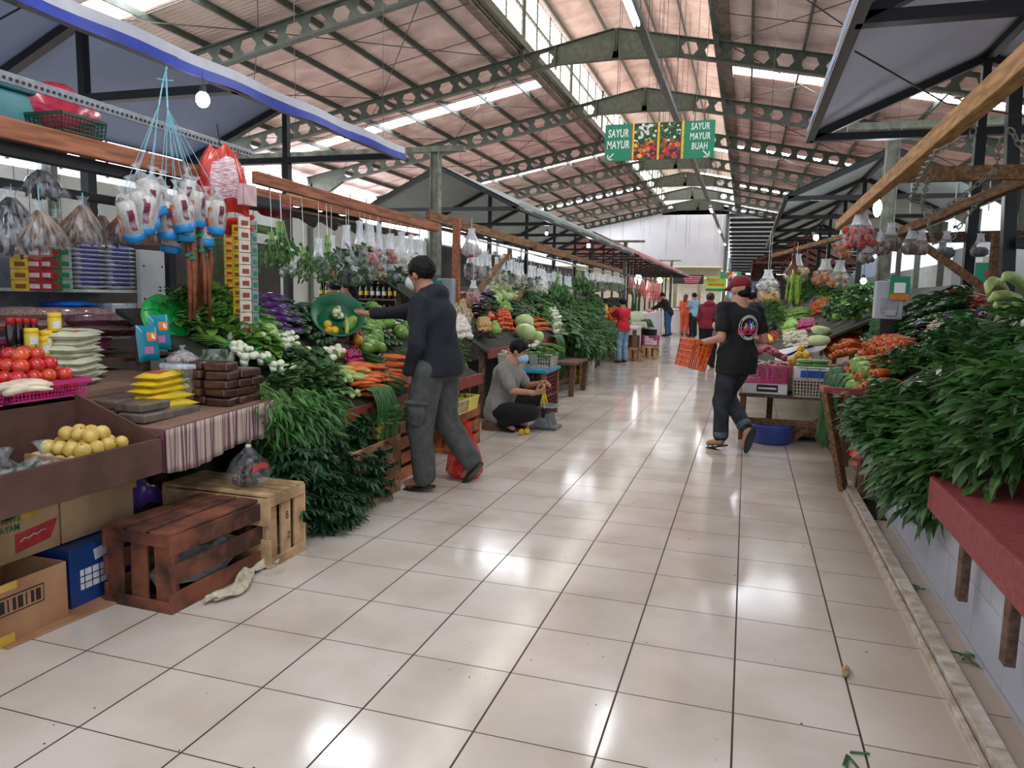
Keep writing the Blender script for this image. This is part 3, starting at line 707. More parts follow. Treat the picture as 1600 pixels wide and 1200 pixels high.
for sx_, cx in ((-1, -.44*sw), (1, .43*sw)):
    b = MB(); z0 = -.38*sh; l = .05
    b.bar((cx-sx_*l, 0, z0+l), (cx+sx_*l, 0, z0-l), .02, .006, up=(0, 1, 0)) ; b.bar((cx+sx_*l, 0, z0-l-.01), (cx+sx_*l, 0, z0+.035), .018, .006, up=(0, 1, 0)); b.bar((cx+sx_*(l+.01), 0, z0-l), (cx-sx_*.035, 0, z0-l), .018, .006, up=(0, 1, 0))
    b.build('arrow', M_WH, SGN)
b = MB()
for x in (-.8, 0, .8): b.tube([(x*sw/2, .02, sh/2), (x*sw/2, .02, zr(ctr.x)-ctr.z)], .005, 4)
b.build('hanger_wire', M_WIRE, SGN)

# far shop signs
def board(name, label, pxa, pya, pxb, pyb, Y, m, cat='sign', th=.06, lines=(), lm=None, parts=()):
    a, c = aY(pxa, pya, Y), aY(pxb, pyb, Y); o = thing(name, label, cat, ((a.x+c.x)/2, Y, (a.z+c.z)/2)); W, Hh = abs(c.x-a.x), abs(a.z-c.z)
    MB().box((0, 0, 0), (W, th, Hh)).build('panel', m, o)
    for (s, u, v, sz, mm) in lines: text(s, o, mm, sz*Hh, (u*W, -th/2-.004, v*Hh), RT, ext=.002, bold=sz*Hh*.03, sx=.9)
    return o, W, Hh
M_SHOP = mat('yellow_green_sign_face', '#c9cf3a', .5, .1, .5, hx2='#5fae3a')
M_REDL = mat('sign_red_paint', '#c8301e', .5)
o, W, Hh = board('shop_sign', 'yellow and green shop sign with red lettering beside the red-capped man', 1104, 433, 1134, 456, 58, M_SHOP, lines=(('TOKO', -.18, .28, .3, M_REDL),))
MB().box((0, -.035, -.38*Hh), (W, .01, .2*Hh)).build('green_band', M_GRN, o)
for i in range(8): MB().box(((-.36+.1*i)*W, -.035, -.02*Hh), (.07*W, .01, (.14+.04*(i % 2))*Hh)).build('red_stroke', M_REDL, o)
o, W, Hh = board('direction_sign', 'small far green and picture sign above the red cap', 1126, 424, 1158, 436, 50, M_GRN)
MB().box((-.1*W, -.035, 0), (.3*W, .01, Hh*.98)).build('photo_panel', mat('photo_orange_mix', '#c98a5a', .5, .5, 6), o); MB().box((.18*W, -.035, 0), (.24*W, .01, Hh*.98)).build('photo_panel', mat('photo_pale', '#d9c4c0', .5, .4, 6), o)
b = MB(); b.tube([(-W/2, 0, Hh/2+.1), (W/2, 0, Hh/2+.1)], .03, 5); b.tube([(0, 0, Hh/2), (0, 0, 2)], .02, 5); b.build('hanger_rod', M_WIRE, o)
o, W, Hh = board('shop_banner', 'dark banner with pink lettering over the far shops', 1052, 429, 1099, 444, 60, mat('banner_black', '#231d24', .6))
for i in range(4): MB().box((.12*W, -.04, (.3-.2*i)*Hh), ((.6-.05*i)*W, .01, .09*Hh)).build('pink_stroke', mat('banner_pink', '#d97a90', .5), o)
b = MB(); b.lo((-7, 60.7, 2.95), (-2.3, 60.9, 3.15)); tag(b.build('shop_fascia', mat('pale_yellow_fascia', '#d8d48a', .6)), 'pale yellow strip over the far shutters', 'fascia')
for i in range(3):
    b = MB(); b.box((0, 0, 1.4), (1.6, .08, 2.8)); 
    for k_ in range(18): b.box((0, -.05, .1+.15*k_), (1.58, .02, .02))
    tag(b.build('roller_shutter', mat('cream_shutter', '#c9c4b2', .6), loc=(-6.6+1.9*i, 62, 0)), 'cream ribbed roller shutter of the far shops, %s' % ['leftmost', 'middle', 'rightmost'][i], 'shutter')
o, W, Hh = board('shop_board', 'dark blue-grey shop board with white flourishes behind the red-capped man', 1160, 440, 1198, 475, 55, mat('slate_board', '#4d5568', .6))
for i in range(4): MB().box((rnd(-.3, .3)*W, -.04, rnd(-.3, .3)*Hh), (.2*W, .01, .05*Hh)).build('white_mark', M_WH, o)
MB().ell((-.15*W, -.04, -.3*Hh), (.13*W, .02, .16*Hh)).build('pink_emblem', mat('emblem_pink', '#d878a0', .5), o)
for i, x in enumerate((1.2, 3.9)):
    t = thing('tube_light', ['lit tube light beyond the opening', 'second lit tube light beyond the opening'][i], 'lamp', (x-1.0, 72, 3.8)); MB().box((0, 0, .05), (.9, .1, .06)).build('housing', M_TARPW, t); MB().tube([(-.45, 0, 0), (.45, 0, 0)], .05, 6).build('tube', M_TUBE, t)
    MB().tube([(0, 0, .05), (0, 0, 1.6)], .015, 4).build('cable', M_WIRE, t)

# ================================================================ KERB, GUTTER, TILED COUNTER AT THE RIGHT
M_KERB = mat('dirty_white_kerb_tile', '#c4bdb4', .35, .1, 16, hx2='#a5937c')
b = MB()
y = 0.5
while y < 5.85: b.box((.815, y+.2, .02), (.062, .394, .05)); y += .4
b.box((.768, 3.17, .012), (.02, 5.35, .025)); b.box((.9, 5.84, .015), (.25, .06, .04))
b2 = MB(); b2.lo((.86, 5.3, -.028), (.968, 5.8, -.02)); tag(b2.build('drain_opening', mat('painted_hole_dark', '#15110e', .4)), 'drain opening at the end of the channel, its darkness painted on a plate', 'drain')  # flat plate; the shade inside the hole is put into its black colour
tag(b.build('gutter_kerb', M_KERB, bev=.003), 'low dirty white tiled kerb along the drain channel', 'kerb')
M_WT = bpy.data.materials.new('pale_wall_tile'); M_WT.use_nodes = True
def tiles(m, base, grout, sx, sy, mort=.012, rough=.3, axis='YZ', off=.5):
    N = m.node_tree.nodes; L = m.node_tree.links; bs = N['Principled BSDF']; g = N.new('ShaderNodeNewGeometry'); sp = N.new('ShaderNodeSeparateXYZ'); cb = N.new('ShaderNodeCombineXYZ')
    L.new(g.outputs['Position'], sp.inputs[0]); L.new(sp.outputs['XYZ'.index(axis[0])], cb.inputs[0]); L.new(sp.outputs['XYZ'.index(axis[1])], cb.inputs[1])
    br = N.new('ShaderNodeTexBrick'); L.new(cb.outputs[0], br.inputs[0]); br.inputs['Scale'].default_value = 1; br.inputs['Brick Width'].default_value = sx; br.inputs['Row Height'].default_value = sy
    br.inputs['Mortar Size'].default_value = mort; br.offset = off; br.inputs['Color1'].default_value = hexc(base); br.inputs['Color2'].default_value = hexc(base, .93); br.inputs['Mortar'].default_value = hexc(grout)
    L.new(br.outputs[0], bs.inputs['Base Color']); bs.inputs['Roughness'].default_value = rough
tiles(M_WT, '#b9bcc8', '#77777c', .4, .25, .002)
b = MB(); b.lo((.97, -1, -.03), (2.6, 5.45, .5)); tag(b.build('tiled_counter', M_WT), 'low pale tiled counter wall under the near heap of greens', 'counter')
M_REDP = mat('worn_red_painted_board', '#8f3d3d', .6, .08, 30, hx2='#7c3335')
t = thing('red_counter_top', 'worn red painted board top of the tiled counter', 'counter top', (0, 0, 0))
b = MB(); b.lo((.87, -1, .58), (2.6, 3.9, .61)); b.build('top_board', M_REDP, t, bev=.004)
b = MB(); b.lo((.845, -1, .475), (.87, 3.75, .62)); b.build('front_board', M_REDP, t, bev=.004)
for i, y in enumerate((3.35, 2.78, 2.2)):
    b = MB(); b.box((0, 0, 0), (.035, .06, .32)); tag(b.build('wooden_bracket', M_WOODG, loc=(.91, y, .36), bev=.003), ['brown bracket post under the far end of the red board', 'brown bracket post under the middle of the red board', 'brown bracket post under the near end of the red board'][i], 'bracket')
# floor waste
M_LSTRAY = mat('crushed_leaf_green', '#3c6a35', .6, .2, 20)
for (px, py, lb) in ((1428, 918, 'thin green stem lying in the drain channel'), (1500, 1024, 'bruised green stalk in the drain channel by the tiled counter'), (1340, 1188, 'crushed bit of green stem on the floor tiles')):
    p = aZ(px, py, 0 if px < 1400 else -.025); b = MB()
    for k_ in range(5): a = rnd(0, 6); b.tube([(rnd(-.04, .04), rnd(-.03, .03), .006), (rnd(-.04, .04)+.05*math.cos(a), rnd(-.03, .03)+.05*math.sin(a), .008)], .004, 5)
    tag(b.build('vegetable_scrap', M_LSTRAY, loc=p), lb, 'stem')
p = aZ(1321, 1053); b = MB(); b.ell((0, 0, .012), (.014, .05, .012), RZ(-.15), wob=lambda a, t: 1+.08*math.sin(3*a+4*t)); tag(b.build('peel_scrap', mat('withered_peel', '#b89a6a', .7, .3, 30), smooth=True, loc=p), 'withered tan peel lying on the floor joint', 'scrap')
for i, (px, py) in enumerate(((1505, 1020), (1530, 1045))):
    p = aZ(px, py, -.027); b = MB(); b.leaf((0, 0, .005), (rnd(-1, 1), rnd(-1, 1), 0), (0, 0, 1), .08, .02, .05); tag(b.build('stray_leaf', M_LSTRAY, loc=p), ['small leaf in the drain channel, upper of two', 'small leaf in the drain channel, lower of two'][i], 'leaf')
# ================================================================ PRODUCE KINDS
random.seed(21)
M_LEAF = mat('fresh_leaf_green', '#4b7a38', .4, .2, 14, rnd_v=.22, rnd_h=.012, transl=.22)
M_LEAFD = mat('dark_leaf_green', '#2a4d2c', .42, .22, 12, rnd_v=.2, rnd_h=.01, transl=.18)
M_LEAFM = mat('mid_leaf_green', '#446f38', .38, .22, 12, rnd_v=.25, rnd_h=.012, transl=.2)
M_LEAFL = mat('light_leaf_green', '#7aa84a', .5, .18, 14, rnd_v=.15, rnd_h=.01, transl=.25)
M_STEM = mat('pale_green_stem', '#8fae62', .45, .15, 20, rnd_v=.1)
M_STEMW = mat('white_green_stalk', '#c6d3a0', .4, .12, 16, rnd_v=.08)
M_TIE = mat('green_tie_band', '#0f8a6a', .4, .1)
M_TOM = mat('tomato_red', '#d84a2a', .25, .1, 6, rnd_v=.08, rnd_h=.012, coat=.4, hx2='#b82f22')
M_ORNG = mat('orange_red_skin', '#df5a26', .35, .12, 9, rnd_v=.1, rnd_h=.012)
M_LEMON = mat('pale_yellow_peel', '#dbc36e', .4, .1, 18, rnd_v=.08, bump=.2, hx2='#c3a24e')
M_YEL = mat('bright_yellow_peel', '#e0b321', .4, .1, 18, rnd_v=.08, bump=.2)
M_CAR = mat('carrot_orange', '#db6a2e', .5, .12, 16, rnd_v=.1, rnd_h=.008, hx2='#b95422')
M_CARD = mat('carrot_crown', '#4c4a26', .7, .2, 20)
M_CARC = mat('carrot_core_ring', '#e8a24a', .6, .1)
M_EGG = mat('eggplant_purple', '#5f2c74', .2, .2, 7, rnd_v=.25, coat=.5, hx2='#33124a')
M_EGGD = mat('eggplant_black_purple', '#2e1c30', .2, .2, 7, rnd_v=.2, coat=.5)
M_CUC = mat('cucumber_green', '#6f9b52', .4, .2, 10, rnd_v=.15, stretch=(1, 1, .3), hx2='#45722f')
M_CUCD = mat('zucchini_dark', '#2c4a2c', .35, .2, 10, rnd_v=.2, hx2='#1c3620')
M_CHAY = mat('chayote_green', '#86b04c', .4, .15, 9, rnd_v=.1)
M_CAB = mat('cabbage_pale_green', '#c3d39a', .5, .12, 5, rnd_v=.08, hx2='#9fb872')
M_CABW = mat('cabbage_white', '#dfe3c8', .5, .06, 5, rnd_v=.05)
M_CAUL = mat('cauliflower_cream', '#e6e0c4', .7, .08, 50, bump=.5)
M_BEET = mat('beetroot_dusty', '#4a2f33', .8, .25, 10, rnd_v=.15, bump=.3)
M_RADR = mat('radish_crimson', '#a3215a', .3, .1, 8, rnd_v=.1)
M_ONI = mat('shallot_rose', '#a85a66', .4, .2, 14, rnd_v=.2, rnd_h=.01, hx2='#8a3b4e')
M_GARL = mat('garlic_white', '#e2dbd0', .5, .1, 20, rnd_v=.06)
M_GING = mat('ginger_buff', '#b98c5e', .8, .2, 24, rnd_v=.12, bump=.4)
M_POT = mat('potato_buff', '#c9a468', .75, .14, 12, rnd_v=.1)
M_CHIL = mat('chilli_red', '#b8201c', .25, .12, 8, rnd_v=.18, coat=.3)
M_CHILG = mat('chilli_green', '#5a8a35', .3, .12, 8, rnd_v=.15)
M_PEPR = mat('bell_pepper_red', '#9c1a1a', .2, .12, 6, rnd_v=.15, coat=.5)
M_PEPY = mat('bell_pepper_yellow', '#dba31c', .2, .1, 6, coat=.5)
M_CORN = mat('corn_husk', '#b9c878', .55, .15, 22, rnd_v=.1, stretch=(1, 1, .15), hx2='#93ab56')
M_MUSH = mat('mushroom_cream', '#e3d8c4', .7, .1, 20, rnd_v=.06)
M_DARKB = mat('dark_brown_dried', '#33211c', .8, .3, 30, rnd_v=.2)

KD = {}
def kind(key, name, cat, b, m, parts=(), smooth=True, var=1):
    """register a kind of produce: builder functions give each variant its own mesh"""
    KD[key] = (name, cat, [f.mesh(name, m, smooth) for f in ([b()] if var == 1 else [b() for _ in range(var)])], [(pn, [pb().mesh(pn, pm, smooth)]) for pn, pb, pm in parts])
CNT = {}
def spawn(key, loc, R, sc=1.0, label='', group=None):
    name, cat, ms, parts = KD[key]
    o = bpy.data.objects.new(name, random.choice(ms)); COL.objects.link(o); o.location = loc
    o.rotation_euler = (R.to_euler() if isinstance(R, Matrix) else R); o.scale = sc if isinstance(sc, tuple) else (sc, sc, sc)
    tag(o, label, cat, group)
    for pn, pm in parts:
        c = bpy.data.objects.new(pn, random.choice(pm)); COL.objects.link(c); c.parent = o
    return o
def ball(r, wob=.03, sq=1, n=12, lob=0):
    def f():
        b = MB(); ph = rnd(0, 6); b.ell((0, 0, 0), (r, r, r*sq), nu=n, nv=max(6, n*2//3), wob=(lambda a, t: 1+wob*math.sin(2*a+ph)*math.sin(t)+lob*abs(math.sin(2*a))*math.sin(t))); return b
    return f
def rod(L, r0, r1, n=8, bend=0, tip=.2, seg=6):
    def f():
        b = MB(); P = []; rs = []
        for i in range(seg+1):
            t = i/seg; P.append((0, bend*L*math.sin(PI*t), -L/2+L*t)); rs.append((r0+(r1-r0)*t)*(math.sin(PI*min(1, max(.04, t)/tip*.5)) if t < tip else 1)*(math.sin(PI*.5*max(.08, (1-t))/tip) if t > 1-tip else 1))
        b.tube(P, rs, n); return b
    return f
def calyx(z, r, n=5, up=1):
    def f():
        b = MB()
        for k in range(n): a = 2*PI*k/n; b.leaf((0, 0, z), (math.cos(a), math.sin(a), .15), (0, 0, 1), r, r*.4, .5)
        b.tube([(0, 0, z), (0, 0, z+.01*up+.006)], .003, 5); return b
    return f
kind('tomato', 'tomato', 'tomato', ball(.036, .03, .93, 16), M_TOM, [('calyx', calyx(.031, .016), M_LEAFM)])
kind('tomato_s', 'tomato', 'tomato', ball(.026, .03, .95), M_ORNG, [('calyx', calyx(.024, .01), M_LEAFM)])
kind('lemon', 'lemon', 'citrus fruit', ball(.031, .02, .96, 16), M_LEMON, [('stem_scar', lambda: MB().ell((0, 0, .0295), (.004, .004, .002), nu=6, nv=4), M_CARD)])
kind('lemon_y', 'lemon', 'citrus fruit', ball(.034, .02, 1.1), M_YEL)
kind('carrot', 'carrot', 'carrot', rod(.2, .008, .023, 10, .03, .12), M_CAR, [('crown', lambda: MB().ell((0, 0, .098), (.009, .009, .006), nu=8, nv=5), M_CARD)])
def carrot_end():
    b = MB(); b.ell((0, 0, .0925), (.017, .017, .01), nu=12, nv=6); return b
kind('carrot_big', 'carrot', 'carrot', rod(.19, .012, .033, 12, .02, .12), M_CAR, [('cut_ring', carrot_end, M_CARC), ('crown', lambda: MB().ell((0, 0, .0985), (.013, .013, .008), nu=8, nv=5), M_CARD)])
kind('eggplant', 'eggplant', 'eggplant', rod(.2, .04, .021, 12, .07, .25, 8), M_EGG, [('green_cap', lambda: MB().tube([(0, .0, .088), (0, 0, .098), (0, 0, .125)], [.019, .013, .005], 8), M_LEAFM)])
kind('eggplant_d', 'eggplant', 'eggplant', rod(.2, .04, .022, 12, .05, .25, 8), M_EGGD, [('green_cap', lambda: MB().tube([(0, .0, .085), (0, 0, .098), (0, 0, .125)], [.022, .015, .005], 8), M_LEAFM)])
kind('eggplant_r', 'round_eggplant', 'eggplant', ball(.032, .02, 1.15, 12), M_EGG, [('green_cap', calyx(.035, .02), M_LEAFM)])
kind('cucumber', 'cucumber', 'cucumber', rod(.19, .021, .019, 10, .05, .16), M_CUC, [('stem_end', lambda: MB().tube([(0, 0, .092), (0, 0, .103)], .004, 6), M_STEM)])
kind('zucchini', 'zucchini', 'zucchini', rod(.27, .03, .026, 10, .03, .14), M_CUCD, [('stem_end', lambda: MB().tube([(0, 0, .13), (0, 0, .148)], .008, 6), M_STEM)])
kind('chayote', 'chayote', 'squash', lambda: MB().lathe([(.004, -.05), (.03, -.046), (.042, -.02), (.038, .01), (.026, .035), (.012, .05), (.003, .05)], 12, wob=lambda a, t: 1+.05*math.sin(5*a)), M_CHAY)
def cabbage(r):
    def f():
        b = MB(); ph = rnd(0, 6)
        b.ell((0, 0, 0), (r, r, r*.86), nu=20, nv=14, wob=lambda a, t: 1+.02*math.sin(7*a+5*t+ph)+.015*math.sin(13*a))
        return b
    return f
def wrap(r, n=6):
    def f():
        b = MB()
        for k in range(n):
            a0 = 2*PI*k/n+rnd(-.2, .2); t0 = rnd(.5, 1.0)
            def fn(u, v, a0=a0, t0=t0):
                a = a0+(u-.5)*1.5; t = PI-(v*(PI-t0)); q = r*(1.03+.05*v*v+.02*math.sin(9*a+6*t)+.012*k/n)
                return (q*math.sin(t)*math.cos(a), q*math.sin(t)*math.sin(a), q*.88*math.cos(t))
            b.sheet(fn, 8, 8)
        return b
    return f
kind('cabbage', 'cabbage', 'cabbage', cabbage(.085), M_CABW, [('outer_leaves', wrap(.085), M_CAB)])
kind('cabbage_g', 'green_cabbage', 'cabbage', cabbage(.06), M_CAB, [('outer_leaves', wrap(.06), M_LEAFL)])
kind('cauliflower', 'cauliflower', 'cauliflower', lambda: [b.ell((rnd(-.045, .045), rnd(-.045, .045), rnd(.0, .03)), rnd(.018, .03), nu=7, nv=5) for b in [MB()] for _ in range(22)][-1], M_CAUL, [('leaves', wrap(.06, 5), M_LEAFL)])
kind('broccoli', 'broccoli', 'broccoli', lambda: [b.ell((rnd(-.05, .05), rnd(-.05, .05), rnd(.0, .03)), rnd(.015, .028), nu=7, nv=5) for b in [MB()] for _ in range(30)][-1], M_LEAFD, [('stalk', lambda: MB().tube([(0, 0, -.07), (0, 0, 0)], [.02, .03], 8), M_STEM)])
kind('beet', 'beetroot', 'beetroot', ball(.038, .04, .95, 12), M_BEET, [('root_tail', lambda: MB().tube([(0, 0, -.033), (.004, 0, -.055)], [.006, .001], 5), M_BEET)])
kind('radish', 'red_radish', 'radish', ball(.022, .04, 1.0, 10), M_RADR, [('root_tail', lambda: MB().tube([(0, 0, -.02), (0, .003, -.04)], [.003, .001], 5), M_GARL)])
kind('shallot', 'shallot', 'shallot', lambda: MB().lathe([(.001, -.022), (.014, -.015), (.018, 0), (.012, .014), (.003, .026), (.001, .04)], 8), M_ONI)
kind('garlic', 'garlic_bulb', 'garlic', lambda: MB().lathe([(.004, -.022), (.024, -.016), (.03, 0), (.02, .016), (.006, .026), (.004, .042)], 12, wob=lambda a, t: 1+.1*abs(math.sin(3.5*a))), M_GARL)
def ginger():
    b = MB(); p = Vector((-.04, 0, 0))
    for k in range(5):
        q = p+Vector((rnd(.012, .03), rnd(-.015, .015), rnd(-.006, .01))); b.tube([p, q], [rnd(.012, .017), rnd(.01, .015)], 7)
        if k % 2: b.tube([q, q+Vector((rnd(-.01, .01), rnd(-.03, .03), .01))], [.011, .007], 7)
        p = q
    return b
kind('ginger', 'ginger_root', 'ginger', ginger, M_GING, var=3)
kind('potato', 'potato', 'potato', ball(.026, .06, 1.3, 10), M_POT)
kind('chilli', 'chilli', 'chilli', rod(.1, .002, .008, 6, .1, .12), M_CHIL, [('stalk', lambda: MB().tube([(0, 0, .047), (0, .004, .068)], [.003, .002], 5), M_LEAFM)])
kind('chilli_g', 'green_chilli', 'chilli', rod(.1, .002, .008, 6, .1, .12), M_CHILG)
kind('pepper', 'bell_pepper', 'pepper', ball(.04, .03, 1.1, 16, .1), M_PEPR, [('stalk', lambda: MB().tube([(0, 0, .035), (.003, 0, .06)], [.008, .005], 6), M_LEAFM)])
kind('pepper_y', 'bell_pepper', 'pepper', ball(.037, .03, 1.0, 16, .1), M_PEPY, [('stalk', lambda: MB().tube([(0, 0, .033), (.003, 0, .056)], [.008, .005], 6), M_LEAFM)])
kind('corn', 'young_corn_cob', 'corn', rod(.22, .024, .018, 10, .03, .3, 8), M_CORN, [('husk_tip', lambda: MB().leaf((0, 0, .09), (0, .1, 1), (0, 1, 0), .07, .025, .3), M_LEAFL)])
kind('mushroom', 'white_mushroom', 'mushroom', lambda: MB().lathe([(.007, -.03), (.008, -.006), (.026, -.004), (.024, .008), (.012, .018), (.001, .02)], 10), M_MUSH)
kind('root', 'white_root', 'root vegetable', rod(.14, .006, .012, 6, .06, .15), mat('root_cream', '#d9c9ae', .7, .15, 20, rnd_v=.1))
kind('okra', 'green_pod', 'pod', rod(.12, .003, .011, 6, .05, .12), M_CHILG)
kind('gourd', 'bitter_gourd', 'gourd', rod(.22, .02, .024, 12, .05, .3, 8), mat('gourd_green', '#8cae5a', .45, .25, 60, bump=.5, rnd_v=.1))
kind('petai', 'stink_bean_pod', 'bean pod', lambda: [b.ell((math.sin(i*1.1)*.012, 0, -.02-i*.028), (.015, .007, .013), nu=8, nv=6) for b in [MB().tube([(0, 0, 0), (.01, 0, -.1), (-.01, 0, -.2), (.0, 0, -.3), (0, 0, -.36)], [.005, .01, .01, .01, .004], 6, flat=.5)] for i in range(12)][-1], mat('lime_green_pod', '#9ac03a', .45, .12, 20, rnd_v=.1))

def bunchy(n=60, L=.1, W=.03, shape='lance', stem=.28, spread=.5, droop=.6, lobes=0, thick=.045, leaf_from=.35):
    """leaves and stalks of one tied bunch; stalks start at the origin and run along +Y"""
    def leaves():
        b = MB()
        for i in range(n):
            a = rnd(-spread, spread); e = rnd(-spread*.55, spread*.7); t = rnd(leaf_from, 1)
            d = Vector((math.sin(a), math.cos(a)*math.cos(e), math.sin(e))); p = d*(stem*t)+Vector((0, 0, -droop*.25*stem*t*t)); p += Vector((rnd(-thick, thick), 0, rnd(-thick, thick)*.7))
            o = Vector((rnd(-1, 1), rnd(-.1, 1.2), rnd(-.6, .8))).normalized(); dd = (d*.8+o*.75).normalized(); nn = Vector((rnd(-.5, .5), rnd(-.5, .3), 1))
            l = L*rnd(.65, 1.15)
            if lobes:
                sd = dd.cross(nn).normalized()
                for q in range(lobes):
                    an = (q-(lobes-1)/2)*.62; b.leaf(p, dd*math.cos(an)+sd*math.sin(an), nn, l*(1-.12*abs(q-(lobes-1)/2)), W*.62, .2+rnd(0, .3), 'lance')
            else: b.leaf(p, dd, nn, l, W*rnd(.75, 1.15), rnd(.1, .5), shape)
        return b
    def stems():
        b = MB()
        for i in range(max(6, n//6)):
            a = rnd(-spread, spread)*.8; e = rnd(-spread*.5, spread*.5); d = Vector((math.sin(a), math.cos(a), math.sin(e))); s0 = Vector((rnd(-1, 1), 0, rnd(-1, 1)))*.022
            b.tube([s0+Vector((0, -.05, 0)), s0+d*stem*.35, s0*.7+d*stem*.95+Vector((0, 0, -droop*.25*stem))], [.0035, .003, .0015], 4)
        return b
    return leaves, stems
def tie(r=.024, y=.02):
    return lambda: MB().lathe([(r, y-.006), (r*1.04, y), (r, y+.006)], 12, R=RX(-PI/2), close=False)
def reg_bunch(key, name, m, ms, var=3, **k):
    lf, st = bunchy(**k); KD[key] = (name, 'leafy bunch', [lf().mesh(name, m) for _ in range(var)], [('stems', [st().mesh('stems', ms, True) for _ in range(2)]), ('tie_band', [tie()().mesh('tie_band', M_TIE)])])
reg_bunch('kangkung', 'water_spinach_bunch', M_LEAFM, M_STEM, 4, n=95, L=.125, W=.042, stem=.34, spread=.55, droop=.5)
reg_bunch('kangkung_l', 'water_spinach_bunch', M_LEAF, M_STEM, 3, n=62, L=.15, W=.055, stem=.32, spread=.65, droop=.4)
reg_bunch('kangkung_s', 'water_spinach_bunch', M_LEAF, M_STEM, 3, n=80, L=.11, W=.024, stem=.3, spread=.55, droop=.7)
reg_bunch('cassava', 'cassava_leaf_bunch', M_LEAFD, M_STEM, 3, n=46, L=.09, W=.045, stem=.25, spread=.75, droop=.3, lobes=5)
reg_bunch('spinach', 'spinach_bunch', M_LEAFM, M_STEM, 3, n=70, L=.07, W=.045, shape='round', stem=.24, spread=.5, droop=.3)
reg_bunch('lettuce', 'leaf_lettuce_bunch', M_LEAFL, M_STEMW, 2, n=50, L=.1, W=.08, shape='round', stem=.12, spread=.8, droop=.1, leaf_from=.1)
reg_bunch('celery', 'celery_bunch', M_LEAF, M_STEM, 2, n=80, L=.03, W=.022, shape='round', stem=.28, spread=.3, droop=.3, thick=.04)
reg_bunch('bokchoy', 'mustard_green_bunch', M_LEAFM, M_STEMW, 3, n=22, L=.16, W=.07, shape='round', stem=.2, spread=.28, droop=.1, leaf_from=.5)
reg_bunch('basil', 'basil_bunch', M_LEAF, M_STEM, 2, n=120, L=.045, W=.022, stem=.22, spread=.7, droop=.3, thick=.06, leaf_from=.2)
def onion_bunch(n=9, L=.3, r=.0055, bulb=.018, fan=.16):
    def lv():
        b = MB()
        for i in range(n*3):
            a = rnd(-fan, fan); e = rnd(-fan, fan)*.5; b.tube([(rnd(-.025, .025), .02, rnd(-.015, .015)), (math.sin(a)*L*.5, L*.5, math.sin(e)*L*.5+.01), (math.sin(a)*L*1.1, L, math.sin(e)*L-.03)], [r, r*.9, .0015], 5)
        return b
    def bb():
        b = MB()
        for i in range(n): b.ell((rnd(-.035, .035), -.02+rnd(-.015, .015), rnd(-.02, .02)), (bulb, bulb*1.25, bulb), nu=9, nv=7)
        return b
    return lv, bb
lf, bl = onion_bunch(); KD['scallion'] = ('bulb_onion_bunch', 'leafy bunch', [lf().mesh('bulb_onion_bunch', M_LEAFL, True) for _ in range(2)], [('bulbs', [bl().mesh('bulbs', M_CABW, True)]), ('tie_band', [tie(.03, .03)().mesh('tie_band', M_TIE)])])
lf, bl = onion_bunch(7, .26, .009, .016, .1); KD['leek'] = ('pale_stalk_bunch', 'leafy bunch', [lf().mesh('pale_stalk_bunch', M_STEMW, True) for _ in range(2)], [('stalk_ends', [bl().mesh('stalk_ends', M_CAB, True)]), ('tie_band', [tie(.035, .08)().mesh('tie_band', M_TIE)])])
def longbean(n=34, L=.62, r=.0038, m='green'):
    b = MB()
    for i in range(n):
        x = rnd(-.05, .05); s = rnd(-1, 1); P = []
        for k in range(9):
            t = k/8; P.append((x*(1+.5*t)+.015*math.sin(3*t+s*3), .16*math.sin(min(1, t*2)*PI/2)+.05*t*s*.5, .05*math.sin(t*5)-max(0, t-.2)*L*rnd(.95, 1.05)))
        b.tube(P, r, 5)
    return b
KD['longbean'] = ('long_bean_bundle', 'long beans', [longbean().mesh('long_bean_bundle', mat('long_bean_green', '#3f6b34', .45, .2, 12, rnd_v=.12), True) for _ in range(3)], [])
KD['chive'] = ('chive_bundle', 'chives', [longbean(28, .5, .003).mesh('chive_bundle', mat('chive_dark_green', '#3c6e3c', .45, .2, 12, rnd_v=.3), True) for _ in range(2)], [])
def flatbundle():
    b = MB()
    for i in range(40): x, z = rnd(-.05, .05), rnd(-.03, .03); b.tube([(x, -.14, z), (x+rnd(-.01, .01), 0, z+.01), (x+rnd(-.01, .01), .14, z)], .004, 5)
    return b
KD['bean'] = ('green_bean_bundle', 'green beans', [flatbundle().mesh('green_bean_bundle', MATS['long_bean_green'], True)], [('tie_band', [MB().lathe([(.058, -.006), (.06, 0), (.058, .006)], 14, R=RX(-PI/2), close=False).mesh('tie_band', M_TIE)])])
KD['bigleaf'] = ('broad_leaf_bundle', 'leafy bunch', [[b.leaf((rnd(-.03, .03), -.1, rnd(-.01, .02)), (rnd(-.25, .25), 1, rnd(-.05, .2)), (rnd(-.2, .2), 0, 1), .34, .13, .15, 'round') for b in [MB()] for _ in range(7)][-1].mesh('broad_leaf_bundle', M_LEAFD)], [])

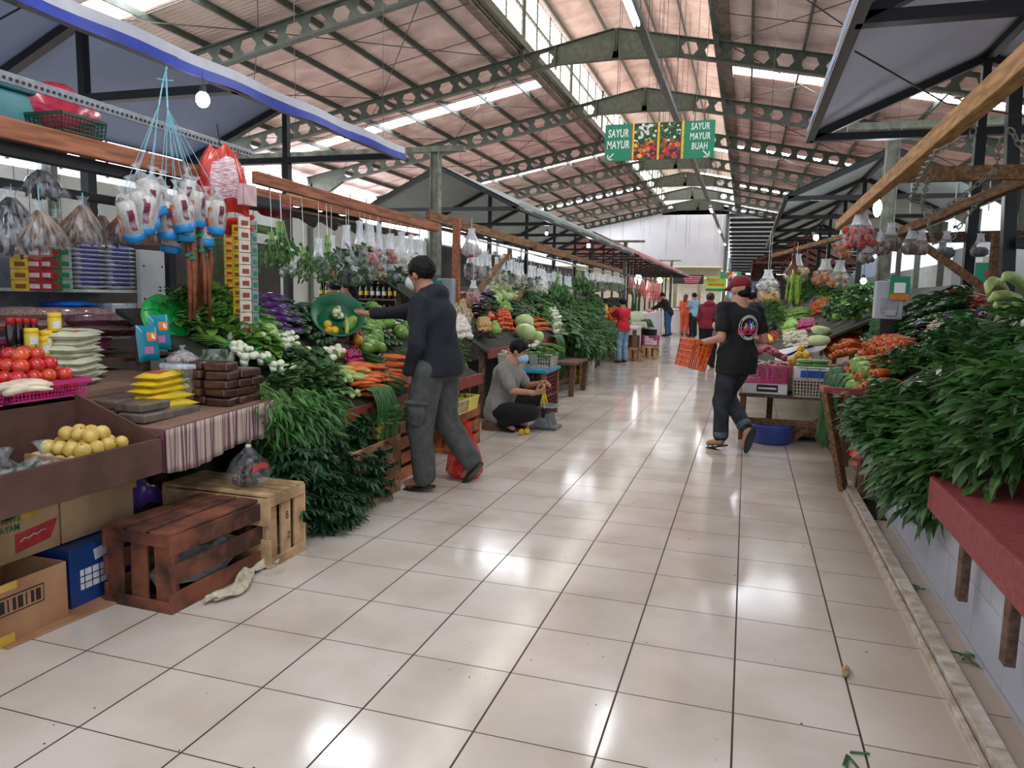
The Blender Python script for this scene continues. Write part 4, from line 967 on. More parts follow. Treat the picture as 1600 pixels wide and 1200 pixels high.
def aS(px, py, pl):
    p = aP(px, py, pl); xb = -3.62 if pl[1] < 0 else 1.9
    if p.y < 0 or abs(p.x) > abs(xb) or p.x*xb < 0 and p.y > 40: p = aX(px, py, xb)
    return p
def bil(q, u, v): return q[0]*(1-u)*(1-v)+q[1]*u*(1-v)+q[2]*u*v+q[3]*(1-u)*v
def pile(key, quad, pl, sp, label, group, layers=1, heap=.0, rot=None, sc=(.9, 1.1), jit=.35, lift=.5, tilt=.4, scale=1.0, sp2=None):
    """one kind of produce heaped on a display plane; quad = TL,TR,BR,BL sight lines onto that plane"""
    Q = [aS(x, y, pl) for x, y in quad]; nu = max(1, int(((Q[1]-Q[0]).length+(Q[2]-Q[3]).length)/2/sp)); s2 = sp2 or sp; nv = max(1, int(((Q[3]-Q[0]).length+(Q[2]-Q[1]).length)/2/s2)); out = []
    for L_ in range(min(layers, 2 if sp2 else 3)):
        nu, nv = min(nu, 8), min(nv, 6); nU, nV = max(1, nu-L_), max(1, nv-L_)
        for i in range(nU):
            for j in range(nV):
                u = (i+.5+.5*(j % 2)*.6+rnd(-jit, jit)*.6+.5*L_)/(nu+.3); v = (j+.5+rnd(-jit, jit)*.6+.5*L_)/nv
                p = bil(Q, min(u, 1), min(v, 1)); h = heap*(1-(2*u-1)**2)*(1-(2*v-1)**2*.6)
                p.z += sp*lift+h+L_*sp*.78
                if rot is None: R = rrot(tilt)@RZ(rnd(0, 6))
                elif callable(rot): R = rot(i, j)
                else: R = RZ(rot[2]+rnd(-.12, .12)*2*tilt)@RY(rot[1]+rnd(-.1, .1))@RX(rot[0]+rnd(-.1, .1))
                out.append(spawn(key, p, R, rnd(*sc)*scale, label, group))
    return out
# ================================================================ FURNITURE
random.seed(31)
def dirR(d, up=(0, 0, 1)):
    y = Vector(d).normalized(); x = y.cross(Vector(up)).normalized(); z = x.cross(y); return Matrix((x, y, z)).transposed()
M_CRD = mat('dark_red_brown_crate_wood', '#7a4630', .75, .25, 7, hx2='#3c2118', stretch=(1, 1, 1), rnd_v=.1)
M_CRL = mat('pale_crate_wood', '#c2a177', .8, .18, 7, hx2='#8f7150', rnd_v=.1)
M_CRM = mat('worn_pinkish_crate_wood', '#b58a68', .8, .25, 6, hx2='#6e4a36', rnd_v=.1)
M_CRO = mat('orange_crate_wood', '#b8703f', .8, .2, 6, hx2='#7e4526', rnd_v=.08)
def crate(label, c, L, W, H, m, ns=3, ne=3, rz=0, z=0, top=False, gap=.35, group=None):
    """slatted wooden crate, L along local Y, W along local X"""
    t = thing('wooden_crate', label, 'crate', (c[0], c[1], z), rz, group); th = .014; sh = H/(ns*(1+gap)-gap)
    for s in (-1, 1):
        b = MB()
        for i in range(ns): b.box((s*(W/2-th/2), 0, sh/2+i*sh*(1+gap)), (th, L, sh*rnd(.9, 1)), RX(rnd(-.012, .012)))
        b.build('side_slats', m, t, bev=.002)
        b = MB(); ew = W/(ne*(1+gap)-gap)
        for i in range(ne): b.box((-W/2+ew/2+i*ew*(1+gap), s*(L/2-th*1.5), H/2), (ew*rnd(.85, 1), th, H-.02), RY(rnd(-.03, .03)))
        for zz in (.025, H-.025): b.box((0, s*(L/2-th/2), zz), (W-.002, th, .05))
        b.build('end_panel', m, t, bev=.002)
        for q in (-1, 1): MB().box((s*(W/2-th-.018), q*(L/2-th*2-.018), H/2), (.034, .034, H-.01)).build('corner_post', m, t)
    b = MB()
    for i in range(4): b.box((-W/2+W*(i+.5)/4, 0, .012), (W/4.6, L-.06, .012))
    b.build('bottom_boards', m, t)
    if top:
        b = MB()
        for i in range(top): b.box((-W/2+W*(i+.5)/top, 0, H+th/2), (W/(top+.6)*rnd(.85, 1), L, th), RZ(rnd(-.02, .02)))
        b.build('top_slats', m, t, bev=.002)
    return t
def basket(name, label, c, L, W, H, m, z=0, rz=0, rot=None, group=None, cat='basket', open_=True, rim=.012, tap=.93, bars=.006, nl=12, nw=8, nh=4, solidw=False):
    t = thing(name, label, cat, (c[0], c[1], z), rz, group, rot)
    def side(p0, p1, q0, q1, n):  # lower edge p0-p1, upper q0-q1
        b = MB(); p0, p1, q0, q1 = map(Vector, (p0, p1, q0, q1)); nrm = (p1-p0).cross(q0-p0).normalized()
        if solidw: b.quadmesh([p0, p1, q1, q0], [(0, 1, 2, 3)]); b.quadmesh([p0+nrm*.004, p1+nrm*.004, q1+nrm*.004, q0+nrm*.004], [(0, 3, 2, 1)])
        else:
            for i in range(n+1): b.bar(p0.lerp(p1, i/n), q0.lerp(q1, i/n), bars, bars*.6)
            for j in range(nh+1): b.bar(p0.lerp(q0, j/nh), p1.lerp(q1, j/nh), bars*1.1, bars*.6)
        b.bar(q0, q1, rim, rim*1.4); b.bar(p0, p1, rim*.8, rim*.8); return b
    l, w_, k = L/2, W/2, tap
    B = [(-w_*k, -l*k, 0), (w_*k, -l*k, 0), (w_*k, l*k, 0), (-w_*k, l*k, 0)]; T = [(-w_, -l, H), (w_, -l, H), (w_, l, H), (-w_, l, H)]
    for i, (nm, n) in enumerate((('end_wall', nw), ('side_wall', nl), ('end_wall', nw), ('side_wall', nl))): side(B[i], B[(i+1) % 4], T[i], T[(i+1) % 4], n).build(nm, m, t)
    b = MB(); b.lo((-w_*k, -l*k, 0), (w_*k, l*k, .006)); b.build('bottom', m, t); return t

# crates standing on the floor along the left
cr_dark = crate('dark red-brown slatted crate on its side, nearest crate on the floor', (-2.47, 2.82), .68, .38, .345, M_CRD, 3, 3, -.03, top=3)
# sacking inside
M_SACK = mat('grey_white_woven_sack', '#aeb3b6', .7, .15, 30, bump=.4)
def cloth(name, label, cat, fn, m, nu=24, nv=16, th=.004, loc=None, parent=None):
    b = MB(); b.sheet(fn, nu, nv); o = b.build(name, m, parent, True, loc); s = o.modifiers.new('thick', 'SOLIDIFY'); s.thickness = th
    if parent is None: tag(o, label, cat)
    return o
cloth('woven_sack', 'grey-white woven sack folded inside the dark red-brown crate', 'sack', lambda u, v: (-2.6+.27*u, 2.58+.5*v, .035+.07*math.sin(u*5+v*3)**2+.05*v), M_SACK)
cloth('torn_sack', 'torn cream woven sack with frayed edge spilling out of the dark crate', 'sack', lambda u, v: (-2.265+.07*u+.05*math.sin(v*6), 2.62+.5*v+.02*math.sin(u*9), .012+.05*(1-u)*v+.02*math.sin(u*7+v*11)**2), mat('cream_woven_sack', '#cbbfa6', .75, .12, 30, bump=.4))
b = MB()
for i in range(26): a = rnd(-.6, .9); p = Vector((-2.19+rnd(-.03, .03), 3.02+rnd(-.05, .06), .02+rnd(0, .03))); b.tube([p, p+Vector((.035*math.cos(a), .035*math.sin(a)+.01, -.008))], .0012, 4)
f_ = b.build('frayed_threads', MATS['cream_woven_sack']); f_.parent = bpy.data.objects['torn_sack']
cr_pale = crate('pale wooden crate with pen marks, bag of dark lumps on top', (-2.55, 3.23), .66, .32, .37, M_CRL, 2, 3, PI/2, top=5)
# the pale crate is longer away from the aisle
text('8', cr_pale, M_DARK, .06, (0, -.325, .24), (PI/2, 0, 0), 'pen_mark', ext=.0004, sx=.8); text('Z', cr_pale, M_DARK, .05, (.01, -.325, .13), (PI/2, 0, 0), 'pen_mark', ext=.0004)
crate('low pale crate half hidden under the dark cassava leaves', (-2.53, 3.75), .5, .36, .22, M_CRL, 2, 3)
crate('tall worn slatted crate carrying the small basil basket', (-2.52, 4.36), .68, .46, .41, M_CRM, 4, 3)
crate('slatted orange-brown crate behind the shopper in the dark hoodie', (-2.62, 5.15), .72, .42, .44, M_CRO, 4, 3)
cr_y = crate('orange-brown crate topped by the yellow trays, beside the squatting youth', (-2.56, 6.24), .62, .4, .37, M_CRO, 3, 3)

# cardboard boxes
M_CARD_B = mat('brown_cardboard', '#b08660', .85, .08, 4, hx2='#94694a'); M_CARD_L = mat('light_cardboard', '#c2a27a', .85, .08, 4, hx2='#a88762'); M_TAPE = mat('yellow_tape', '#c9a544', .3, .08); M_BLUEB = mat('blue_printed_box', '#1b3f7c', .45, .1, 4)
M_INK = mat('black_ink', '#241a18', .7); M_PRED = mat('red_print', '#c23a3a', .6); M_PGRN = mat('green_print', '#3c7a4c', .6); M_PWH = mat('white_print', '#d8dad8', .6)
def carton(label, c, d, m, z=0, rz=0, flaps=False):
    t = thing('cardboard_box', label, 'box', (c[0], c[1], z), rz); b = MB()
    w_, l, h = d; th = .006
    if flaps:
        b.box((0, 0, th/2), (w_, l, th)); 
        for s in (-1, 1): b.box((s*(w_/2-th/2), 0, h/2), (th, l, h)); b.box((0, s*(l/2-th/2), h/2), (w_-2*th, th, h))
    else: b.box((0, 0, h/2), (w_, l, h))
    b.build('carton', m, t, bev=.003)
    if flaps:
        for s in (-1, 1): b = MB(); b.box((s*(w_/2+.03), 0, h+.03), (.09, l*.9, .004), RY(-s*.9)); 
    return t
# face towards the aisle is local +X
def face_mark(t, W2, y, z, w, h, m, nm): MB().box((W2+.001, y, z), (.002, w, h)).build(nm, m, t)
t1 = carton('open brown cardboard box with a black bar print, nearest on the floor', (-2.86, 1.92), (.36, .78, .25), M_CARD_B, flaps=True)
face_mark(t1, .18, .15, .16, .26, .075, M_INK, 'bar_print_frame'); face_mark(t1, .1812, .15, .16, .25, .065, M_CARD_B, 'bar_print_field')
for i in range(9): MB().box((.183, .045+.026*i, .16), (.002, .006+.008*(i % 3), .05)).build('bar_print_line', M_INK, t1)
face_mark(t1, .18, .12, .235, .09, .03, M_TAPE, 'tape'); face_mark(t1, .18, .1, .02, .09, .05, M_TAPE, 'tape')
t2 = carton('brown carton printed AYAM in green and a red label, on the open box', (-2.98, 2.05), (.34, .7, .22), M_CARD_L, z=.274)
for s, y, z, sz, m in (('68410978', .1, .175, .038, M_PGRN), ('AYAM', .12, .14, .036, M_PGRN), ('FOODS', .02, .105, .03, M_PRED), ('FOODS', .02, .08, .03, M_PRED), ('FOODS', .02, .055, .03, M_PRED), ('FOODS', .02, .03, .03, M_PRED)):
    text(s, t2, m, sz, (.1725, y, z), (PI/2, 0, PI/2), sx=.85, bold=.0008)
b = MB(); b.quadmesh([(.173, .14, .03), (.173, .3, .05), (.173, .34, .13), (.173, .14, .11)], [(0, 1, 2, 3)]); b.build('red_label', M_PRED, t2); MB().tube([(.175, .16+.02*i, .075+.008*(i % 2)+.003*i) for i in range(7)], .003, 4).build('white_stroke', M_PWH, t2)
face_mark(t2, .17, .2, .19, .1, .05, M_TAPE, 'tape')
cloth('plastic_sheet', 'clear dusty plastic sheet bunched over the AYAM carton', 'plastic sheet', lambda u, v: (-3.2+.42*u, 1.55+.72*v, .485+.05*math.sin(u*9+v*5)**2+.04*math.sin(v*13)), film('grey_film', '#8a8f94', .35), 22, 30, .002)
t3 = carton('blue printed box with a white grid panel behind the cardboard boxes', (-2.87, 2.55), (.3, .38, .27), M_BLUEB)
face_mark(t3, .15, -.02, .12, .24, .09, M_PWH, 'grid_panel')
for i in range(6): MB().box((.153, -.12+.04*i, .12), (.002, .004, .09)).build('grid_line', M_BLUEB, t3)
for i in range(2): MB().box((.153, -.02, .105+.03*i), (.002, .24, .004)).build('grid_line', M_BLUEB, t3)
MB().box((.152, -.02, .22), (.002, .09, .05), RX(.15)).build('white_sticker', M_PWH, t3); MB().box((.152, .1, .22), (.002, .07, .03)).build('green_mark', M_GRN, t3)
t4 = carton('battered tan carton resting on the blue box under the brown tray', (-3.02, 2.61), (.42, .4, .26), M_CARD_L, z=.275)
face_mark(t4, .21, .2, .2, .04, .09, M_TAPE, 'tape')
o = carton('flattened brown cardboard sheet lying on the floor by the dark crate', (-2.75, 2.32), (.26, .6, .008), M_CARD_B, rz=-.1)
cloth('purple_bag', 'purple plastic bag stuffed behind the pale and dark crates', 'bag', lambda u, v: (-3.25+.34*u, 2.75+.45*v, .28+.2*math.sin(PI*u)*math.sin(PI*v)+.015*math.sin(u*23+v*17)), mat('purple_film', '#5d3a9a', .3, .2, 8), 20, 20, .003)
MB().lo((-3.4, 2.68, 0), (-2.92, 3.06, .28)) .build('dark_carton', mat('dark_brown_card', '#3b2c22', .9)); tag(bpy.data.objects['dark_carton'], 'dark carton under the purple plastic bag', 'box')

# brown stepped tray of the grocery stall
M_BRB = mat('chocolate_painted_board', '#5b3c34', .6, .12, 6, hx2='#4a302a')
t = thing('stepped_display', 'chocolate-brown stepped display box of the grocery stall', 'display stand', (-2.5, 1.9, 0))
b = MB(); b.lo((-.02, -1.6, .565), (0, .775, .725)); b.build('front_board', M_BRB, t, bev=.002)
b = MB(); b.lo((-.5, -1.6, .565), (-.02, .775, .58)); b.build('tray_floor', M_BRB, t)
b = MB(); b.quadmesh([(-.02, .775, .58), (-.5, .775, .58), (-.5, .775, .9), (-.02, .775, .73), (-.02, .79, .58), (-.5, .79, .58), (-.5, .79, .9), (-.02, .79, .73)], [(0, 1, 2, 3), (7, 6, 5, 4), (2, 3, 7, 6)]); b.build('end_board', M_BRB, t)
b = MB(); b.lo((-.52, -1.6, .56), (-.5, .775, .885)); b.build('step_riser', M_BRB, t)
b = MB(); b.lo((-1.9, -1.6, .87), (-.5, .775, .885)); b.build('upper_shelf', M_BRB, t)
for x in (-.46, -1.7):
    for y in (-1.5, .7): MB().box((x, y, .28), (.05, .05, .56)).build('leg', M_WOODG, t)
b = MB(); b.lo((-1.9, .6, 0), (-1.85, .775, .87)); b.lo((-1.9, -1.6, 0), (-1.88, .775, .56)); b.build('back_panel', M_BRB, t)
# striped table
M_STR = bpy.data.materials.new('purple_grey_striped_cloth'); M_STR.use_nodes = True
def stripes():
    N = M_STR.node_tree.nodes; L = M_STR.node_tree.links; bs = N['Principled BSDF']; g = N.new('ShaderNodeNewGeometry'); sp = N.new('ShaderNodeSeparateXYZ'); L.new(g.outputs['Position'], sp.inputs[0])
    nz = N.new('ShaderNodeTexNoise'); nz.noise_dimensions = '1D'; nz.inputs['Scale'].default_value = 46; nz.inputs['Detail'].default_value = 1; L.new(sp.outputs[1], nz.inputs['W'])
    cr = N.new('ShaderNodeValToRGB'); cr.color_ramp.interpolation = 'CONSTANT'; E = cr.color_ramp.elements
    E[0].position = 0; E[0].color = hexc('#6f4656'); E[1].position = .45; E[1].color = hexc('#a08a80')
    for p, h in ((.5, '#c0b09c'), (.55, '#8a6a74'), (.6, '#b8a896')): e = E.new(p); e.color = hexc(h)
    L.new(nz.outputs[0], cr.inputs[0]); L.new(cr.outputs[0], bs.inputs['Base Color']); bs.inputs['Roughness'].default_value = .5
stripes()
t = thing('striped_table', 'table under a purple and grey striped oilcloth', 'table', (-2.5, 3.05, 0))
def zt(y): return .765+.03*(y-2.7)/.7
b = MB(); b.quadmesh([(-1.1, -.36, zt(2.69)-.02), (0, -.36, zt(2.69)-.02), (0, .45, zt(3.5)-.02), (-1.1, .45, zt(3.5)-.02), (-1.1, -.36, zt(2.69)), (0, -.36, zt(2.69)), (0, .45, zt(3.5)), (-1.1, .45, zt(3.5))], [(3, 2, 1, 0), (4, 5, 6, 7), (0, 1, 5, 4), (1, 2, 6, 5), (2, 3, 7, 6), (3, 0, 4, 7)]); b.build('table_top', mat('brown_cloth_top', '#86695a', .6, .1, 6), t)
b = MB(); b.sheet(lambda u, v: (.006+.008*math.sin(u*60)*v, -.36+.82*u, zt(2.69+.81*u)-.005-.2*v-.02*v*math.sin(u*7)), 60, 6); o = b.build('hanging_cloth', M_STR, t, True); o.modifiers.new('thick', 'SOLIDIFY').thickness = .003
b = MB(); b.sheet(lambda u, v: (-1.1*u, -.362, zt(2.69)-.003+(.06*(1-u))*0-.2*v), 10, 3); o = b.build('hanging_cloth', M_STR, t); o.modifiers.new('thick', 'SOLIDIFY').thickness = .003
for x in (-.75, -1.0):
    for y in (-.3, .4): MB().box((x, y, .37), (.05, .05, .74)).build('leg', M_WOODG, t)
# dark boards closing the space below and behind the left stalls
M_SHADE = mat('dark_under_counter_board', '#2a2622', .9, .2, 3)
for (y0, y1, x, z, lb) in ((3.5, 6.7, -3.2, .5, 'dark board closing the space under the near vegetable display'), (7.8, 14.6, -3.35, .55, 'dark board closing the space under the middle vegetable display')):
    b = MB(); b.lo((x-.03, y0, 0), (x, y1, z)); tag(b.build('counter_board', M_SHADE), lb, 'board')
# sloping vegetable displays
PLB = (-.58, -.5, 0); PL2 = (-.86, -.6, 0); PRC = (.72, .5, 0); PRK = (.38, .5, 0)
def display(label, xa, xb, y0, y1, pl, m, leg=True, front=.1, fm=None):
    t = thing('sloping_display', label, 'display stand', ((xa+xb)/2, (y0+y1)/2, 0)); cx, cy = (xa+xb)/2, (y0+y1)/2
    Z = lambda x: pl[0]+pl[1]*x
    b = MB(); P = [(x-cx, y-cy, Z(x)+d) for d in (-.03, 0) for x, y in ((xa, y0), (xb, y0), (xb, y1), (xa, y1))]; b.quadmesh(P, [(3, 2, 1, 0), (4, 5, 6, 7), (0, 1, 5, 4), (1, 2, 6, 5), (2, 3, 7, 6), (3, 0, 4, 7)]); b.build('display_board', m, t)
    b = MB(); s = 1 if xa > xb else -1; b.box((xa-cx+s*.012, 0, Z(xa)-.03), (.024, y1-y0, front)); b.build('front_rail', fm or m, t)
    if leg:
        for x in (xa-s*.1, xb+s*.1):
            for y in (y0+.1, (y0+y1)/2, y1-.1): h = Z(x)-.03; MB().box((x-cx, y-cy, h/2), (.06, .06, h)).build('leg', M_WOODG, t)
    return t
M_DISP = mat('dark_green_display_sheet', '#27301f', .8, .3, 6)
display('sloping vegetable display of the near left stall', -2.42, -3.7, 3.62, 6.7, PLB, M_DISP, fm=mat('red_edge_board', '#8c3a30', .6, .15, 8))
display('sloping vegetable display of the middle left stall', -2.72, -3.95, 7.75, 14.6, PL2, M_DISP, fm=M_REDP)
# ================================================================ PRODUCE ON THE NEAR LEFT DISPLAY
random.seed(41)
LAYX = (PI/2, 0, PI/2)      # long things lying with their tips back
pile('eggplant', [(404, 474), (440, 476), (474, 532), (438, 532)], PLB, .055, 'purple eggplant in the long pile beside the bunched cucumbers', 'purple eggplants of the near left stall', 2, .02, (PI/2, 0, PI*.55), sp2=.1)
pile('cucumber', [(402, 490), (424, 490), (440, 528), (404, 528)], PLB, .045, 'green cucumber stacked left of the purple eggplants', 'cucumbers left of the eggplants', 2, .0, (PI/2, 0, PI*.4), sp2=.12)
pile('zucchini', [(446, 482), (482, 482), (498, 524), (466, 530)], PLB, .065, 'dark green marrow stacked right of the purple eggplants', 'dark marrows by the hanging green basket', 2, .0, (PI/2, 0, PI*.35), sp2=.16)
pile('cabbage', [(318, 478), (345, 474), (350, 505), (325, 508)], PLB, .15, 'white cabbage beside the hanging strips of sachets', 'white cabbages by the sachet strips', 1, .08)
pile('cabbage', [(405, 540), (420, 520), (425, 545), (410, 556)], PLB, .13, 'white cabbage at the foot of the cucumber stack', 'white cabbages at the foot of the cucumbers')
pile('lettuce', [(296, 500), (335, 492), (345, 520), (305, 528)], PLB, .12, 'bright curly lettuce bunch behind the clear jar', 'curly lettuce behind the clear jar', 1, .05, lambda i, j: dirR((rnd(.5, 1), rnd(-.6, .2), .3)))
pile('celery', [(256, 486), (305, 478), (312, 510), (262, 520)], PLB, .1, 'dark fine-leaved celery bunch below the hanging brown sticks', 'celery below the brown sticks', 2, .03, lambda i, j: dirR((rnd(.4, 1), rnd(-.8, .3), rnd(.1, .6))))
pile('scallion', [(345, 540), (395, 528), (425, 560), (360, 574)], PLB, .085, 'bunch of fat white spring onion bulbs tied green', 'white spring onion bulbs of the near left stall', 2, .02, lambda i, j: dirR((-.9, rnd(-.3, .5), .25)), sp2=.12)
pile('scallion', [(430, 535), (460, 530), (468, 556), (440, 562)], PLB, .09, 'small white bulb onion bunch right of the larger ones', 'small bulb onion bunches', 1, .03, lambda i, j: dirR((-.9, rnd(0, .8), .25)))
pile('cucumber', [(462, 546), (488, 540), (500, 560), (472, 568)], PLB, .045, 'pale cucumber in the small stack before the green basket', 'small stack of pale cucumbers', 2, .0, (PI/2, 0, PI*.4), sp2=.14)
pile('broccoli', [(488, 540), (512, 536), (520, 560), (496, 566)], PLB, .12, 'head of broccoli beside the cauliflower', 'broccoli heads beside the cauliflower', 1, .03)
pile('beet', [(512, 520), (536, 518), (550, 556), (522, 560)], PLB, .062, 'dusty dark beetroot in the pile below the green basket', 'beetroots below the green basket', 2, .03)
pile('pepper', [(530, 512), (552, 510), (572, 552), (550, 556)], PLB, .07, 'dark red bell pepper in the pile right of the beetroots', 'red bell peppers right of the beetroots', 2, .02)
for px, py, lb in ((541, 534, 'yellow bell pepper in front of the upper red peppers'), (556, 550, 'yellow bell pepper at the foot of the red peppers')):
    p = aP(px, py, PLB); spawn('pepper_y', p+Vector((.03, -.02, .1)), rrot(.5), 1.1, lb)
pile('cauliflower', [(508, 560), (532, 556), (540, 574), (514, 578)], PLB, .11, 'cream cauliflower head above the pale maize cobs', 'cauliflower heads above the cobs', 1, .03)
pile('radish', [(536, 558), (562, 555), (568, 568), (542, 572)], PLB, .038, 'crimson radish in the little heap above the carrots', 'crimson radishes above the carrots', 2, .01)
pile('cabbage_g', [(560, 510), (590, 508), (598, 558), (566, 562)], PLB, .11, 'pale green cabbage behind the carrots', 'green cabbages behind the carrots', 1, .03)
pile('mushroom', [(588, 506), (628, 500), (634, 520), (596, 526)], PLB, .05, 'cream mushroom in the pale heap in front of the reaching arm', 'cream mushrooms by the reaching arm', 2, .02)
pile('zucchini', [(582, 524), (606, 522), (618, 548), (592, 550)], PLB, .06, 'dark marrow beside the green cabbages', 'dark marrows beside the cabbages', 1, 0, (PI/2, 0, PI*.35), sp2=.2)
pile('carrot', [(536, 580), (588, 576), (604, 628), (570, 634)], PLB, .042, 'carrot in the left carrot stack', 'left stack of carrots', 3, .06, (PI/2, 0, -PI*.42), sp2=.17)
pile('carrot', [(592, 566), (628, 564), (640, 618), (612, 622)], PLB, .042, 'carrot in the right stack against the shopper', 'right stack of carrots', 3, .06, (PI/2, 0, -PI*.42), sp2=.16)
pile('bean', [(584, 570), (598, 568), (614, 616), (600, 620)], PLB, .1, 'tied bundle of thin green beans between the two carrot stacks', 'green beans between the carrot stacks', 1, .0, lambda i, j: dirR((.9, .1, -.3)), sp2=.12)
pile('corn', [(500, 580), (548, 574), (568, 602), (520, 606)], PLB, .052, 'pale maize cob in its husk in front of the carrots', 'maize cobs in front of the carrots', 2, .02, (PI/2, 0, -PI*.42), sp2=.18)
pile('leek', [(470, 600), (540, 592), (566, 632), (500, 640)], PLB, .09, 'tied bunch of pale leafy stalks with the white ends to the aisle', 'pale stalk bunches with white ends', 2, .0, lambda i, j: dirR((-1, rnd(-.1, .5), .3)), sp2=.14)
pile('bigleaf', [(450, 572), (486, 566), (500, 592), (462, 600)], PLB, .12, 'broad dark green leaf bundle above the water spinach', 'broad leaves above the water spinach', 1, .03, lambda i, j: dirR((1, -.5, -.2)))
pile('spinach', [(440, 560), (470, 560), (485, 605), (450, 615)], PLB, .13, 'spinach bunch under the broad leaves', 'spinach under the broad leaves', 1, .0, lambda i, j: dirR((1, rnd(-.5, .5), -.2)))
def heap(key, pts, label, group, sc=1.0):
    for (p, d) in pts: spawn(key, p, dirR(d), sc*rnd(.9, 1.1), label, group)
# near left: water spinach hanging over the front edge
heap('kangkung_s', [((-2.62+rnd(-.12, .06), 3.62+.062*(i % 7)+rnd(-.03, .03), .86-.045*(i//7)+rnd(-.02, .02)), (1, rnd(-.45, .1), -.55-.2*(i//7)+rnd(-.2, .15))) for i in range(28)], 'water spinach bunch drooping over the front of the near left display', 'water spinach hanging over the near left display')
heap('cassava', [((-2.56+rnd(-.06, .05)+.03*(i//7), 3.58+.115*(i % 7)+rnd(-.04, .04), .56-.1*(i//7)+rnd(-.03, .03)), (.9, rnd(-.5, .3), -.35+rnd(-.3, .25))) for i in range(35)], 'dark lobed cassava leaf bunch heaped in front of the near left display', 'dark cassava leaves in front of the near left display', 1.0)
def fill(key, xs, ys, n, pl, label, group, d=(1, -.3, .1), dz=.05, sc=1.0):
    for i in range(n):
        x, y = rnd(*xs), rnd(*ys); spawn(key, (x, y, pl[0]+pl[1]*x+dz+rnd(0, .04)), dirR((d[0]+rnd(-.2, .2), d[1]+rnd(-.4, .4), d[2]+rnd(-.2, .2))), sc*rnd(.85, 1.1), label, group)
fill('lettuce', (-3.5, -3.1), (3.85, 4.3), 6, PLB, 'curly lettuce bunch at the near end of the left display', 'lettuce at the near end of the left display')
fill('spinach', (-2.75, -2.6), (3.7, 4.2), 5, PLB, 'spinach bunch behind the drooping water spinach', 'spinach behind the drooping water spinach')
fill('celery', (-3.65, -3.4), (4.0, 4.7), 8, PLB, 'celery bunch high at the near end of the left display', 'celery high on the left display')
fill('scallion', (-3.15, -2.75), (3.75, 4.5), 16, PLB, 'spring onion bunch among the near left greens', 'spring onions among the near left greens', (-.9, .3, .2), .1, 1.2)
fill('bean', (-3.6, -3.1), (5.6, 6.6), 12, PLB, 'green bean bundle at the far end of the left display', 'green beans at the far end of the left display', (.8, .2, -.3))
fill('cabbage_g', (-3.6, -2.7), (6.0, 6.6), 14, PLB, 'small green cabbage at the far end of the left display', 'green cabbages at the far end of the left display', dz=.08)
fill('kangkung_s', (-2.85, -2.6), (5.7, 6.6), 7, PLB, 'water spinach bunch beside the hidden end of the carrots', 'water spinach at the far end of the left display')
for i in range(4): spawn('longbean', (-2.5+.02*(i % 2), 4.5+.05*i, .72), RZ(-PI/2+rnd(-.15, .15)), rnd(.85, 1), 'bundle of long green beans hanging down beside the pale stalks', 'long beans hanging by the pale stalks')
bk = basket('plastic_basket', 'small olive-yellow basket holding water spinach on the tall crate', (-2.43, 4.52), .2, .2, .07, mat('olive_yellow_plastic', '#a88f3a', .45, .1), z=.42, solidw=True)
heap('kangkung_s', [((-2.43+.05*math.cos(a), 4.52+.05*math.sin(a), .5), (math.cos(a)*.7+.2, math.sin(a)*.7, .55)) for a in (0, 1, 2, 3, 4, 5)], 'bright water spinach bunch standing in the olive-yellow basket', 'water spinach in the olive-yellow basket', .55)
basket('plastic_basket', 'white basket half hidden between the cassava leaves and long beans', (-2.5, 4.2), .22, .2, .13, mat('white_plastic', '#cfd0c8', .4, .04), z=.42)

# ================================================================ GROCERY STALL GOODS
M_PINKP = mat('hot_pink_plastic', '#c83a80', .35, .08, 5); M_REDPL = mat('red_plastic', '#b5282e', .35, .08, 5)
def tray(label, c, L, W, H, m, z, rz=0): return basket('plastic_tray', label, c, L, W, H, m, z=z, rz=rz, cat='tray', rim=.014, nl=22, nw=14, nh=4, bars=.004)
UZ = .886
tray('hot pink tray of tomatoes on the upper brown shelf', (-3.19, 2.58), .42, .34, .07, M_PINKP, UZ); tray('hot pink tray of tomatoes with ginger shoots, nearer the edge of the photo', (-3.17, 2.13), .42, .34, .07, M_PINKP, UZ)
for i, (cx, cy, n) in enumerate(((-3.19, 2.58, 5), (-3.17, 2.13, 5))):
    lb = ['tomato heaped in the farther hot pink tray', 'tomato heaped in the nearer hot pink tray'][i]; g = ['tomatoes in the farther pink tray', 'tomatoes in the nearer pink tray'][i]
    for L_, (a, c_, z) in enumerate(((4, 5, .045), (4, 4, .1), (3, 3, .15), (2, 2, .198))[:4 if i == 0 else 2]):
        for u in range(a):
            for v in range(c_): spawn('tomato', (cx+(u-(a-1)/2)*.073+rnd(-.006, .006), cy+(v-(c_-1)/2)*.074+rnd(-.006, .006), UZ+z), rrot(.6), rnd(.94, 1.08), lb, g)
for i in range(9): p = aZ(28+rnd(-18, 20), 612-i*1.5, UZ+.12); spawn('root', p, dirR((rnd(.5, 1), rnd(.1, .8), .1)) @ RX(PI/2), rnd(1.2, 1.6), 'pale pink ginger shoot lying on the nearer tomato tray', 'pale ginger shoots on the tomatoes')
tray('hot pink tray with dried chillies left of the yellow jars', (-3.62, 2.1), .5, .36, .13, M_PINKP, UZ)
for i in range(60): spawn('chilli', (-3.62+rnd(-.14, .14), 2.1+rnd(-.2, .2), UZ+.1+rnd(0, .035)), rrot(.4) @ RX(PI/2), .8, 'red chilli in the pink tray left of the yellow jars', 'red chillies in the pink tray')
tray('red tray behind the yellow-lidded jars', (-3.95, 2.9), .8, .34, .1, M_REDPL, .95)
tray('pink tray behind the red one under the flat peanut bags', (-4.15, 3.55), .6, .34, .06, M_PINKP, 1.0)
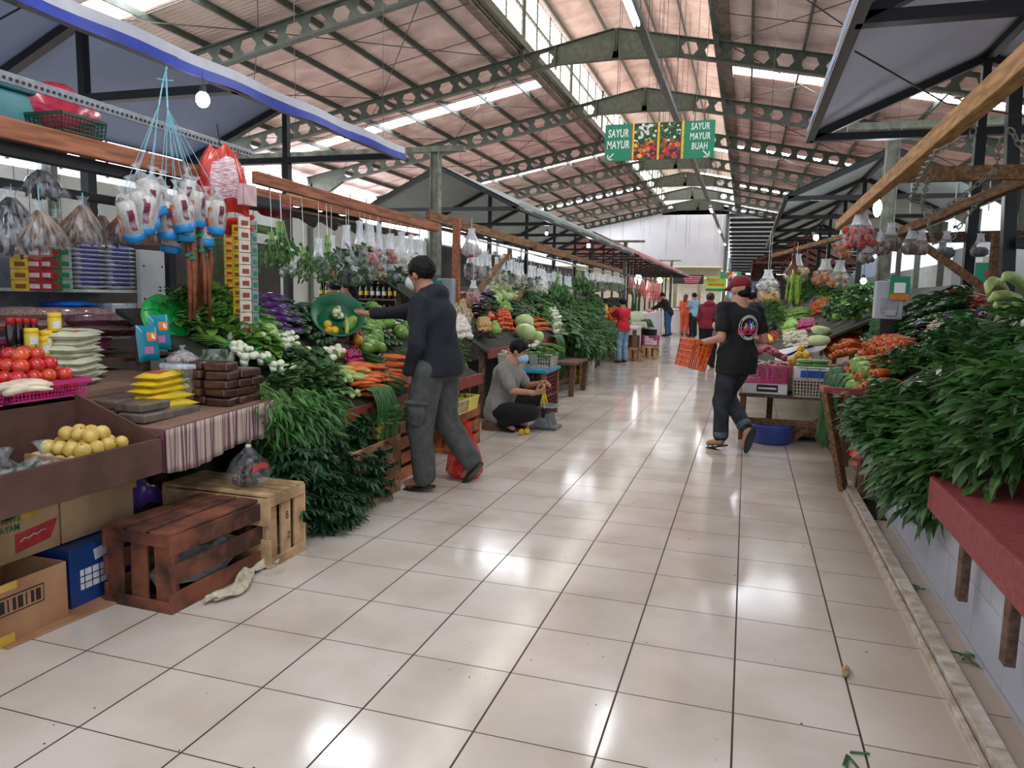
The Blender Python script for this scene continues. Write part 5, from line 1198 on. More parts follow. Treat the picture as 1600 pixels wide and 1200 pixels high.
b = MB(); b.lo((-4.9, .4, .93), (-3.75, 4.3, .95)); b.lo((-4.88, .4, 0), (-4.84, 4.3, .93)); tag(b.build('back_shelf', M_WOODG), 'brown back shelf of the grocery stall under the peanut bags', 'shelf')
# goods table behind the striped one, raised
t = thing('goods_table', 'raised brown table behind the striped cloth', 'table', (-3.5, 3.2, 0)); b = MB(); b.box((-.12, .06, .865), (1.0, 1.0, .03)); b.build('table_top', MATS['brown_cloth_top'], t)
b = MB(); b.box((.37, .06, .8), (.015, .95, .13)); b.build('apron', MATS['brown_cloth_top'], t)
for x in (-.5, .2):
    for y in (-.3, .4): MB().box((x, y, .425), (.05, .05, .85)).build('leg', M_WOODG, t)
GZ = .88
def pack(name, label, cat, p, d, m, R=None, group=None, band=None, puff=.35, crimp=.0):
    """soft sealed packet, pillow shaped"""
    L, W, T = d; b = MB(); n = 10
    def fn(u, v, s):
        x, y = (u-.5)*2, (v-.5)*2; q = max(0, (1-abs(x)**4)*(1-abs(y)**3))**.5; return (x*L/2*(1-.04*abs(y)**2), y*W/2*(1-.05*(1-abs(x))), s*T/2*q+.001*math.sin(17*x+9*y))
    b.sheet(lambda u, v: fn(u, v, 1), n, n); b.sheet(lambda u, v: fn(1-u, v, -1), n, n)
    o = b.build(name, m, None, True, p); o.rotation_euler = (R or Matrix.Identity(3)).to_euler(); tag(o, label, cat, group)
    if band: 
        for (u0, v0, u1, v1, bm, nm) in band:
            bb = MB(); bb.sheet(lambda u, v: (lambda q: (q[0], q[1], q[2]+.0012))(fn(u0+(u1-u0)*u, v0+(v1-v0)*v, 1)), 6, 6); bb.build(nm, bm, o, True)
    return o
M_YPK = mat('yellow_packet', '#e3c628', .3, .08, 8, rnd_v=.05); M_WGP = mat('white_green_packet', '#cfd0b4', .35, .08, 8, rnd_v=.06); M_GPR = mat('green_print_dark', '#2f7a34', .4); M_OPR = mat('orange_print', '#c06a30', .4)
for i in range(5):
    p = aZ(268+i*3, 634-i*2, .79); sl = 1 if i < 3 else 0
    pack('yellow_noodle_packet', 'yellow packet in the stack on the striped table', 'packet', (-2.86+.03*(2-i)*(i < 3), 3.03+.012*i, .812+.036*i), (.14, .3, .045), M_YPK, RZ(.12*(i-2)), 'yellow packets on the striped table', [(.3, .15, .8, .5, M_PRED, 'red_print'), (.2, .6, .8, .9, mat('cream_print', '#e8dca0', .4), 'cream_print')])
M_GREYB = mat('grey_brown_slab_wrap', '#6d6158', .3, .2, 12, rnd_v=.12, coat=.3)
for i, (x, y, z) in enumerate(((-2.74, 2.82, .79), (-2.74, 3.0, .79), (-2.78, 2.84, .835), (-2.95, 2.82, .79), (-2.97, 2.86, .835))):
    b = MB(); b.box((0, 0, 0), (.16, .19, .042)); o = b.build('wrapped_slab', M_GREYB, None, loc=(x+.02, y, z+.003), bev=.008); o.rotation_euler = (0, 0, rnd(-.1, .1)); tag(o, 'grey-brown plastic-wrapped slab before the yellow packets', 'packet', 'grey-brown wrapped slabs')
M_BRSL = mat('dark_brown_tempeh_wrap', '#4a2c24', .35, .35, 14, rnd_v=.2, coat=.4)
for i in range(22):
    k_, r_ = i % 5, i//5
    x, y, z = -2.62-.16*(k_ % 2)-rnd(0, .02), 3.22+.1*(k_//2)+rnd(-.01, .01)+.03, .80+.047*r_
    if r_ >= 4 and k_ > 2: continue
    b = MB(); b.box((0, 0, 0), (.14, .105, .044)); o = b.build('brown_wrapped_block', M_BRSL, None, loc=(x, y, z+.012), bev=.01); o.rotation_euler = (rnd(-.05, .05), 0, rnd(-.15, .15)); tag(o, 'dark brown wrapped block stacked at the end of the striped table', 'packet', 'dark brown blocks on the striped table')
# white-green sacks of flour
for i in range(16):
    c_, r_ = i % 2, i//2
    pack('flour_packet', 'white and green packet in the slumped stack behind the tomatoes', 'packet', (-3.42-.2*c_+rnd(-.02, .02), 3.02+.22*c_+rnd(-.015, .015), GZ+.025+.034*r_), (.24, .27, .05), M_WGP, RZ(rnd(-.15, .15)+.4)@RX(rnd(-.06, .06)), 'white and green packets behind the tomatoes', [(.05, .1, .45, .9, M_GPR, 'green_print'), (.6, .2, .8, .8, M_OPR, 'orange_print')])
# jars with yellow lids
M_YLID = mat('yellow_lid', '#e8c21e', .35, .05); M_YJAR = mat('yellow_jar_label', '#d9be30', .35, .1, 10)
def jar(p, label, r=.036, h=.085, body=M_YJAR, lid=M_YLID, lab=M_PWH, name='spread_jar', group=None, cat='jar'):
    t = thing(name, label, cat, p, group=group)
    MB().lathe([(r*.9, 0), (r, .006), (r, h*.72), (r*.85, h*.8)], 18).build('jar_body', body, t, True)
    MB().lathe([(r*.95, h*.78), (r*.98, h*.8), (r*.98, h), (r*.9, h*1.03)], 18).build('lid', lid, t, True)
    b = MB(); b.sheet(lambda u, v: ((r+.001)*math.cos(-.9+1.1*u), (r+.001)*math.sin(-.9+1.1*u), h*(.18+.42*v)), 8, 2); b.build('label_patch', lab, t); return t
for (px, py, z, lb) in ((50, 543, .93, 'yellow-lidded jar at the left of the small group'), (72, 546, .93, 'yellow-lidded jar in the middle of the small group'), (98, 546, .93, 'yellow-lidded jar with a green band, right of the group'), (86, 518, 1.03, 'single yellow-lidded jar standing on top of the others'), (70, 556, .89, 'lower yellow jar under the group, half hidden'), (92, 560, .89, 'lowest yellow jar with a green strap by the tomatoes')):
    p = aX(px, py, -3.42); jar((p.x, p.y, p.z), lb, .033, .095)
b = MB(); b.box((-3.42, 2.75, .925), (.12, .2, .05)); tag(b.build('jar_riser', M_CARD_B), 'small cardboard riser under the yellow-lidded jars', 'box')
for i in range(4):
    p = aX(18+i*12, 540, -3.5); t = thing('sauce_bottle', 'dark sauce bottle with a red cap in the short row', 'bottle', p, group='dark sauce bottles with red caps')
    MB().lathe([(.02, 0), (.022, .01), (.022, .1), (.012, .13)], 12).build('bottle_body', mat('dark_sauce', '#1c1216', .15, coat=.5), t, True); MB().lathe([(.02, .105), (.02, .135), (.018, .14)], 12).build('cap', M_REDPL, t, True)
# teal pouches with parrots-like motif
M_TEAL = mat('teal_pouch', '#157f93', .25, .1, 10)
for (px, py, lb) in ((232, 562, 'teal pouch with an orange and white motif, left of two'), (250, 545, 'teal pouch with an orange motif, behind and right of the first')):
    p = aX(px, py, -3.1); o = pack('detergent_pouch', lb, 'pouch', (p.x, p.y, p.z+.09), (.13, .2, .05), M_TEAL, RZ(PI/2-.2) @ RX(PI/2-.12) , None, [(.35, .55, .8, .8, M_SO, 'orange_motif'), (.55, .6, .75, .75, M_WH, 'white_motif'), (.2, .2, .6, .4, mat('pink_print', '#c06aa0', .4), 'pink_print')])
# green dish standing on edge
p = aX(257, 498, -3.45)
t = thing('green_plastic_dish', 'bright green ribbed plastic dish standing on its edge', 'dish', p, rot=(RZ(-.3)@RY(PI/2-.35)).to_euler())
MB().lathe([(.001, .012), (.09, .01), (.145, .0), (.155, .012), (.15, .02), (.09, .022), (.001, .022)], 36).build('dish', mat('bright_green_plastic', '#0fa345', .3, .06, 4), t, True)
b = MB()
for k_ in range(10): a = 2*PI*k_/10; b.tube([(.03*math.cos(a), .03*math.sin(a), .023), (.09*math.cos(a+.25), .09*math.sin(a+.25), .024), (.14*math.cos(a+.6), .14*math.sin(a+.6), .021)], .003, 5)
b.build('ribs', mat('deep_green_plastic', '#0b7a34', .35), t)
# clear tub of sachets and clear jar
M_CLEAR = film('clear_tub_plastic', '#dfe8ec', .72, .08)
p = aX(287, 622, -2.86)
t = thing('plastic_tub', 'clear plastic tub of green and white sachets behind the yellow packets', 'tub', p)
MB().lathe([(.085, 0), (.09, .005), (.102, .16), (.112, .165), (.112, .18), (.104, .182)], 28, close=False).build('tub_wall', M_CLEAR, t, True)
b = MB()
for i in range(50): a = rnd(0, 6.28); r = rnd(.02, .075); b.m = i % 3; b.box((r*math.cos(a), r*math.sin(a), rnd(.012, .13)), (.045, .045, .006), rrot(1.2))
b.build('sachets', [M_GPR, M_PWH, mat('teal_sachet', '#3a8f86', .4)], t)['kind'] = 'stuff'
MB().lathe([(.112, .166), (.116, .175), (.112, .19), (.001, .192)], 28, close=False).build('lid', film('milky_lid', '#d0dae0', .35), t, True)
p = aX(287, 560, -2.9); b = MB()
o = thing('peanut_bag', 'small clear bag of pink peanuts on the tub lid', 'bag', (-2.86, t.location.y+.0, t.location.z+.195)); 
for i in range(90): a = rnd(0, 6.28); r = .07*math.sqrt(rnd(0, 1)); b.ell((r*math.cos(a), r*math.sin(a), .012+rnd(0, .035)*(1-r/.08)), (.007, .01, .007), rrot(), nu=6, nv=4)
M_PEA = mat('pink_peanut', '#b5847a', .5, .2, 40, rnd_v=.1); b.build('peanuts', M_PEA, o, True)['kind'] = 'stuff'
MB().lathe([(.07, 0), (.085, .02), (.05, .05), (.008, .07), (.02, .09)], 16, wob=lambda a, t: 1+.06*math.sin(7*a+9*t), close=False).build('film', M_CLEAR, o, True)
p = aX(338, 605, -2.95)
t = thing('glass_jar', 'large clear empty jar behind the brown blocks', 'jar', p)
MB().lathe([(.09, .0), (.1, .01), (.1, .15), (.085, .185), (.07, .19), (.07, .215), (.074, .22)], 28, close=False).build('jar_wall', film('greenish_clear', '#cfe0d2', .8, .06), t, True)
MB().lathe([(.001, 0), (.09, .001)], 28, close=False).build('jar_base', film('greenish_clear'), t, True)
# peanut bags at the back
M_PEAB = mat('bagged_peanuts', '#b08a80', .35, .35, 120, rnd_v=.1, hx2='#6d4a48', coat=.5, bump=.6); M_REDB = mat('bagged_red_beans', '#7a4a50', .35, .35, 110, rnd_v=.12, hx2='#4a2a34', coat=.5, bump=.6)
k_ = 0
for (px, py, m, lb, g) in [(30+52*(i % 3), 508-17*(i//3), M_PEAB, 'flat bag of pink peanuts at the left of the back shelf', 'bags of pink peanuts') for i in range(6)]+[(128+34*(i % 3), 515-15*(i//3), M_REDB, 'flat bag of dark red beans right of the peanut bags', 'bags of dark red beans') for i in range(6)]:
    p = aX(px, py, -3.95-.06*(k_ % 3)); k_ += 1
    pack('bean_bag' if m is M_REDB else 'peanut_pack', lb, 'bag', p, (.2, .3, .085), m, RZ(rnd(-.2, .2)), g)
# shelf with white and blue packets
t = thing('white_shelf', 'white two-tier shelf stacked with sugar bags', 'shelf', (-4.5, 4.15, 0))
b = MB(); b.lo((-.3, -.55, 1.36), (.18, .42, 1.38)); b.build('shelf_board', M_PWH, t); b = MB(); b.lo((-.3, -.55, 1.03), (.18, .42, 1.05)); b.build('shelf_board', M_PWH, t)
b = MB(); b.lo((-.32, -.55, .95), (-.3, .42, 1.75)); b.build('back_board', mat('grey_board', '#7b8088', .8), t)
for x in (-.28, .14):
    for y in (-.5, .36): MB().box((x, y, .475), (.04, .04, .95)).build('leg', M_PWH, t)
M_SUG = mat('white_sugar_bag', '#cfd3dc', .35, .08, 14, rnd_v=.06, coat=.2); M_BLP = mat('blue_packet', '#1a6fd0', .3, .2, 14, rnd_v=.1)
M_VIO = mat('violet_print', '#4a3fa8', .4)
for i in range(30):
    c_, r_ = i % 3, i//3
    pack('sugar_bag', 'white sugar bag in the piles on the upper white shelf', 'bag', (-4.45, 3.78+.27*c_, 1.4+.031*r_), (.24, .26, .042), M_SUG, RZ(rnd(-.08, .08)), 'white sugar bags on the upper shelf', [(.72, .2, .98, .8, M_VIO, 'violet_print')] if c_ else None)
for i in range(7): pack('blue_packet', 'bright blue packet in the pile on the lower white shelf', 'packet', (-4.42, 3.92+rnd(-.01, .01), 1.07+.034*i), (.22, .32, .05), M_BLP, RZ(rnd(-.1, .1)), 'blue packets on the lower shelf')
for i in range(6): b = MB(); b.box((0, 0, 0), (.16, .13, .075)); tag(b.build('tissue_pack', M_SUG, None, loc=(-4.38, 4.25+.135*(i % 2), 1.09+.078*(i//2)), bev=.008), 'white paper-wrapped block right of the blue packets', 'packet', 'white blocks by the blue packets')
# lemons, cucumbers in film, garlic in the lower tray
TZ = .58
for L_, (a, c_) in enumerate(((6, 5), (5, 5), (4, 4), (3, 2))):
    for u in range(a):
        for v in range(c_): spawn('lemon', (-2.72+(u-(a-1)/2)*.064-.02+rnd(-.005, .005), 2.49+(v-(c_-1)/2)*.066+rnd(-.005, .005)-.0, TZ+.033+.05*L_), rrot(1), rnd(.95, 1.12), 'round pale yellow lime in the lower brown tray', 'yellow limes in the lower brown tray')
M_FILM = film('clear_film', '#dfe6ea', .78)
for i, y in enumerate((2.1, 2.26)):
    t = thing('cucumber_bag', ['knotted clear bag of cucumbers in the lower tray, nearer the photo edge', 'knotted clear bag of cucumbers in the lower tray, beside the limes'][i], 'bag', (-2.72, y, TZ))
    for q in range(5):
        c = bpy.data.objects.new('cucumber', KD['zucchini'][2][0]); COL.objects.link(c); c.parent = t; c.location = (-.1+.05*q, 0, .04+.03*(q % 2)); c.rotation_euler = (PI/2, rnd(-.1, .1), rnd(-.2, .2)); c.scale = (.8, .8, .85)
    MB().lathe([(.1, 0), (.14, .03), (.12, .08), (.05, .12), (.012, .15), (.02, .17), (.035, .19)], 20, wob=lambda a, t_: 1+.07*math.sin(6*a+8*t_)+.04*math.sin(11*a), close=False).build('film', M_FILM, t, True)
for i in range(26): spawn('root', (-2.68+rnd(-.12, .1), 1.72+rnd(-.12, .1), TZ+.02+rnd(0, .04)), rrot(.3) @ RX(PI/2), rnd(.6, .8), 'short pale peeled root in the corner of the lower tray', 'pale peeled roots in the lower tray')
b = MB(); b.lo((-2.545, 1.5, .6), (-2.53, 2.3, .70)); b.lo((-2.85, 2.285, .6), (-2.53, 2.3, .70)); o = tag(b.build('green_edged_carton', M_CARD_B), 'low carton with a green edge inside the lower tray', 'box')
b = MB(); b.lo((-2.55, 1.5, .695), (-2.525, 2.31, .715)); b.build('green_tape', mat('green_tape', '#128a5c', .4), o)
# bag of dark lumps on the pale crate
p = Vector((-2.42, 3.18, .392)); t = thing('knotted_bag', 'knotted clear bag of dark brown lumps with a red print on the pale crate', 'bag', p)
b = MB()
for i in range(70):
    a = rnd(0, 6.28); z = rnd(.015, .1); r = rnd(0, .085)*math.sqrt(max(.1, 1-(z/.14)**2)); b.ell((r*math.cos(a), r*math.sin(a), z), (.018, .014, .012), rrot(), nu=7, nv=5)
b.build('contents', mat('dark_palm_sugar', '#553530', .5, .3, 20), t, True)['kind'] = 'stuff'
MB().lathe([(.001, 0), (.08, .002), (.108, .03), (.11, .08), (.085, .13), (.05, .165), (.018, .2), (.01, .215), (.018, .235), (.014, .25)], 30, wob=lambda a, t_: 1+.05*math.sin(6*a+7*t_)+.03*math.sin(13*a-5*t_), close=False).build('film', film('bag_film', '#cdd0d4', .93), t, True)
b = MB(); b.sheet(lambda u, v: ((.106-.004*v)*math.cos(-.75+1.0*u), (.106-.004*v)*math.sin(-.75+1.0*u), .085+.03*v+.02*math.sin(u*3)), 10, 3); b.build('red_print', M_PRED, t)
MB().lathe([(.012, .2), (.016, .208), (.012, .216)], 10).build('knot', mat('cream_knot', '#d8c8a8', .6), t)
# ================================================================ MIDDLE LEFT STALLS
random.seed(51)
pile('garlic', [(690, 508), (728, 506), (738, 534), (692, 536)], PL2, .07, 'cream mushroom-like garlic in the front heap behind the man in the dark hoodie', 'garlic bulbs in the front of the middle stall', 2, .03, scale=1.3)
pile('root', [(700, 494), (732, 492), (738, 508), (704, 510)], PL2, .05, 'bagged white root with a pink sheen behind the garlic', 'white roots behind the garlic', 3, .02, None, scale=.9)
b = MB()
for i in range(240): a = rnd(0, 6.28); r = .16*math.sqrt(rnd(0, 1)); b.ell((r*math.cos(a)*1.1, r*math.sin(a), rnd(0, .1)*(1-r/.2)), (.022, .008, .006), rrot(.8), nu=5, nv=4)
tag(b.build('dried_mushroom_heap', M_DARKB, smooth=True, loc=aP(752, 530, PL2)+Vector((0, 0, .02))), 'heap of dark brown dried mushrooms in front of the tomatoes', 'dried mushrooms', kind='stuff')
pile('tomato_s', [(771, 496), (795, 494), (804, 520), (776, 522)], PL2, .058, 'orange-red tomato in the neat bank behind the squatting youth', 'orange-red tomato bank', 3, .03)
pile('tomato', [(760, 500), (768, 499), (770, 506), (762, 507)], PL2, .08, 'single big red tomato left of the tomato bank', 'red tomatoes left of the tomato bank', 1, .05, scale=1.3)
pile('chayote', [(768, 512), (776, 510), (780, 522), (770, 524)], PL2, .07, 'small green squash at the foot of the tomato bank', 'green squash by the tomato bank', 1, .02)
pile('potato', [(712, 485), (730, 483), (738, 497), (716, 500)], PL2, .055, 'buff potato in the small heap above the garlic', 'potatoes above the garlic', 3, .02)
pile('potato', [(745, 508), (765, 507), (768, 520), (748, 522)], PL2, .06, 'yellowish potato behind the dried mushrooms', 'potatoes behind the dried mushrooms', 2, .02)
pile('chilli', [(704, 462), (738, 460), (744, 480), (712, 482)], PL2, .04, 'red chilli in the mound at the top of the middle stall', 'red chillies at the top of the middle stall', 4, .05, (PI/2, 0, PI*.3), scale=1.6, sp2=.1)
pile('eggplant_d', [(735, 480), (768, 474), (778, 498), (745, 502)], PL2, .07, 'black-purple eggplant beside the chillies', 'black-purple eggplants of the middle stall', 2, .03, (PI/2, 0, PI*.4), sp2=.15)
pile('eggplant', [(745, 462), (772, 460), (782, 485), (758, 488)], PL2, .06, 'purple eggplant below the short brown post', 'purple eggplants of the middle stall', 2, .04, (PI/2, 0, PI*.4), sp2=.15)
pile('cabbage', [(762, 458), (800, 455), (808, 482), (770, 486)], PL2, .16, 'pale cabbage in the upper row of the middle stall', 'pale cabbages of the middle stall', 1, .1)
pile('cabbage_g', [(776, 482), (790, 480), (798, 496), (782, 498)], PL2, .13, 'small green cabbage above the tomato bank', 'small green cabbages above the tomato bank', 1, .06)
pile('cabbage_g', [(690, 486), (712, 484), (716, 496), (692, 500)], PL2, .12, 'small green cabbage next to the potatoes', 'small green cabbages next to the potatoes', 1, .06)
pile('zucchini', [(795, 482), (812, 480), (826, 508), (806, 512)], PL2, .08, 'dark marrow right of the tomato bank', 'dark marrows right of the tomato bank', 2, .02, (PI/2, 0, PI*.4), sp2=.2)
pile('carrot', [(815, 500), (842, 497), (858, 522), (834, 526)], PL2, .05, 'carrot in the stack of the middle stall', 'carrots of the middle stall', 3, .02, (PI/2, 0, -PI*.42), sp2=.2)
for px, py, sc, lb in ((816, 517, 1.5, 'big round white cabbage above the long one'), (818, 532, 1.45, 'big long white cabbage at the edge of the middle stall'), (835, 540, 1.0, 'small white cabbage at the rail of the middle stall')):
    p = aP(px, py, PL2); spawn('cabbage', p+Vector((.03, -.02, .12)), rrot(.3), (sc, sc*1.2, sc), lb)
pile('scallion', [(850, 498), (864, 497), (880, 524), (864, 528)], PL2, .1, 'white bulb onion bunch right of the middle stall carrots', 'bulb onion bunches of the middle stall', 3, .03, lambda i, j: dirR((-.9, rnd(-.3, .5), .25)))
for k_, (px0, py0, px1, py1, key, lb, g) in enumerate(((800, 462, 880, 492, 'spinach', 'dark leafy bunch in the upper bank of the middle stall', 'dark leafy upper bank'), (864, 502, 892, 532, 'bokchoy', 'mustard green bunch with pale stalks in the middle stall', 'mustard greens of the middle stall'), (886, 510, 922, 545, 'kangkung', 'leafy bunch in the big green wall before the boy in red', 'big green wall of leaves'), (840, 470, 880, 500, 'spinach', 'spinach bunch above the middle stall carrots', 'spinach above the middle carrots'), (880, 468, 925, 500, 'spinach', 'dark spinach bunch at the top before the boy in red', 'spinach before the boy in red'))):
    pile(key, [(px0, py0), (px1, py0-3), (px1+8, py1), (px0+8, py1+2)], PL2, .19, lb, g, 1, .04, lambda i, j: dirR((1, rnd(-.7, .1), rnd(-.7, -.1))), scale=1.0, sp2=.17)
heap('kangkung', [((-2.85+rnd(-.1, .05), 11.1+.24*(i % 6), .9-.14*(i//6)), (.5, rnd(-.5, 0), -.85)) for i in range(16)], 'leafy bunch hanging low over the rail above the wooden bench', 'leaves hanging low by the bench', 1.15)
heap('chive', [((-2.72, 10.35+.09*i, .8), (1, 0, 0)) for i in range(5)], 'dark chive bundle hanging over the middle red rail', 'chive bundles on the middle rail', 1.1)
# stall of the boy in red
display('sloping vegetable display by the boy in red', -2.75, -3.95, 14.9, 18.6, (-.93, -.6, 0), M_DISP)
PL3 = (-.93, -.6, 0)
pile('lemon_y', [(932, 486), (948, 484), (952, 500), (936, 502)], PL3, .09, 'yellow citrus left of the boy in red', 'yellow citrus by the boy in red', 2, .05, scale=1.2)
pile('tomato_s', [(945, 492), (966, 490), (972, 507), (952, 510)], PL3, .08, 'orange tomato heap piece left of the boy in red', 'orange tomatoes by the boy in red', 3, .06, scale=1.3)
pile('kangkung', [(925, 503), (940, 505), (944, 518), (930, 518)], PL3, .22, 'leafy bunch under the orange tomatoes', 'leaves under the orange tomatoes', 1, .0, lambda i, j: dirR((1, -.5, -.6)), scale=.9)
pile('eggplant_d', [(940, 475), (975, 473), (978, 488), (944, 490)], PL3, .1, 'dark eggplant at the top of the stall of the boy in red', 'dark eggplants by the boy in red', 2, .05, (PI/2, 0, PI*.4), sp2=.2)
pile('scallion', [(978, 500), (1000, 498), (1008, 512), (984, 515)], PL3, .16, 'white stalk bunch right of the boy in red', 'white stalks right of the boy in red', 2, .03, lambda i, j: dirR((-.9, 0, .2)), scale=1.3)
# furniture along the aisle, left
b = MB()
t = thing('foam_box', 'white foam box behind the yellow trays', 'box', (-2.85, 6.65, .0)); MB().box((0, 0, .27), (.3, .42, .54)).build('box_body', mat('white_foam', '#d5d8dc', .6, .03, 10), t, bev=.01); MB().box((0, 0, .56), (.32, .44, .05)).build('lid', MATS['white_foam'], t, bev=.01)
M_YPL = mat('yellow_plastic_crate', '#dccb55', .4, .06, 6)
for (y, lb, m) in ((6.12, 'yellow plastic tray of dried roots on the orange-brown crate', M_YPL), (5.86, 'cream plastic tray half behind the man in the dark hoodie', mat('cream_plastic', '#cbbf8a', .4))):
    basket('plastic_tray', lb, (-2.5, y), .26, .46, .11, m, z=.385, cat='tray', solidw=(m is M_YPL))
    b = MB()
    for i in range(110): b.tube([(rnd(-.2, .2), rnd(-.11, .11), rnd(.04, .1)), (rnd(-.2, .2), rnd(-.11, .11), rnd(.05, .12))], .007, 5) if False else b.ell((rnd(-.2, .2), rnd(-.11, .11), rnd(.05, .115)), (.02, .008, .007), rrot(.5), nu=5, nv=4)
    tag(b.build('dried_root_heap', mat('brown_dried_roots', '#6d4630', .8, .3, 30), smooth=True, loc=(-2.5, y, .385)), 'brown dried roots filling the %s tray' % ('yellow' if m is M_YPL else 'cream'), 'dried roots', kind='stuff')
# blue topped stand with baskets beside the youth
M_CYAN = mat('cyan_tape_edge', '#1f97bf', .4); M_MAR = mat('maroon_plastic', '#6e1a24', .4, .1, 6); M_WBK = mat('offwhite_plastic', '#c4c1b2', .45, .06, 6)
t = thing('low_stand', 'low wooden stand with a cyan edged top beside the squatting youth', 'stand', (-2.42, 8.35, 0))
MB().box((0, 0, .55), (.62, .7, .03)).build('top', M_CYAN, t)
for sx_ in (-1, 1):
    for sy in (-1, 1): MB().box((sx_*.27, sy*.3, .267), (.05, .05, .534)).build('leg', M_WOODB, t)
for i, z in enumerate((0, .27)): basket('plastic_crate', ['lower maroon crate under the cyan edged stand', 'upper maroon crate under the cyan edged stand'][i], (-2.36, 8.35), .5, .44, .25, M_MAR, z=z, cat='crate', bars=.012, nl=10, nw=9, nh=5)
for i, (x, y) in enumerate(((-2.56, 8.2), (-2.26, 8.45))):
    basket('plastic_basket', ['off-white basket of leeks on the cyan edged stand, nearer', 'off-white basket of leeks on the cyan edged stand, farther'][i], (x, y), .36, .26, .16, M_WBK, z=.566, nl=14, bars=.008)
heap('scallion', [((-2.35+rnd(-.15, .1), 8.3+rnd(-.15, .2), .76+.03*i), (.9, rnd(-.5, .1), -.1)) for i in range(4)], 'spring onion bunch lying across the off-white baskets', 'spring onions on the off-white baskets')
heap('chive', [((-2.25, 8.45+.06*i, .76), (1, -.3, 0)) for i in range(4)], 'dark chive bundle drooping off the cyan edged stand', 'chives drooping off the stand', .55)
for i in range(14): spawn('root', (-2.56+rnd(-.1, .12), 8.2+rnd(-.14, .14), .74+rnd(0, .05)), rrot(.4)@RX(PI/2), 1, 'cream root in the nearer off-white basket', 'cream roots in the off-white basket')
# scale
t = thing('weighing_scale', 'old grey metal scale with a shiny pan beside the youth', 'scale', (-1.98, 7.55, 0))
M_MET = mat('brushed_steel', '#a9adae', .3, .1, 20, metal=.8); M_GRY = mat('worn_grey_paint', '#6f7272', .5, .2, 15)
b = MB(); b.box((0, 0, .02), (.3, .26, .03)); b.box((0, 0, .1), (.12, .2, .14), taper=1.5); b.build('base', M_GRY, t, bev=.005)
MB().lathe([(.02, .18), (.03, .2), (.14, .235), (.16, .25), (.155, .252), (.03, .21)], 24).build('pan', M_MET, t, True)
MB().box((0, -.1, .12), (.04, .03, .2)).build('slider', M_DARK, t)
p = aZ(795, 640, .0)
# bench, crates and bucket farther down
t = thing('wooden_bench', 'small weathered wooden bench before the yellow crate', 'bench', (-2.5, 10.4, 0))
MB().box((0, .1, .47), (.55, 1.0, .04)).build('seat', M_WOODG, t, bev=.004)
for (x, y) in ((-.22, -.3), (.22, -.3), (-.22, .5), (.22, .5)): MB().box((x, y, .225), (.07, .06, .45), RY(.06*(1 if x > 0 else -1))).build('leg', M_WOODG, t)
MB().box((0, .1, .18), (.04, .8, .05)).build('stretcher', M_WOODG, t)
basket('plastic_crate', 'yellow plastic crate with round holes on the floor past the bench', (-2.72, 11.9), .62, .44, .32, mat('deep_yellow_plastic', '#d2a21e', .4, .08, 6), cat='crate', bars=.03, nl=7, nw=6, nh=3)
basket('plastic_crate', 'brown lattice crate tipped on top of the yellow one', (-2.75, 11.9), .6, .42, .3, mat('brown_plastic', '#5c3026', .5, .1, 6), z=.33, rot=(.35, -.1, .15), cat='crate', bars=.012, nl=12)
t = thing('bucket', 'white plastic bucket past the yellow crate', 'bucket', (-2.82, 13.6, 0)); MB().lathe([(.15, 0), (.16, .01), (.19, .42), (.2, .43), (.2, .46), (.18, .46)], 24, close=False).build('bucket_wall', mat('white_bucket', '#c9c5b6', .4, .05, 6), t, True)
MB().lathe([(.001, .44), (.18, .44)], 24, close=False).build('lid', MATS['white_bucket'], t, True)
t = thing('blue_drum', 'dark blue plastic drum under the stall before the boy in red', 'drum', (-3.15, 14.9, 0)); MB().lathe([(.28, 0), (.3, .03), (.31, .3), (.3, .55), (.26, .62), (.001, .63)], 26).build('drum_body', mat('navy_plastic', '#1d3a66', .35, .06, 4), t, True)
t = thing('wooden_table', 'rough wooden table with a white top behind the boy in red', 'table', (-2.6, 17.2, 0)); MB().box((0, 0, .72), (.6, 1.6, .04)).build('top', M_PWH, t)
for (x, y) in ((-.26, -.7), (.26, -.7), (-.26, .7), (.26, .7)): MB().box((x, y, .35), (.08, .08, .7)).build('leg', M_WOODB, t)
MB().box((.0, -.1, .38), (.5, .7, .3)).build('drawer_box', M_WOODG, t)
crate('rough wooden crate under the white-topped table', (-2.3, 16.6), .4, .3, .3, M_CRM)
basket('plastic_basket', 'hot pink basket on a small crate past the boy in red', (-2.1, 17.5), .4, .36, .22, M_PINKP, z=.31)
crate('small crate under the hot pink basket', (-2.1, 17.5), .42, .36, .3, M_CRL)
heap('chive', [((-2.3+rnd(-.1, .1), 17.6+.1*i, .85), (1, -.3, .3)) for i in range(3)], 'dark green leek bundle lying past the boy in red', 'dark leeks past the boy in red', 1)
t = thing('cooking_pot', 'dark pot standing on the hot pink basket', 'pot', (-2.12, 17.5, .535)); MB().lathe([(.12, 0), (.16, .03), (.16, .14), (.17, .15)], 20).build('pot_body', M_DARK, t, True); MB().lathe([(.16, .15), (.05, .19), (.001, .2)], 20, close=False).build('lid', M_MET, t, True)
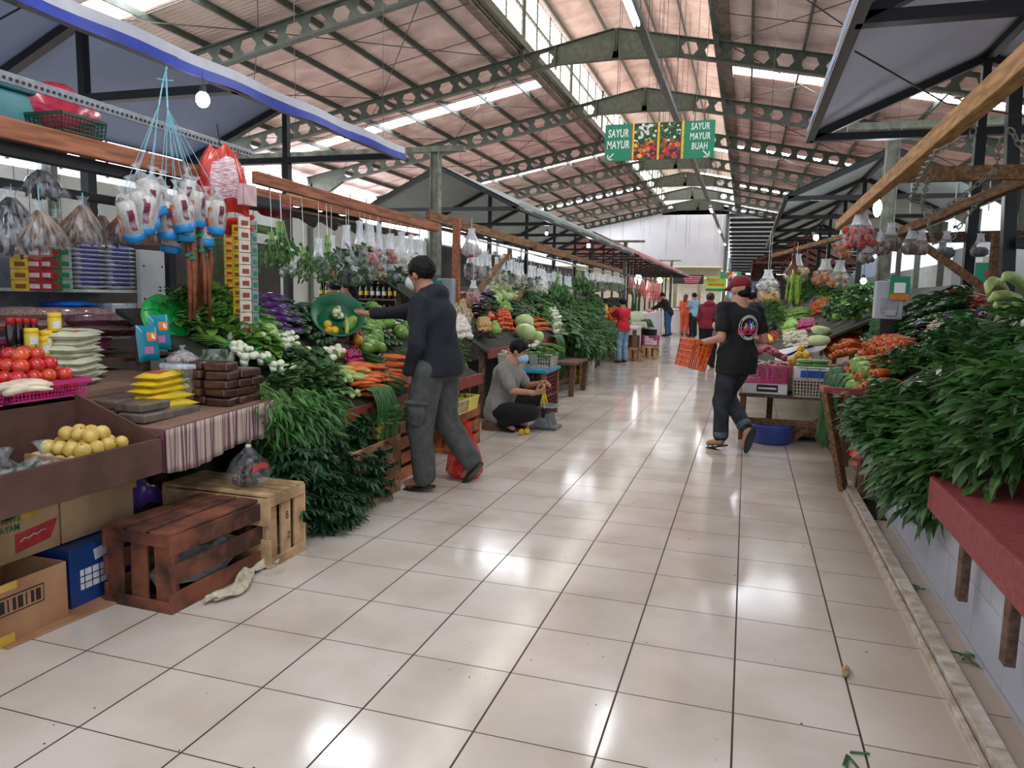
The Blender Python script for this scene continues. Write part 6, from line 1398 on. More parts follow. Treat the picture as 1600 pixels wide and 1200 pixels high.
# meat stalls
M_WTC = mat('white_tiled_counter', '#d2d4d8', .3, .05, 4)
for (y0, y1, lb) in ((19.0, 23.2, 'white tiled butcher counter, nearer of two'), (23.5, 28.3, 'white tiled butcher counter, farther of two')): b = MB(); b.lo((-4.0, y0, 0), (-3.0, y1, .92)); tag(b.build('butcher_counter', M_WTC, bev=.01), lb, 'counter')
t = thing('chest_freezer', 'white chest freezer beyond the customer in black', 'freezer', (-2.4, 30.2, 0)); MB().box((0, 0, .5), (1.0, 1.4, .86)).build('cabinet', mat('white_enamel', '#dcdfe4', .3, .02), t, bev=.03); MB().box((0, 0, .97), (1.04, 1.44, .07)).build('lid', MATS['white_enamel'], t, bev=.02); MB().box((0, -.71, .85), (.1, .02, .06)).build('handle', M_DARK, t)
for s_ in (-1, 1): MB().box((s_*.4, -.5, .04), (.08, .08, .08)).build('foot', M_DARK, t)
M_MEAT = mat('raw_red_meat', '#8c2a2a', .4, .4, 9, hx2='#c98078', rnd_v=.2)
t = thing('meat_rail', 'dark rail on which red meat hangs over the butcher counter', 'rail', (-3.1, 24, 2.0)); MB().tube([(0, -4.2, 0), (0, 4.2, 0)], .025, 6).build('rail', M_DARK, t)
for i in range(30):
    y = 20.4+.27*i; l = rnd(.35, .8); b = MB(); n = rnd(0, 6); b.tube([(0, 0, 0), (.02*math.sin(n), .01, -l*.4), (-.02*math.sin(n), 0, -l*.8), (.0, 0, -l)], [.008, rnd(.03, .06), rnd(.04, .07), .01], 7)
    tag(b.build('hanging_meat', M_MEAT, smooth=True, loc=(-3.1+rnd(-.04, .04), y, 1.97)), 'strip of red meat hanging over the butcher counter', 'meat', 'meat strips over the butcher counter')
for i in range(12): b = MB(); b.ell((0, 0, 0), (rnd(.08, .14), rnd(.06, .1), .05), RZ(rnd(0, 3)), wob=lambda a, t_: 1+.12*math.sin(3*a+2*t_)); tag(b.build('cut_of_meat', M_MEAT, smooth=True, loc=(-3.3+rnd(-.3, .2), 20+.65*i, .965)), 'cut of red meat lying on the butcher counter', 'meat', 'cuts of meat on the butcher counter')
for i in range(6): b = MB(); b.ell((0, 0, 0), (rnd(.08, .14), rnd(.06, .1), .05), RZ(rnd(0, 3)), wob=lambda a, t_: 1+.12*math.sin(3*a+2*t_)); tag(b.build('cut_of_meat', M_MEAT, smooth=True, loc=(-2.4+rnd(-.3, .3), 29.7+.2*i, 1.05)), 'cut of meat lying on the white freezer lid', 'meat', 'cuts of meat on the freezer')
b = MB(); b.sheet(lambda u, v: (-3.02, 20.6+.5*u+.1*(1-v)*0, 1.75-.5*v+.03*math.sin(u*9)), 10, 6); tag(b.build('white_cloth', M_WTC), 'white cloth hanging by the first meat strips', 'cloth')

# ---------------------------------------------------------------- hanging bags
def hang_bag(p, z_top, r, h, content, label, group=None, name='hanging_bag', fm=None, neck=.35, cm=None, string=M_WH, n=None, flat=.75, puff=1):
    """thin clear bag tied at the neck, hanging by a cord; content: colour material or produce key"""
    t = thing(name, label, 'bag', p, rnd(-.6, .6), group); ph = rnd(0, 6)
    prof = [(.002, -h), (r*.55, -h*.985), (r*.95, -h*.88), (r, -h*.7), (r*.85, -h*.52), (r*.55, -h*neck), (r*.4, -h*(neck-.12)), (r*.3, -h*.1), (r*.4, 0)]
    b = MB()
    for m_, pf in enumerate((prof[:6], prof[5:])): b.m = m_; b.lathe(pf, 18, wob=lambda a, q: (1+.05*math.sin(5*a+ph)+.1*m_*min(1, q*3)*math.sin(9*a+ph))*(1-(1-flat)*abs(math.sin(a))), close=False)
    b.build('film', [fm or film('clearer_film', clear=.82), film('gathered_film', clear=.28)], t, True)
    b = MB()
    if content == 'lumps':
        for i in range(n or 22): a = rnd(0, 6.28); q = rnd(0, .8)*r; z = rnd(-.93, -.55)*h; b.ell((q*math.cos(a), q*math.sin(a)*flat, z), (r*.27, r*.23, r*.23), rrot(), nu=7, nv=5)
    elif content == 'leaves':
        for i in range(n or 44): b.leaf((rnd(-.55, .55)*r, rnd(-.5, .5)*r*flat, rnd(-.92, -.5)*h), (rnd(-1, 1), rnd(-1, 1), rnd(-.4, 1)), (rnd(-1, 1), 1, rnd(-1, 1)), r*.7, r*.4, .3)
    else:
        b.lathe([(.002, -h*.97), (r*.5, -h*.965), (r*.86, -h*.87), (r*.9, -h*.7), (r*.6, -h*.58), (.002, -h*.55)], 12, wob=lambda a, q: (1+.06*math.sin(4*a+ph))*(1-(1-flat)*abs(math.sin(a))))
    b.build('contents', cm, t, True)['kind'] = 'stuff'
    b = MB(); b.tube([(0, 0, -h*neck*.5), (0, 0, z_top-p[2])], .0025, 4); b.build('cord', string, t)
    return t
MC = {n: mat('bag_'+n, h, .6, .3, 25, rnd_v=.12) for n, h in (('green', '#5a7a3e'), ('darkgreen', '#3a5a30'), ('cream', '#cbb890'), ('brown', '#6a4a36'), ('pink', '#c0756e'), ('orange', '#cf7a3a'), ('grey', '#55565c'), ('fish', '#8a705a'), ('white', '#d6d4c8'), ('yellow', '#cfb05a'), ('red', '#c23a28'))}
# near left stall: row of tall clear bags under the reddish battens
row = [(541, 352, .1, .36, 'leaves', 'darkgreen', 'tall clear bag of leaves, first of the row left of the shopper'), (562, 345, .09, .37, 'leaves', 'green', 'tall clear bag of leaves, second of the row'), (578, 345, .1, .4, 'lumps', 'pink', 'clear bag of pink shallots in the middle of the row'), (592, 350, .08, .4, 'leaves', 'green', 'narrow clear bag of greens right of the pink one'),
       (610, 365, .09, .26, 'lumps', 'pink', 'short clear bag of pink and yellow roots'), (627, 362, .09, .36, 'lumps', 'white', 'tall milky bag left of the shopper head'), (642, 366, .08, .34, 'lumps', 'white', 'tall milky bag above the shopper head'), (656, 374, .08, .34, 'leaves', 'green', 'milky bag with a green rim above the shopper head'), (498, 372, .08, .26, 'leaves', 'green', 'small clear bag right of the hanging basil'), (518, 368, .07, .24, 'leaves', 'darkgreen', 'small clear bag behind the hanging celery')]
for (px, py, r, h, c, m, lb) in row:
    p = aX(px, py, -3.42); hang_bag(p, 2.15, r*1.25, h*1.2, c, lb, None, cm=MC[m], neck=.5)
for (px, py, r, h, m, lb) in ((545, 430, .16, .2, 'darkgreen', 'wide clear bag of dark leaves below the bag row, left'), (570, 425, .13, .2, 'green', 'wide clear bag of leaves below the bag row, middle'), (608, 430, .17, .17, 'darkgreen', 'wide clear bag of leaves beside the shopper face'), (590, 420, .1, .18, 'cream', 'clear bag of pale roots under the pink shallots'), (455, 405, .12, .24, 'white', 'white carrier bag hanging behind the basil')):
    p = aX(px, py, -3.5); hang_bag((p.x, p.y, p.z+.1), 2.15, r, h, 'leaves' if 'green' in m else 'lumps', lb, None, cm=MC[m], neck=.3)
# hanging green bunches
for (px, py, key, sc, lb) in ((440, 360, 'basil', 1.35, 'big basil bunch hanging from the reddish batten'), (475, 395, 'basil', 1.0, 'smaller basil bunch hanging right of the big one'), (512, 378, 'celery', 1.15, 'slim celery bunch hanging head down'), (425, 372, 'basil', .9, 'dark basil bunch behind the big one')):
    p = aX(px, py, -3.4); o = spawn(key, p, dirR((.1, -.1, -1), (0, 1, 0)), sc, lb); b = MB(); b.tube([(0, -.05, 0), (0, -(2.15-p.z)/sc, 0)], .003, 4); b.build('cord', M_WH, o)
# vermicelli packs hanging by blue string bundles
M_STRI = mat('pale_blue_string', '#7fc0cf', .6); M_VERM = mat('vermicelli_film', '#d8d2c6', .35, .16, 30, stretch=(1, 1, .12), rnd_v=.05, coat=.3); M_BLB = mat('sky_blue_band', '#1f8fd0', .35); M_ORL = mat('orange_label', '#e0702a', .4); M_PURL = mat('plum_label', '#7a2a4a', .4)
HOOK = Vector((-4.0, 4.44, 3.02))
t = thing('string_hook', 'blue string tied to a hook on the blue canopy edge', 'string', HOOK)
K1 = aX(262, 170, -3.5)-HOOK; K0 = aX(248, 165, -3.55)-HOOK
b = MB(); b.tube([(0, 0, 0), (.02, -.02, -.1)], .004, 5); b.build('hook', M_MET, t)
b = MB(); b.tube([(.02, -.02, -.08), K1*.5, K1], .006, 5); b.tube([(.03, -.02, -.08), K0*.5+Vector((0, .01, 0)), K0], .005, 5); b.tube([(K1*.5)+Vector((-.03, -.05, 0)), K1*.5, K1*.5+Vector((.02, .04, .01))], .006, 4); b.build('string', M_STRI, t)
def verm(p, knot, label, tilt=0, L=.3, r=.058):
    t = thing('vermicelli_pack', label, 'packet', p, rnd(-.4, .4), 'hanging vermicelli packs', rot=(rnd(-.12, .12)+tilt, rnd(-.2, .2), rnd(-.5, .5)))
    w = lambda a, q: 1+.05*math.sin(3*a+7*q)
    MB().lathe([(.001, -.05), (r*.75, -.055), (r*.86, -.09), (r*.93, -L*.84)], 12, wob=w).build('noodles', M_VERM, t, True)
    MB().lathe([(.03, .035), (.008, 0), (.03, -.025), (r*.8, -.05), (r, -.09), (r*1.04, -L*.6), (r, -L*.84)], 16, wob=lambda a, q: 1+.06*math.sin(3*a+7*q)+.04*math.sin(8*a+3*q), close=False).build('film', film('pack_film', clear=.66), t, True)
    MB().lathe([(r*.99, -L*.83), (r*1.01, -L*.88), (r*.95, -L*.98), (r*.8, -L), (.001, -L)], 14, wob=w).build('blue_end', M_BLB, t, True)
    for (a0, z0, z1, m, nm) in ((-1.9, -.11, -.15, M_ORL, 'orange_label'), (-1.9, -.17, -.21, M_ORL, 'orange_label'), (-.6, -.09, -.2, M_PURL, 'plum_print')):
        b = MB(); b.sheet(lambda u, v: ((r+.003)*math.cos(a0+(.55 if m is M_ORL else .25)*u+.2*math.sin(v*7)*(m is M_PURL)), (r+.003)*math.sin(a0+.55*u), z0+(z1-z0)*v), 4, 6); b.build(nm, m, t)
    dg = t.matrix_basis.inverted() @ knot
    MB().tube([(0, 0, -.01), dg], .0022, 4).build('string', M_STRI, t)
vp = [(215, 265), (190, 300), (232, 290), (252, 275), (258, 300), (275, 290), (292, 270), (305, 285), (290, 305), (310, 320), (322, 300), (340, 300), (275, 325), (205, 285), (238, 270)]
for i, (px, py) in enumerate(vp):
    kn = (HOOK+K0) if px < 250 else (HOOK+K1)
    p = aX(px, py, -3.28+.05*(i % 3)); verm(p, kn, 'vermicelli pack with blue end and orange labels hanging by blue strings', tilt=.35 if i in (0, 1, 13) else 0, L=.27, r=.058)
# red net bag
p = aX(345, 230, -3.25); t = thing('red_snack_bag', 'big red and white printed bag hanging beside the vermicelli packs', 'bag', p, .6)
b = MB()
def fb(u, v, s): w_ = .17*(math.sin(min(1, .25+v*1.4)*PI/2))*(1-.1*math.sin(3*v)); x = (u-.5)*2; q = max(0, 1-x**4)**.5*math.sin(PI*min(1, v*.9+.08)); return (x*w_, s*.09*q+.006*math.sin(13*x+9*v), -.42*v+.02*math.sin(4*x))
b.sheet(lambda u, v: fb(u, v, -1), 16, 20); b.sheet(lambda u, v: fb(1-u, v, 1), 16, 20); M_SREDF = mat('glossy_red_film', '#d23a28', .25, .15, 12, coat=.4); b.build('bag_body', M_SREDF, t, True)
b = MB(); b.sheet(lambda u, v: (lambda q: (q[0], q[1]-.003, q[2]))(fb(.3+.55*u, .2+.6*v, -1)), 8, 10); b.build('white_panel', mat('white_red_text_panel', '#d9cfd2', .35, .3, 60, hx2='#b0606a', stretch=(.4, 1, 3)), t, True)
b = MB(); b.sheet(lambda u, v: (.18*(u-.5)*2+.02*math.sin(9*v), .05*math.sin(8*u+3*v), -.42-.11*v+.02*math.sin(7*u)), 14, 6); o = b.build('torn_hem', M_SREDF, t, True); o.modifiers.new('thick', 'SOLIDIFY').thickness = .003
MB().tube([(0, 0, -.02), (-.02, 0, 2.44-p.z)], .004, 4).build('cord', M_DARK, t)
p = aX(372, 240, -3.55); t = thing('hook_and_ribbon', 'red ribbon on a hook at the end of the angle bar', 'ribbon', p); MB().tube([(0, 0, .02), (-.02, 0, -.1), (.01, .03, -.22)], .008, 5).build('ribbon', M_REDPL, t)
# white/pink cards and sachet strips
t = thing('pink_card', 'plain pale pink card hanging above the sachet strips', 'card', aX(386, 305, -3.1)); MB().box((0, 0, 0), (.05, .13, .13)).build('card', mat('pale_pink_card', '#d8b4b4', .6), t)
MB().tube([(0, 0, .06), (0, 0, 2.13-t.location.z)], .003, 4).build('cord', M_WH, t)
def strip(px, y0, y1, X, w_, mats_, label, n):
    a, c = aX(px, y0, X), aX(px, y1, X); L = a.z-c.z; t = thing('sachet_strip', label, 'sachets', a, rz=-.25); h = L/n
    for i in range(n): b = MB(); b.box((0, 0, -h*(i+.5)), (.012, w_, h*.94)); b.build('sachet', mats_[0], t, bev=.002); MB().box((.007, 0, -h*(i+.55)), (.002, w_*.6, h*.4)).build('sachet_print', mats_[1], t)
    MB().tube([(0, 0, 0), (0, 0, 2.12-a.z)], .002, 4).build('cord', M_DARK, t)
M_CRS = mat('cream_sachet', '#d8cdbc', .35, .08, 20); M_BRN = mat('brown_print', '#8a4a34', .5); M_YS = mat('yellow_sachet', '#dcb92a', .35, .1, 15); M_RS = mat('red_sachet', '#b42a30', .35); M_GS = mat('green_sachet', '#3a7a44', .35)
strip(381, 338, 525, -3.05, .085, (M_CRS, M_BRN), 'front strip of cream sachets with brown ovals', 10)
strip(396, 345, 525, -3.1, .05, (mat('silver_sachet', '#8f9895', .35), M_GRN), 'silver and green strip right of the cream sachets', 10)
strip(368, 350, 520, -3.2, .06, (M_YS, M_BRN), 'yellow sachet strip just left of the cream one', 12)
strip(356, 362, 455, -3.5, .07, (M_YS, M_RS), 'yellow sachet strip between the brown sticks and the cream strip', 8)
strip(342, 365, 430, -3.6, .07, (M_GS, M_BRN), 'green and brown sachet strip behind the brown sticks', 6)
for i, (px, m2, lb) in enumerate(((28, (M_YS, M_BRN), 'tan sachet sheet at the far left of the back rail'), (50, (M_RS, M_PWH), 'red sachet sheet, first of two'), (68, (M_RS, M_PWH), 'red sachet sheet, second of two'), (82, (M_GS, M_RS), 'green sachet strip between the red and white ones'), (98, (mat('white_green_sachet', '#a8b8a8', .35), M_GRN), 'white and green sachet strip by the sugar bags'))): strip(px, 385, 455, -4.3, .1, m2, lb, 4)
# brown cinnamon sticks
M_CIN = mat('reddish_brown_stick', '#8a4c30', .7, .2, 16, rnd_v=.15)
for i in range(14):
    px = 290+rnd(0, 38); p = aX(px, rnd(350, 362), -3.25+rnd(-.04, .04)); L = rnd(.36, .58); t = thing('cinnamon_stick', 'long reddish-brown stick in the hanging bundle', 'stick', p, group='hanging reddish-brown sticks'); dx = rnd(-.03, .03)
    MB().tube([(0, 0, 0), (dx, .01, -L/2), (dx*1.5, 0, -L)], [.012, .016, .009], 6).build('stick', M_CIN, t, True)
    for z in (.1, .3): MB().lathe([(.019, -L*z-.01), (.02, -L*z), (.019, -L*z+.01)], 8, c=(dx*z*2, 0, 0), close=False).build('green_tie', M_TIE, t)
# dried fish bags
for i, (px, py, r, h, m, lb) in enumerate(((18, 318, .2, .3, 'grey', 'big dark film bundle at the left photo edge'), (62, 338, .16, .2, 'fish', 'clear bag of dried fish hanging, first of the brown row'), (88, 350, .13, .17, 'fish', 'clear bag of dried fish, second of the brown row'), (130, 330, .15, .22, 'fish', 'big clear bag of dried fish in the middle of the brown row'), (160, 345, .12, .19, 'brown', 'clear bag of brown crackers right of the dried fish'), (190, 345, .12, .17, 'brown', 'clear bag of brown crackers, second'), (220, 348, .12, .17, 'orange', 'clear bag of orange dried shrimp'), (248, 352, .11, .16, 'orange', 'clear bag of orange dried shrimp, rightmost of the brown row'), (66, 275, .15, .16, 'grey', 'shiny black film parcel tied with blue string'))):
    p = aX(px, py, -3.6+.1*(i % 2)); z = p.z+.05; t = thing('dried_fish_bag', lb, 'bag', (p.x, p.y, z), rnd(-.3, .3)); cm = MC[m]
    b = MB()
    for k in range(34):
        a = rnd(-1, 1); d = Vector((rnd(-.35, .35), a*.75, -1)).normalized(); s0 = Vector((0, a*.02, -.02)); l = h*rnd(.8, 1.05)
        b.tube([s0, s0+d*l*.5, s0+d*l], [.006, .016 if m != 'grey' else .03, .008], 5, flat=.6)
    b.build('contents', cm if m != 'grey' else mat('black_film', '#2b2c31', .2, .3, 12, coat=.6), t, True)['kind'] = 'stuff'
    MB().lathe([(r*.25, .03), (r*.12, 0), (r*.5, -h*.35), (r*1.0, -h*.8), (r*1.05, -h*1.02), (r*.6, -h*1.08)], 16, wob=lambda a, q: (1+.06*math.sin(6*a+5*q))*(1-.4*abs(math.cos(a))), close=False).build('film', film('clearest_film', clear=.8), t, True)
    MB().tube([(0, 0, -.01), (0, 0, 1.91-z)], .004, 4).build('blue_string', M_STRI, t)
# things stored above the grocery stall
b = MB(); t = thing('red_carrier_bag', 'red plastic bag stuffed on the timber above the grocery stall', 'bag', aX(95, 200, -3.9))
b.ell((0, 0, .08), (.12, .26, .16), nu=20, nv=14, wob=lambda a, q: 1+.06*math.sin(3*a+4*q)+.04*math.sin(7*a)); b.build('bag_body', mat('raspberry_film', '#c02a48', .25, .2, 8, coat=.3), t, True)
basket('plastic_basket', 'dark green basket below the red bag above the grocery stall', (aX(105, 205, -3.72).x, aX(105, 205, -3.72).y), .3, .26, .09, mat('dark_green_plastic', '#1c4a34', .4, .1, 6), z=aX(105, 212, -3.72).z)
t = thing('storage_tub', 'pale aqua storage tub above the grocery stall at the photo edge', 'tub', aX(20, 185, -4.0)); MB().box((0, 0, .02), (.3, .5, .2)).build('tub_body', mat('aqua_tub', '#5f9aa0', .4, .08, 5), t, bev=.03); MB().box((0, 0, .13), (.33, .53, .03)).build('lid', mat('teal_lid', '#2a6a74', .4), t, bev=.008)
b = MB(); b.lo((-4.2, .5, 2.2), (-3.6, 3.6, 2.22)); tag(b.build('loft_board', M_WOODG), 'rough board carrying things above the grocery stall', 'board')
# rolled mats, big leaves and pumpkin-like roll above the near vegetable stall
for (px, py, l, r, m, lb) in ((480, 312, .5, .06, M_POT, 'rolled tan mat above the hanging basil'), (430, 325, .3, .08, mat('red_film', '#a82c3a', .3, .2, 8), 'red bundle above the hanging basil'), (395, 355, .6, .035, M_CUC, 'green banana stem roll behind the basil')):
    p = aX(px, py, -3.9); b = MB(); b.tube([(0, -l/2, 0), (0, l/2, -.01)], r, 14); tag(b.build('stored_roll', m, smooth=True, loc=p), lb, 'roll')
for i in range(3): p = aX(470+35*i, 335+6*i, -3.9); spawn('bigleaf', p, dirR((0, 1, -.1)), 1.3, 'long dark leaf bundle laid on the upper battens', 'leaves on the upper battens')
b = MB(); b.lo((-4.1, 4.8, 2.08), (-3.75, 8.2, 2.1)); tag(b.build('loft_board', M_WOODG), 'rough board behind the reddish battens', 'board')
# middle stall: long row of hanging vegetable bags
random.seed(61)
for i in range(34):
    y = 8.75+.2*i+(rnd(-.03, .03)); x = -3.33+rnd(-.05, .05); far = i > 20
    c, m = random.choice((('leaves', 'green'), ('leaves', 'darkgreen'), ('lumps', 'cream'), ('lumps', 'white'), ('leaves', 'green'), ('lumps', 'yellow'))); zt_ = 2.05-.008*i
    if i < 3: c, m = 'lumps', 'brown'
    hang_bag((x, y, zt_-.05-.02*(i % 3)), zt_, rnd(.09, .12), rnd(.34, .44), c, 'clear bag of %s in the long row of the middle stall' % ('brown lumps' if i < 3 else 'greens' if c == 'leaves' else 'pale vegetables'), 'bags of %s in the middle row' % ('brown lumps' if i < 3 else 'greens' if c == 'leaves' else 'pale vegetables'), cm=MC[m], neck=.5)
for i in range(16):
    y = 15.6+.3*i; hang_bag((-3.25+rnd(-.06, .06), y, 1.92), 2.0, rnd(.11, .14), rnd(.34, .42), 'leaves', 'clear bag of leaves in the far part of the hanging row', 'far hanging leaf bags', cm=MC['green'], neck=.45)
for (px, py, key, lb) in ((872, 450, 'kangkung', 'green bunch hanging below the far bag row, left'), (905, 440, 'kangkung', 'green bunch hanging below the far bag row, middle'), (915, 455, 'spinach', 'green bunch hanging below the far bag row, right')):
    p = aX(px, py-18, -3.2); o = spawn(key, p, dirR((.1, -.1, -1), (0, 1, 0)), 1.2, lb); MB().tube([(0, -.05, 0), (0, -(2.1-p.z)/1.2, 0)], .003, 4).build('cord', M_WH, o)
for i in range(3): p = aX(978+5*i, 452, -3.1); o = spawn('longbean', p, RZ(-PI/2), 1.2, 'bundle of long beans hanging right of the boy in red', 'long beans by the boy in red'); MB().tube([(0, 0, 0), (0, 0, .5)], .003, 4).build('cord', M_WH, o)
p = aX(737, 365, -3.2); t = hang_bag((p.x, p.y, p.z+.06), 2.3, .14, .34, 'lumps', 'white and red carrier bag hanging right of the grey column', None, cm=MC['red'], fm=film('white_film', '#d8dadf', .2))
p = aX(740, 438, -3.1); hang_bag(p, 2.1, .09, .26, 'lumps', 'small net of pink shallots hanging by the slanting brace', None, cm=MC['pink'])
p = aX(845, 445, -3.1); hang_bag((p.x, p.y, p.z+.08), 2.0, .1, .2, 'lumps', 'small white bag hanging below the middle bag row', None, cm=MC['white'])
# meter box with code card on the left column
t = thing('meter_box', 'grey meter box behind the shopper with a green payment card', 'meter box', aY(697, 458, 8.1)); MB().box((0, 0, -.04), (.2, .12, .42)).build('case', mat('grey_box_plastic', '#8d979e', .5, .04, 4), t, bev=.015)
MB().box((-.08, -.08, .06), (.12, .01, .16)).build('payment_card', M_GRN, t); MB().box((-.08, -.087, .05), (.08, .004, .08)).build('white_panel', M_WH, t); MB().box((-.08, -.087, -.01), (.11, .004, .03)).build('orange_band', M_SO, t)
MB().box((0, 0, -.64), (.05, .05, .78)).build('bracket_pole', M_DARK, t)
# shelves of sauce bottles in the shop behind
t = thing('bottle_shelf', 'dark shelf of sauce bottles seen behind the reaching arm', 'shelf', (-6.2, 11.4, 0))
for z in (.55, .9, 1.28, 1.62): MB().box((0, 0, z), (1.9, .3, .025)).build('shelf_board', M_WOODG, t)
for x in (-.95, 0, .95): MB().box((x, .1, .9), (.04, .04, 1.8)).build('upright', M_DARK, t)
MB().box((0, .17, .9), (1.9, .02, 1.8)).build('back_panel', mat('dark_back', '#2c2420', .9), t)
M_BOT = mat('dark_bottle', '#1a1210', .15, coat=.4)
for r_, z in enumerate((.57, .92, 1.3)):
    for i in range(16):
        t = thing('sauce_bottle', 'dark sauce bottle on the %s of the shelf behind the reaching arm' % ['bottom row', 'middle row', 'top row'][r_], 'bottle', (-7.05+.11*i, 11.32, z), group='sauce bottles on the %s row' % ['bottom', 'middle', 'top'][r_])
        MB().lathe([(.032, 0), (.034, .01), (.034, .16), (.012, .2), (.012, .25)], 10).build('bottle_body', M_BOT, t, True); MB().lathe([(.014, .245), (.014, .27)], 8).build('cap', [M_SY, M_REDPL, M_GRN][(i+r_) % 3], t); MB().lathe([(.035, .05), (.035, .12)], 10, close=False).build('label_band', M_PWH if (i//3) % 2 else M_YS, t)
for i in range(6): b = MB(); b.box((0, 0, 0), (.12, .1, .12)); tag(b.build('red_carton', M_REDPL, loc=(-6.75+.14*i, 11.35, 1.695), bev=.004), 'small red carton on the top of the bottle shelf', 'box', 'red cartons on the bottle shelf')
# partitions added behind the stalls to block out the bright hall
for (y0, y1, z, lb) in ((-1, 8.0, 1.95, 'dark partition added behind the near left stalls to screen the bright hall'), (12.6, 27, 2.3, 'dark partition added behind the middle left stalls to screen the bright hall')):
    b = MB(); b.lo((-5.6, y0, 0), (-5.56, y1, z)); tag(b.build('screen_partition', mat('brown_grey_partition', '#4d4540', .85, .25, 2)), lb, 'partition')
# ================================================================ RIGHT SIDE
random.seed(71)
# near heap of water spinach on the tiled counter: tips to the aisle
def gz(x, y): return .6+min(1.0, max(0, (x-.78)*1.02))*(.9+.1*math.sin(y*2))
hp = []
for i in range(8):
    for j in range(8):
        y = 2.95+.3*i+rnd(-.1, .1); x = .98+.155*j+rnd(-.05, .05)
        if y < 3.3 and x < 1.25: continue
        hp.append(((x+.16, y+.1, gz(x, y)-.03), (-.85, rnd(-.75, -.05), .1+rnd(-.35, .1))))
for q_, kk in enumerate(('kangkung', 'kangkung_l')): heap(kk, hp[q_::2], 'water spinach bunch in the big near heap on the red-topped counter', 'water spinach of the big near right heap', 1.0)
heap('kangkung', [((1.04+rnd(-.04, .04), 4.0+.19*(i % 9), .68-.05*(i//9)), (-.8, rnd(-.6, .1), -.35-.3*(i//9))) for i in range(14)], 'water spinach bunch spilling over the edge of the tiled counter', 'water spinach spilling over the tiled counter', .95)
heap('kangkung_l', [((1.3+.11*i, 2.95-.05*(i % 3), gz(1.3+.11*i, 3)-.1), (-.7, -.6, -.1)) for i in range(7)], 'water spinach bunch at the near edge of the big right heap', 'water spinach at the near edge of the right heap')
heap('spinach', [((1.0+.14*(i//6)+rnd(-.05, .05), 4.75+.15*(i % 6), .68+.12*(i//6)+rnd(0, .05)), (-.95, -.4, -.05)) for i in range(12)], 'round-leaved spinach bunch at the far end of the near right heap', 'round-leaved spinach of the near right heap', 1.25)
heap('lettuce', [((1.45+.06*i, 4.95-.05*i, .98+.05*i), (-.8, -.5, .4)) for i in range(5)], 'bright green lettuce bunch above the near right heap', 'lettuce above the near right heap', 1.1)
# thick pale gourds and garlic top right
M_PGR = mat('pale_green_gourd', '#a9bd72', .4, .12, 14, rnd_v=.06)
for i, (px, py, a) in enumerate(((1560, 452, .3), (1590, 445, .1), (1578, 470, -.2), (1570, 490, .5), (1596, 492, -.4))):
    p = aX(px, py, 1.55); b = MB(); b.tube([(-.14, 0, -.02), (-.07, .03, .03), (0, .04, .045), (.07, .03, .03), (.14, 0, -.02)], [.012, .032, .036, .032, .014], 12); o = b.build('pale_gourd', M_PGR, smooth=True, loc=p); o.rotation_euler = (rnd(-.3, .3), rnd(-.3, .3), a+.6)
    tag(o, 'curved pale green gourd piled in the upper right corner of the greens', 'gourd', 'pale gourds above the near right heap')
for i in range(10): p = aX(1590+rnd(-30, 40), 508+rnd(-6, 6), 1.5); spawn('garlic', p, rrot(1), 1.3, 'white garlic bulb above the near right heap', 'garlic above the near right heap')
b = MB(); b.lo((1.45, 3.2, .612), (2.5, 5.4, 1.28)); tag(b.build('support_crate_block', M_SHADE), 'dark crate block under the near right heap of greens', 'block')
# carrot table and right display, sloping up from the aisle
t = display('sloping display of carrots behind the leaning leg', .78, 2.0, 5.7, 8.0, (.22, .62, 0), M_DISP, fm=mat('red_cloth_edge', '#a03a34', .6, .15, 8))
PRK = (.22, .62, 0)
beam('leaning_leg', 'brown leaning table leg with a green string, standing by the kerb end', [(.57, 5.62, .78), (.77, 5.92, .0)], .045, .075, M_WOODB, 'table leg')
b = MB(); b.bar((.55, 5.6, .79), (1.1, 5.6, .79), .06, .04); b.bar((.62, 5.7, .74), (.66, 6.5, .72), .12, .02); tag(b.build('red_board', M_REDP), 'red painted board end above the leaning leg', 'board')
b = MB(); b.bar((.92, 6.1, .45), (.9, 6.1, 0), .06, .06); tag(b.build('wooden_leg_post', M_WOODG), 'second brown leg behind the leaning one', 'table leg')
pile('carrot_big', [(1345, 560), (1400, 540), (1440, 560), (1385, 600)], PRK, .075, 'big carrot with its cut end to the aisle, in the right-hand carrot bank', 'big carrots of the right bank', 3, .06, (PI/2, 0, -PI*.30), sp2=.13)
pile('carrot_big', [(1330, 585), (1380, 575), (1400, 612), (1345, 622)], PRK, .075, 'big carrot low in the right-hand carrot bank', 'lower big carrots of the right bank', 3, .03, (PI/2, 0, -PI*.30), sp2=.13)
pile('carrot_big', [(1292, 552), (1335, 535), (1345, 556), (1305, 566)], PRK, .075, 'big carrot at the top left end of the right bank', 'upper left carrots of the right bank', 2, .03, (PI/2, 0, -PI*.35), sp2=.15)
pile('cabbage_g', [(1325, 598), (1360, 590), (1372, 618), (1330, 628)], PRK, .12, 'pale lettuce-like cabbage at the edge beside the red board', 'pale cabbages by the red board', 2, .02)
heap('chive', [((.86+rnd(-.05, .04), 6.25+.12*i, .78+rnd(-.02, .03)), (-1, rnd(-.5, .2), 0)) for i in range(7)], 'dark chive bundle hanging beside the blue basin', 'chive bundles hanging above the blue basin', 1.15)
heap('scallion', [((1.0, 6.3+.09*i, .84), (.9, .2, .2)) for i in range(5)], 'spring onion bunch above the hanging chives', 'spring onions above the hanging chives')
pile('chayote', [(1300, 492), (1345, 480), (1350, 505), (1305, 515)], PRK, .085, 'green chayote squash in the pile left of the meter box', 'chayotes left of the meter box', 3, .06, scale=1.1)
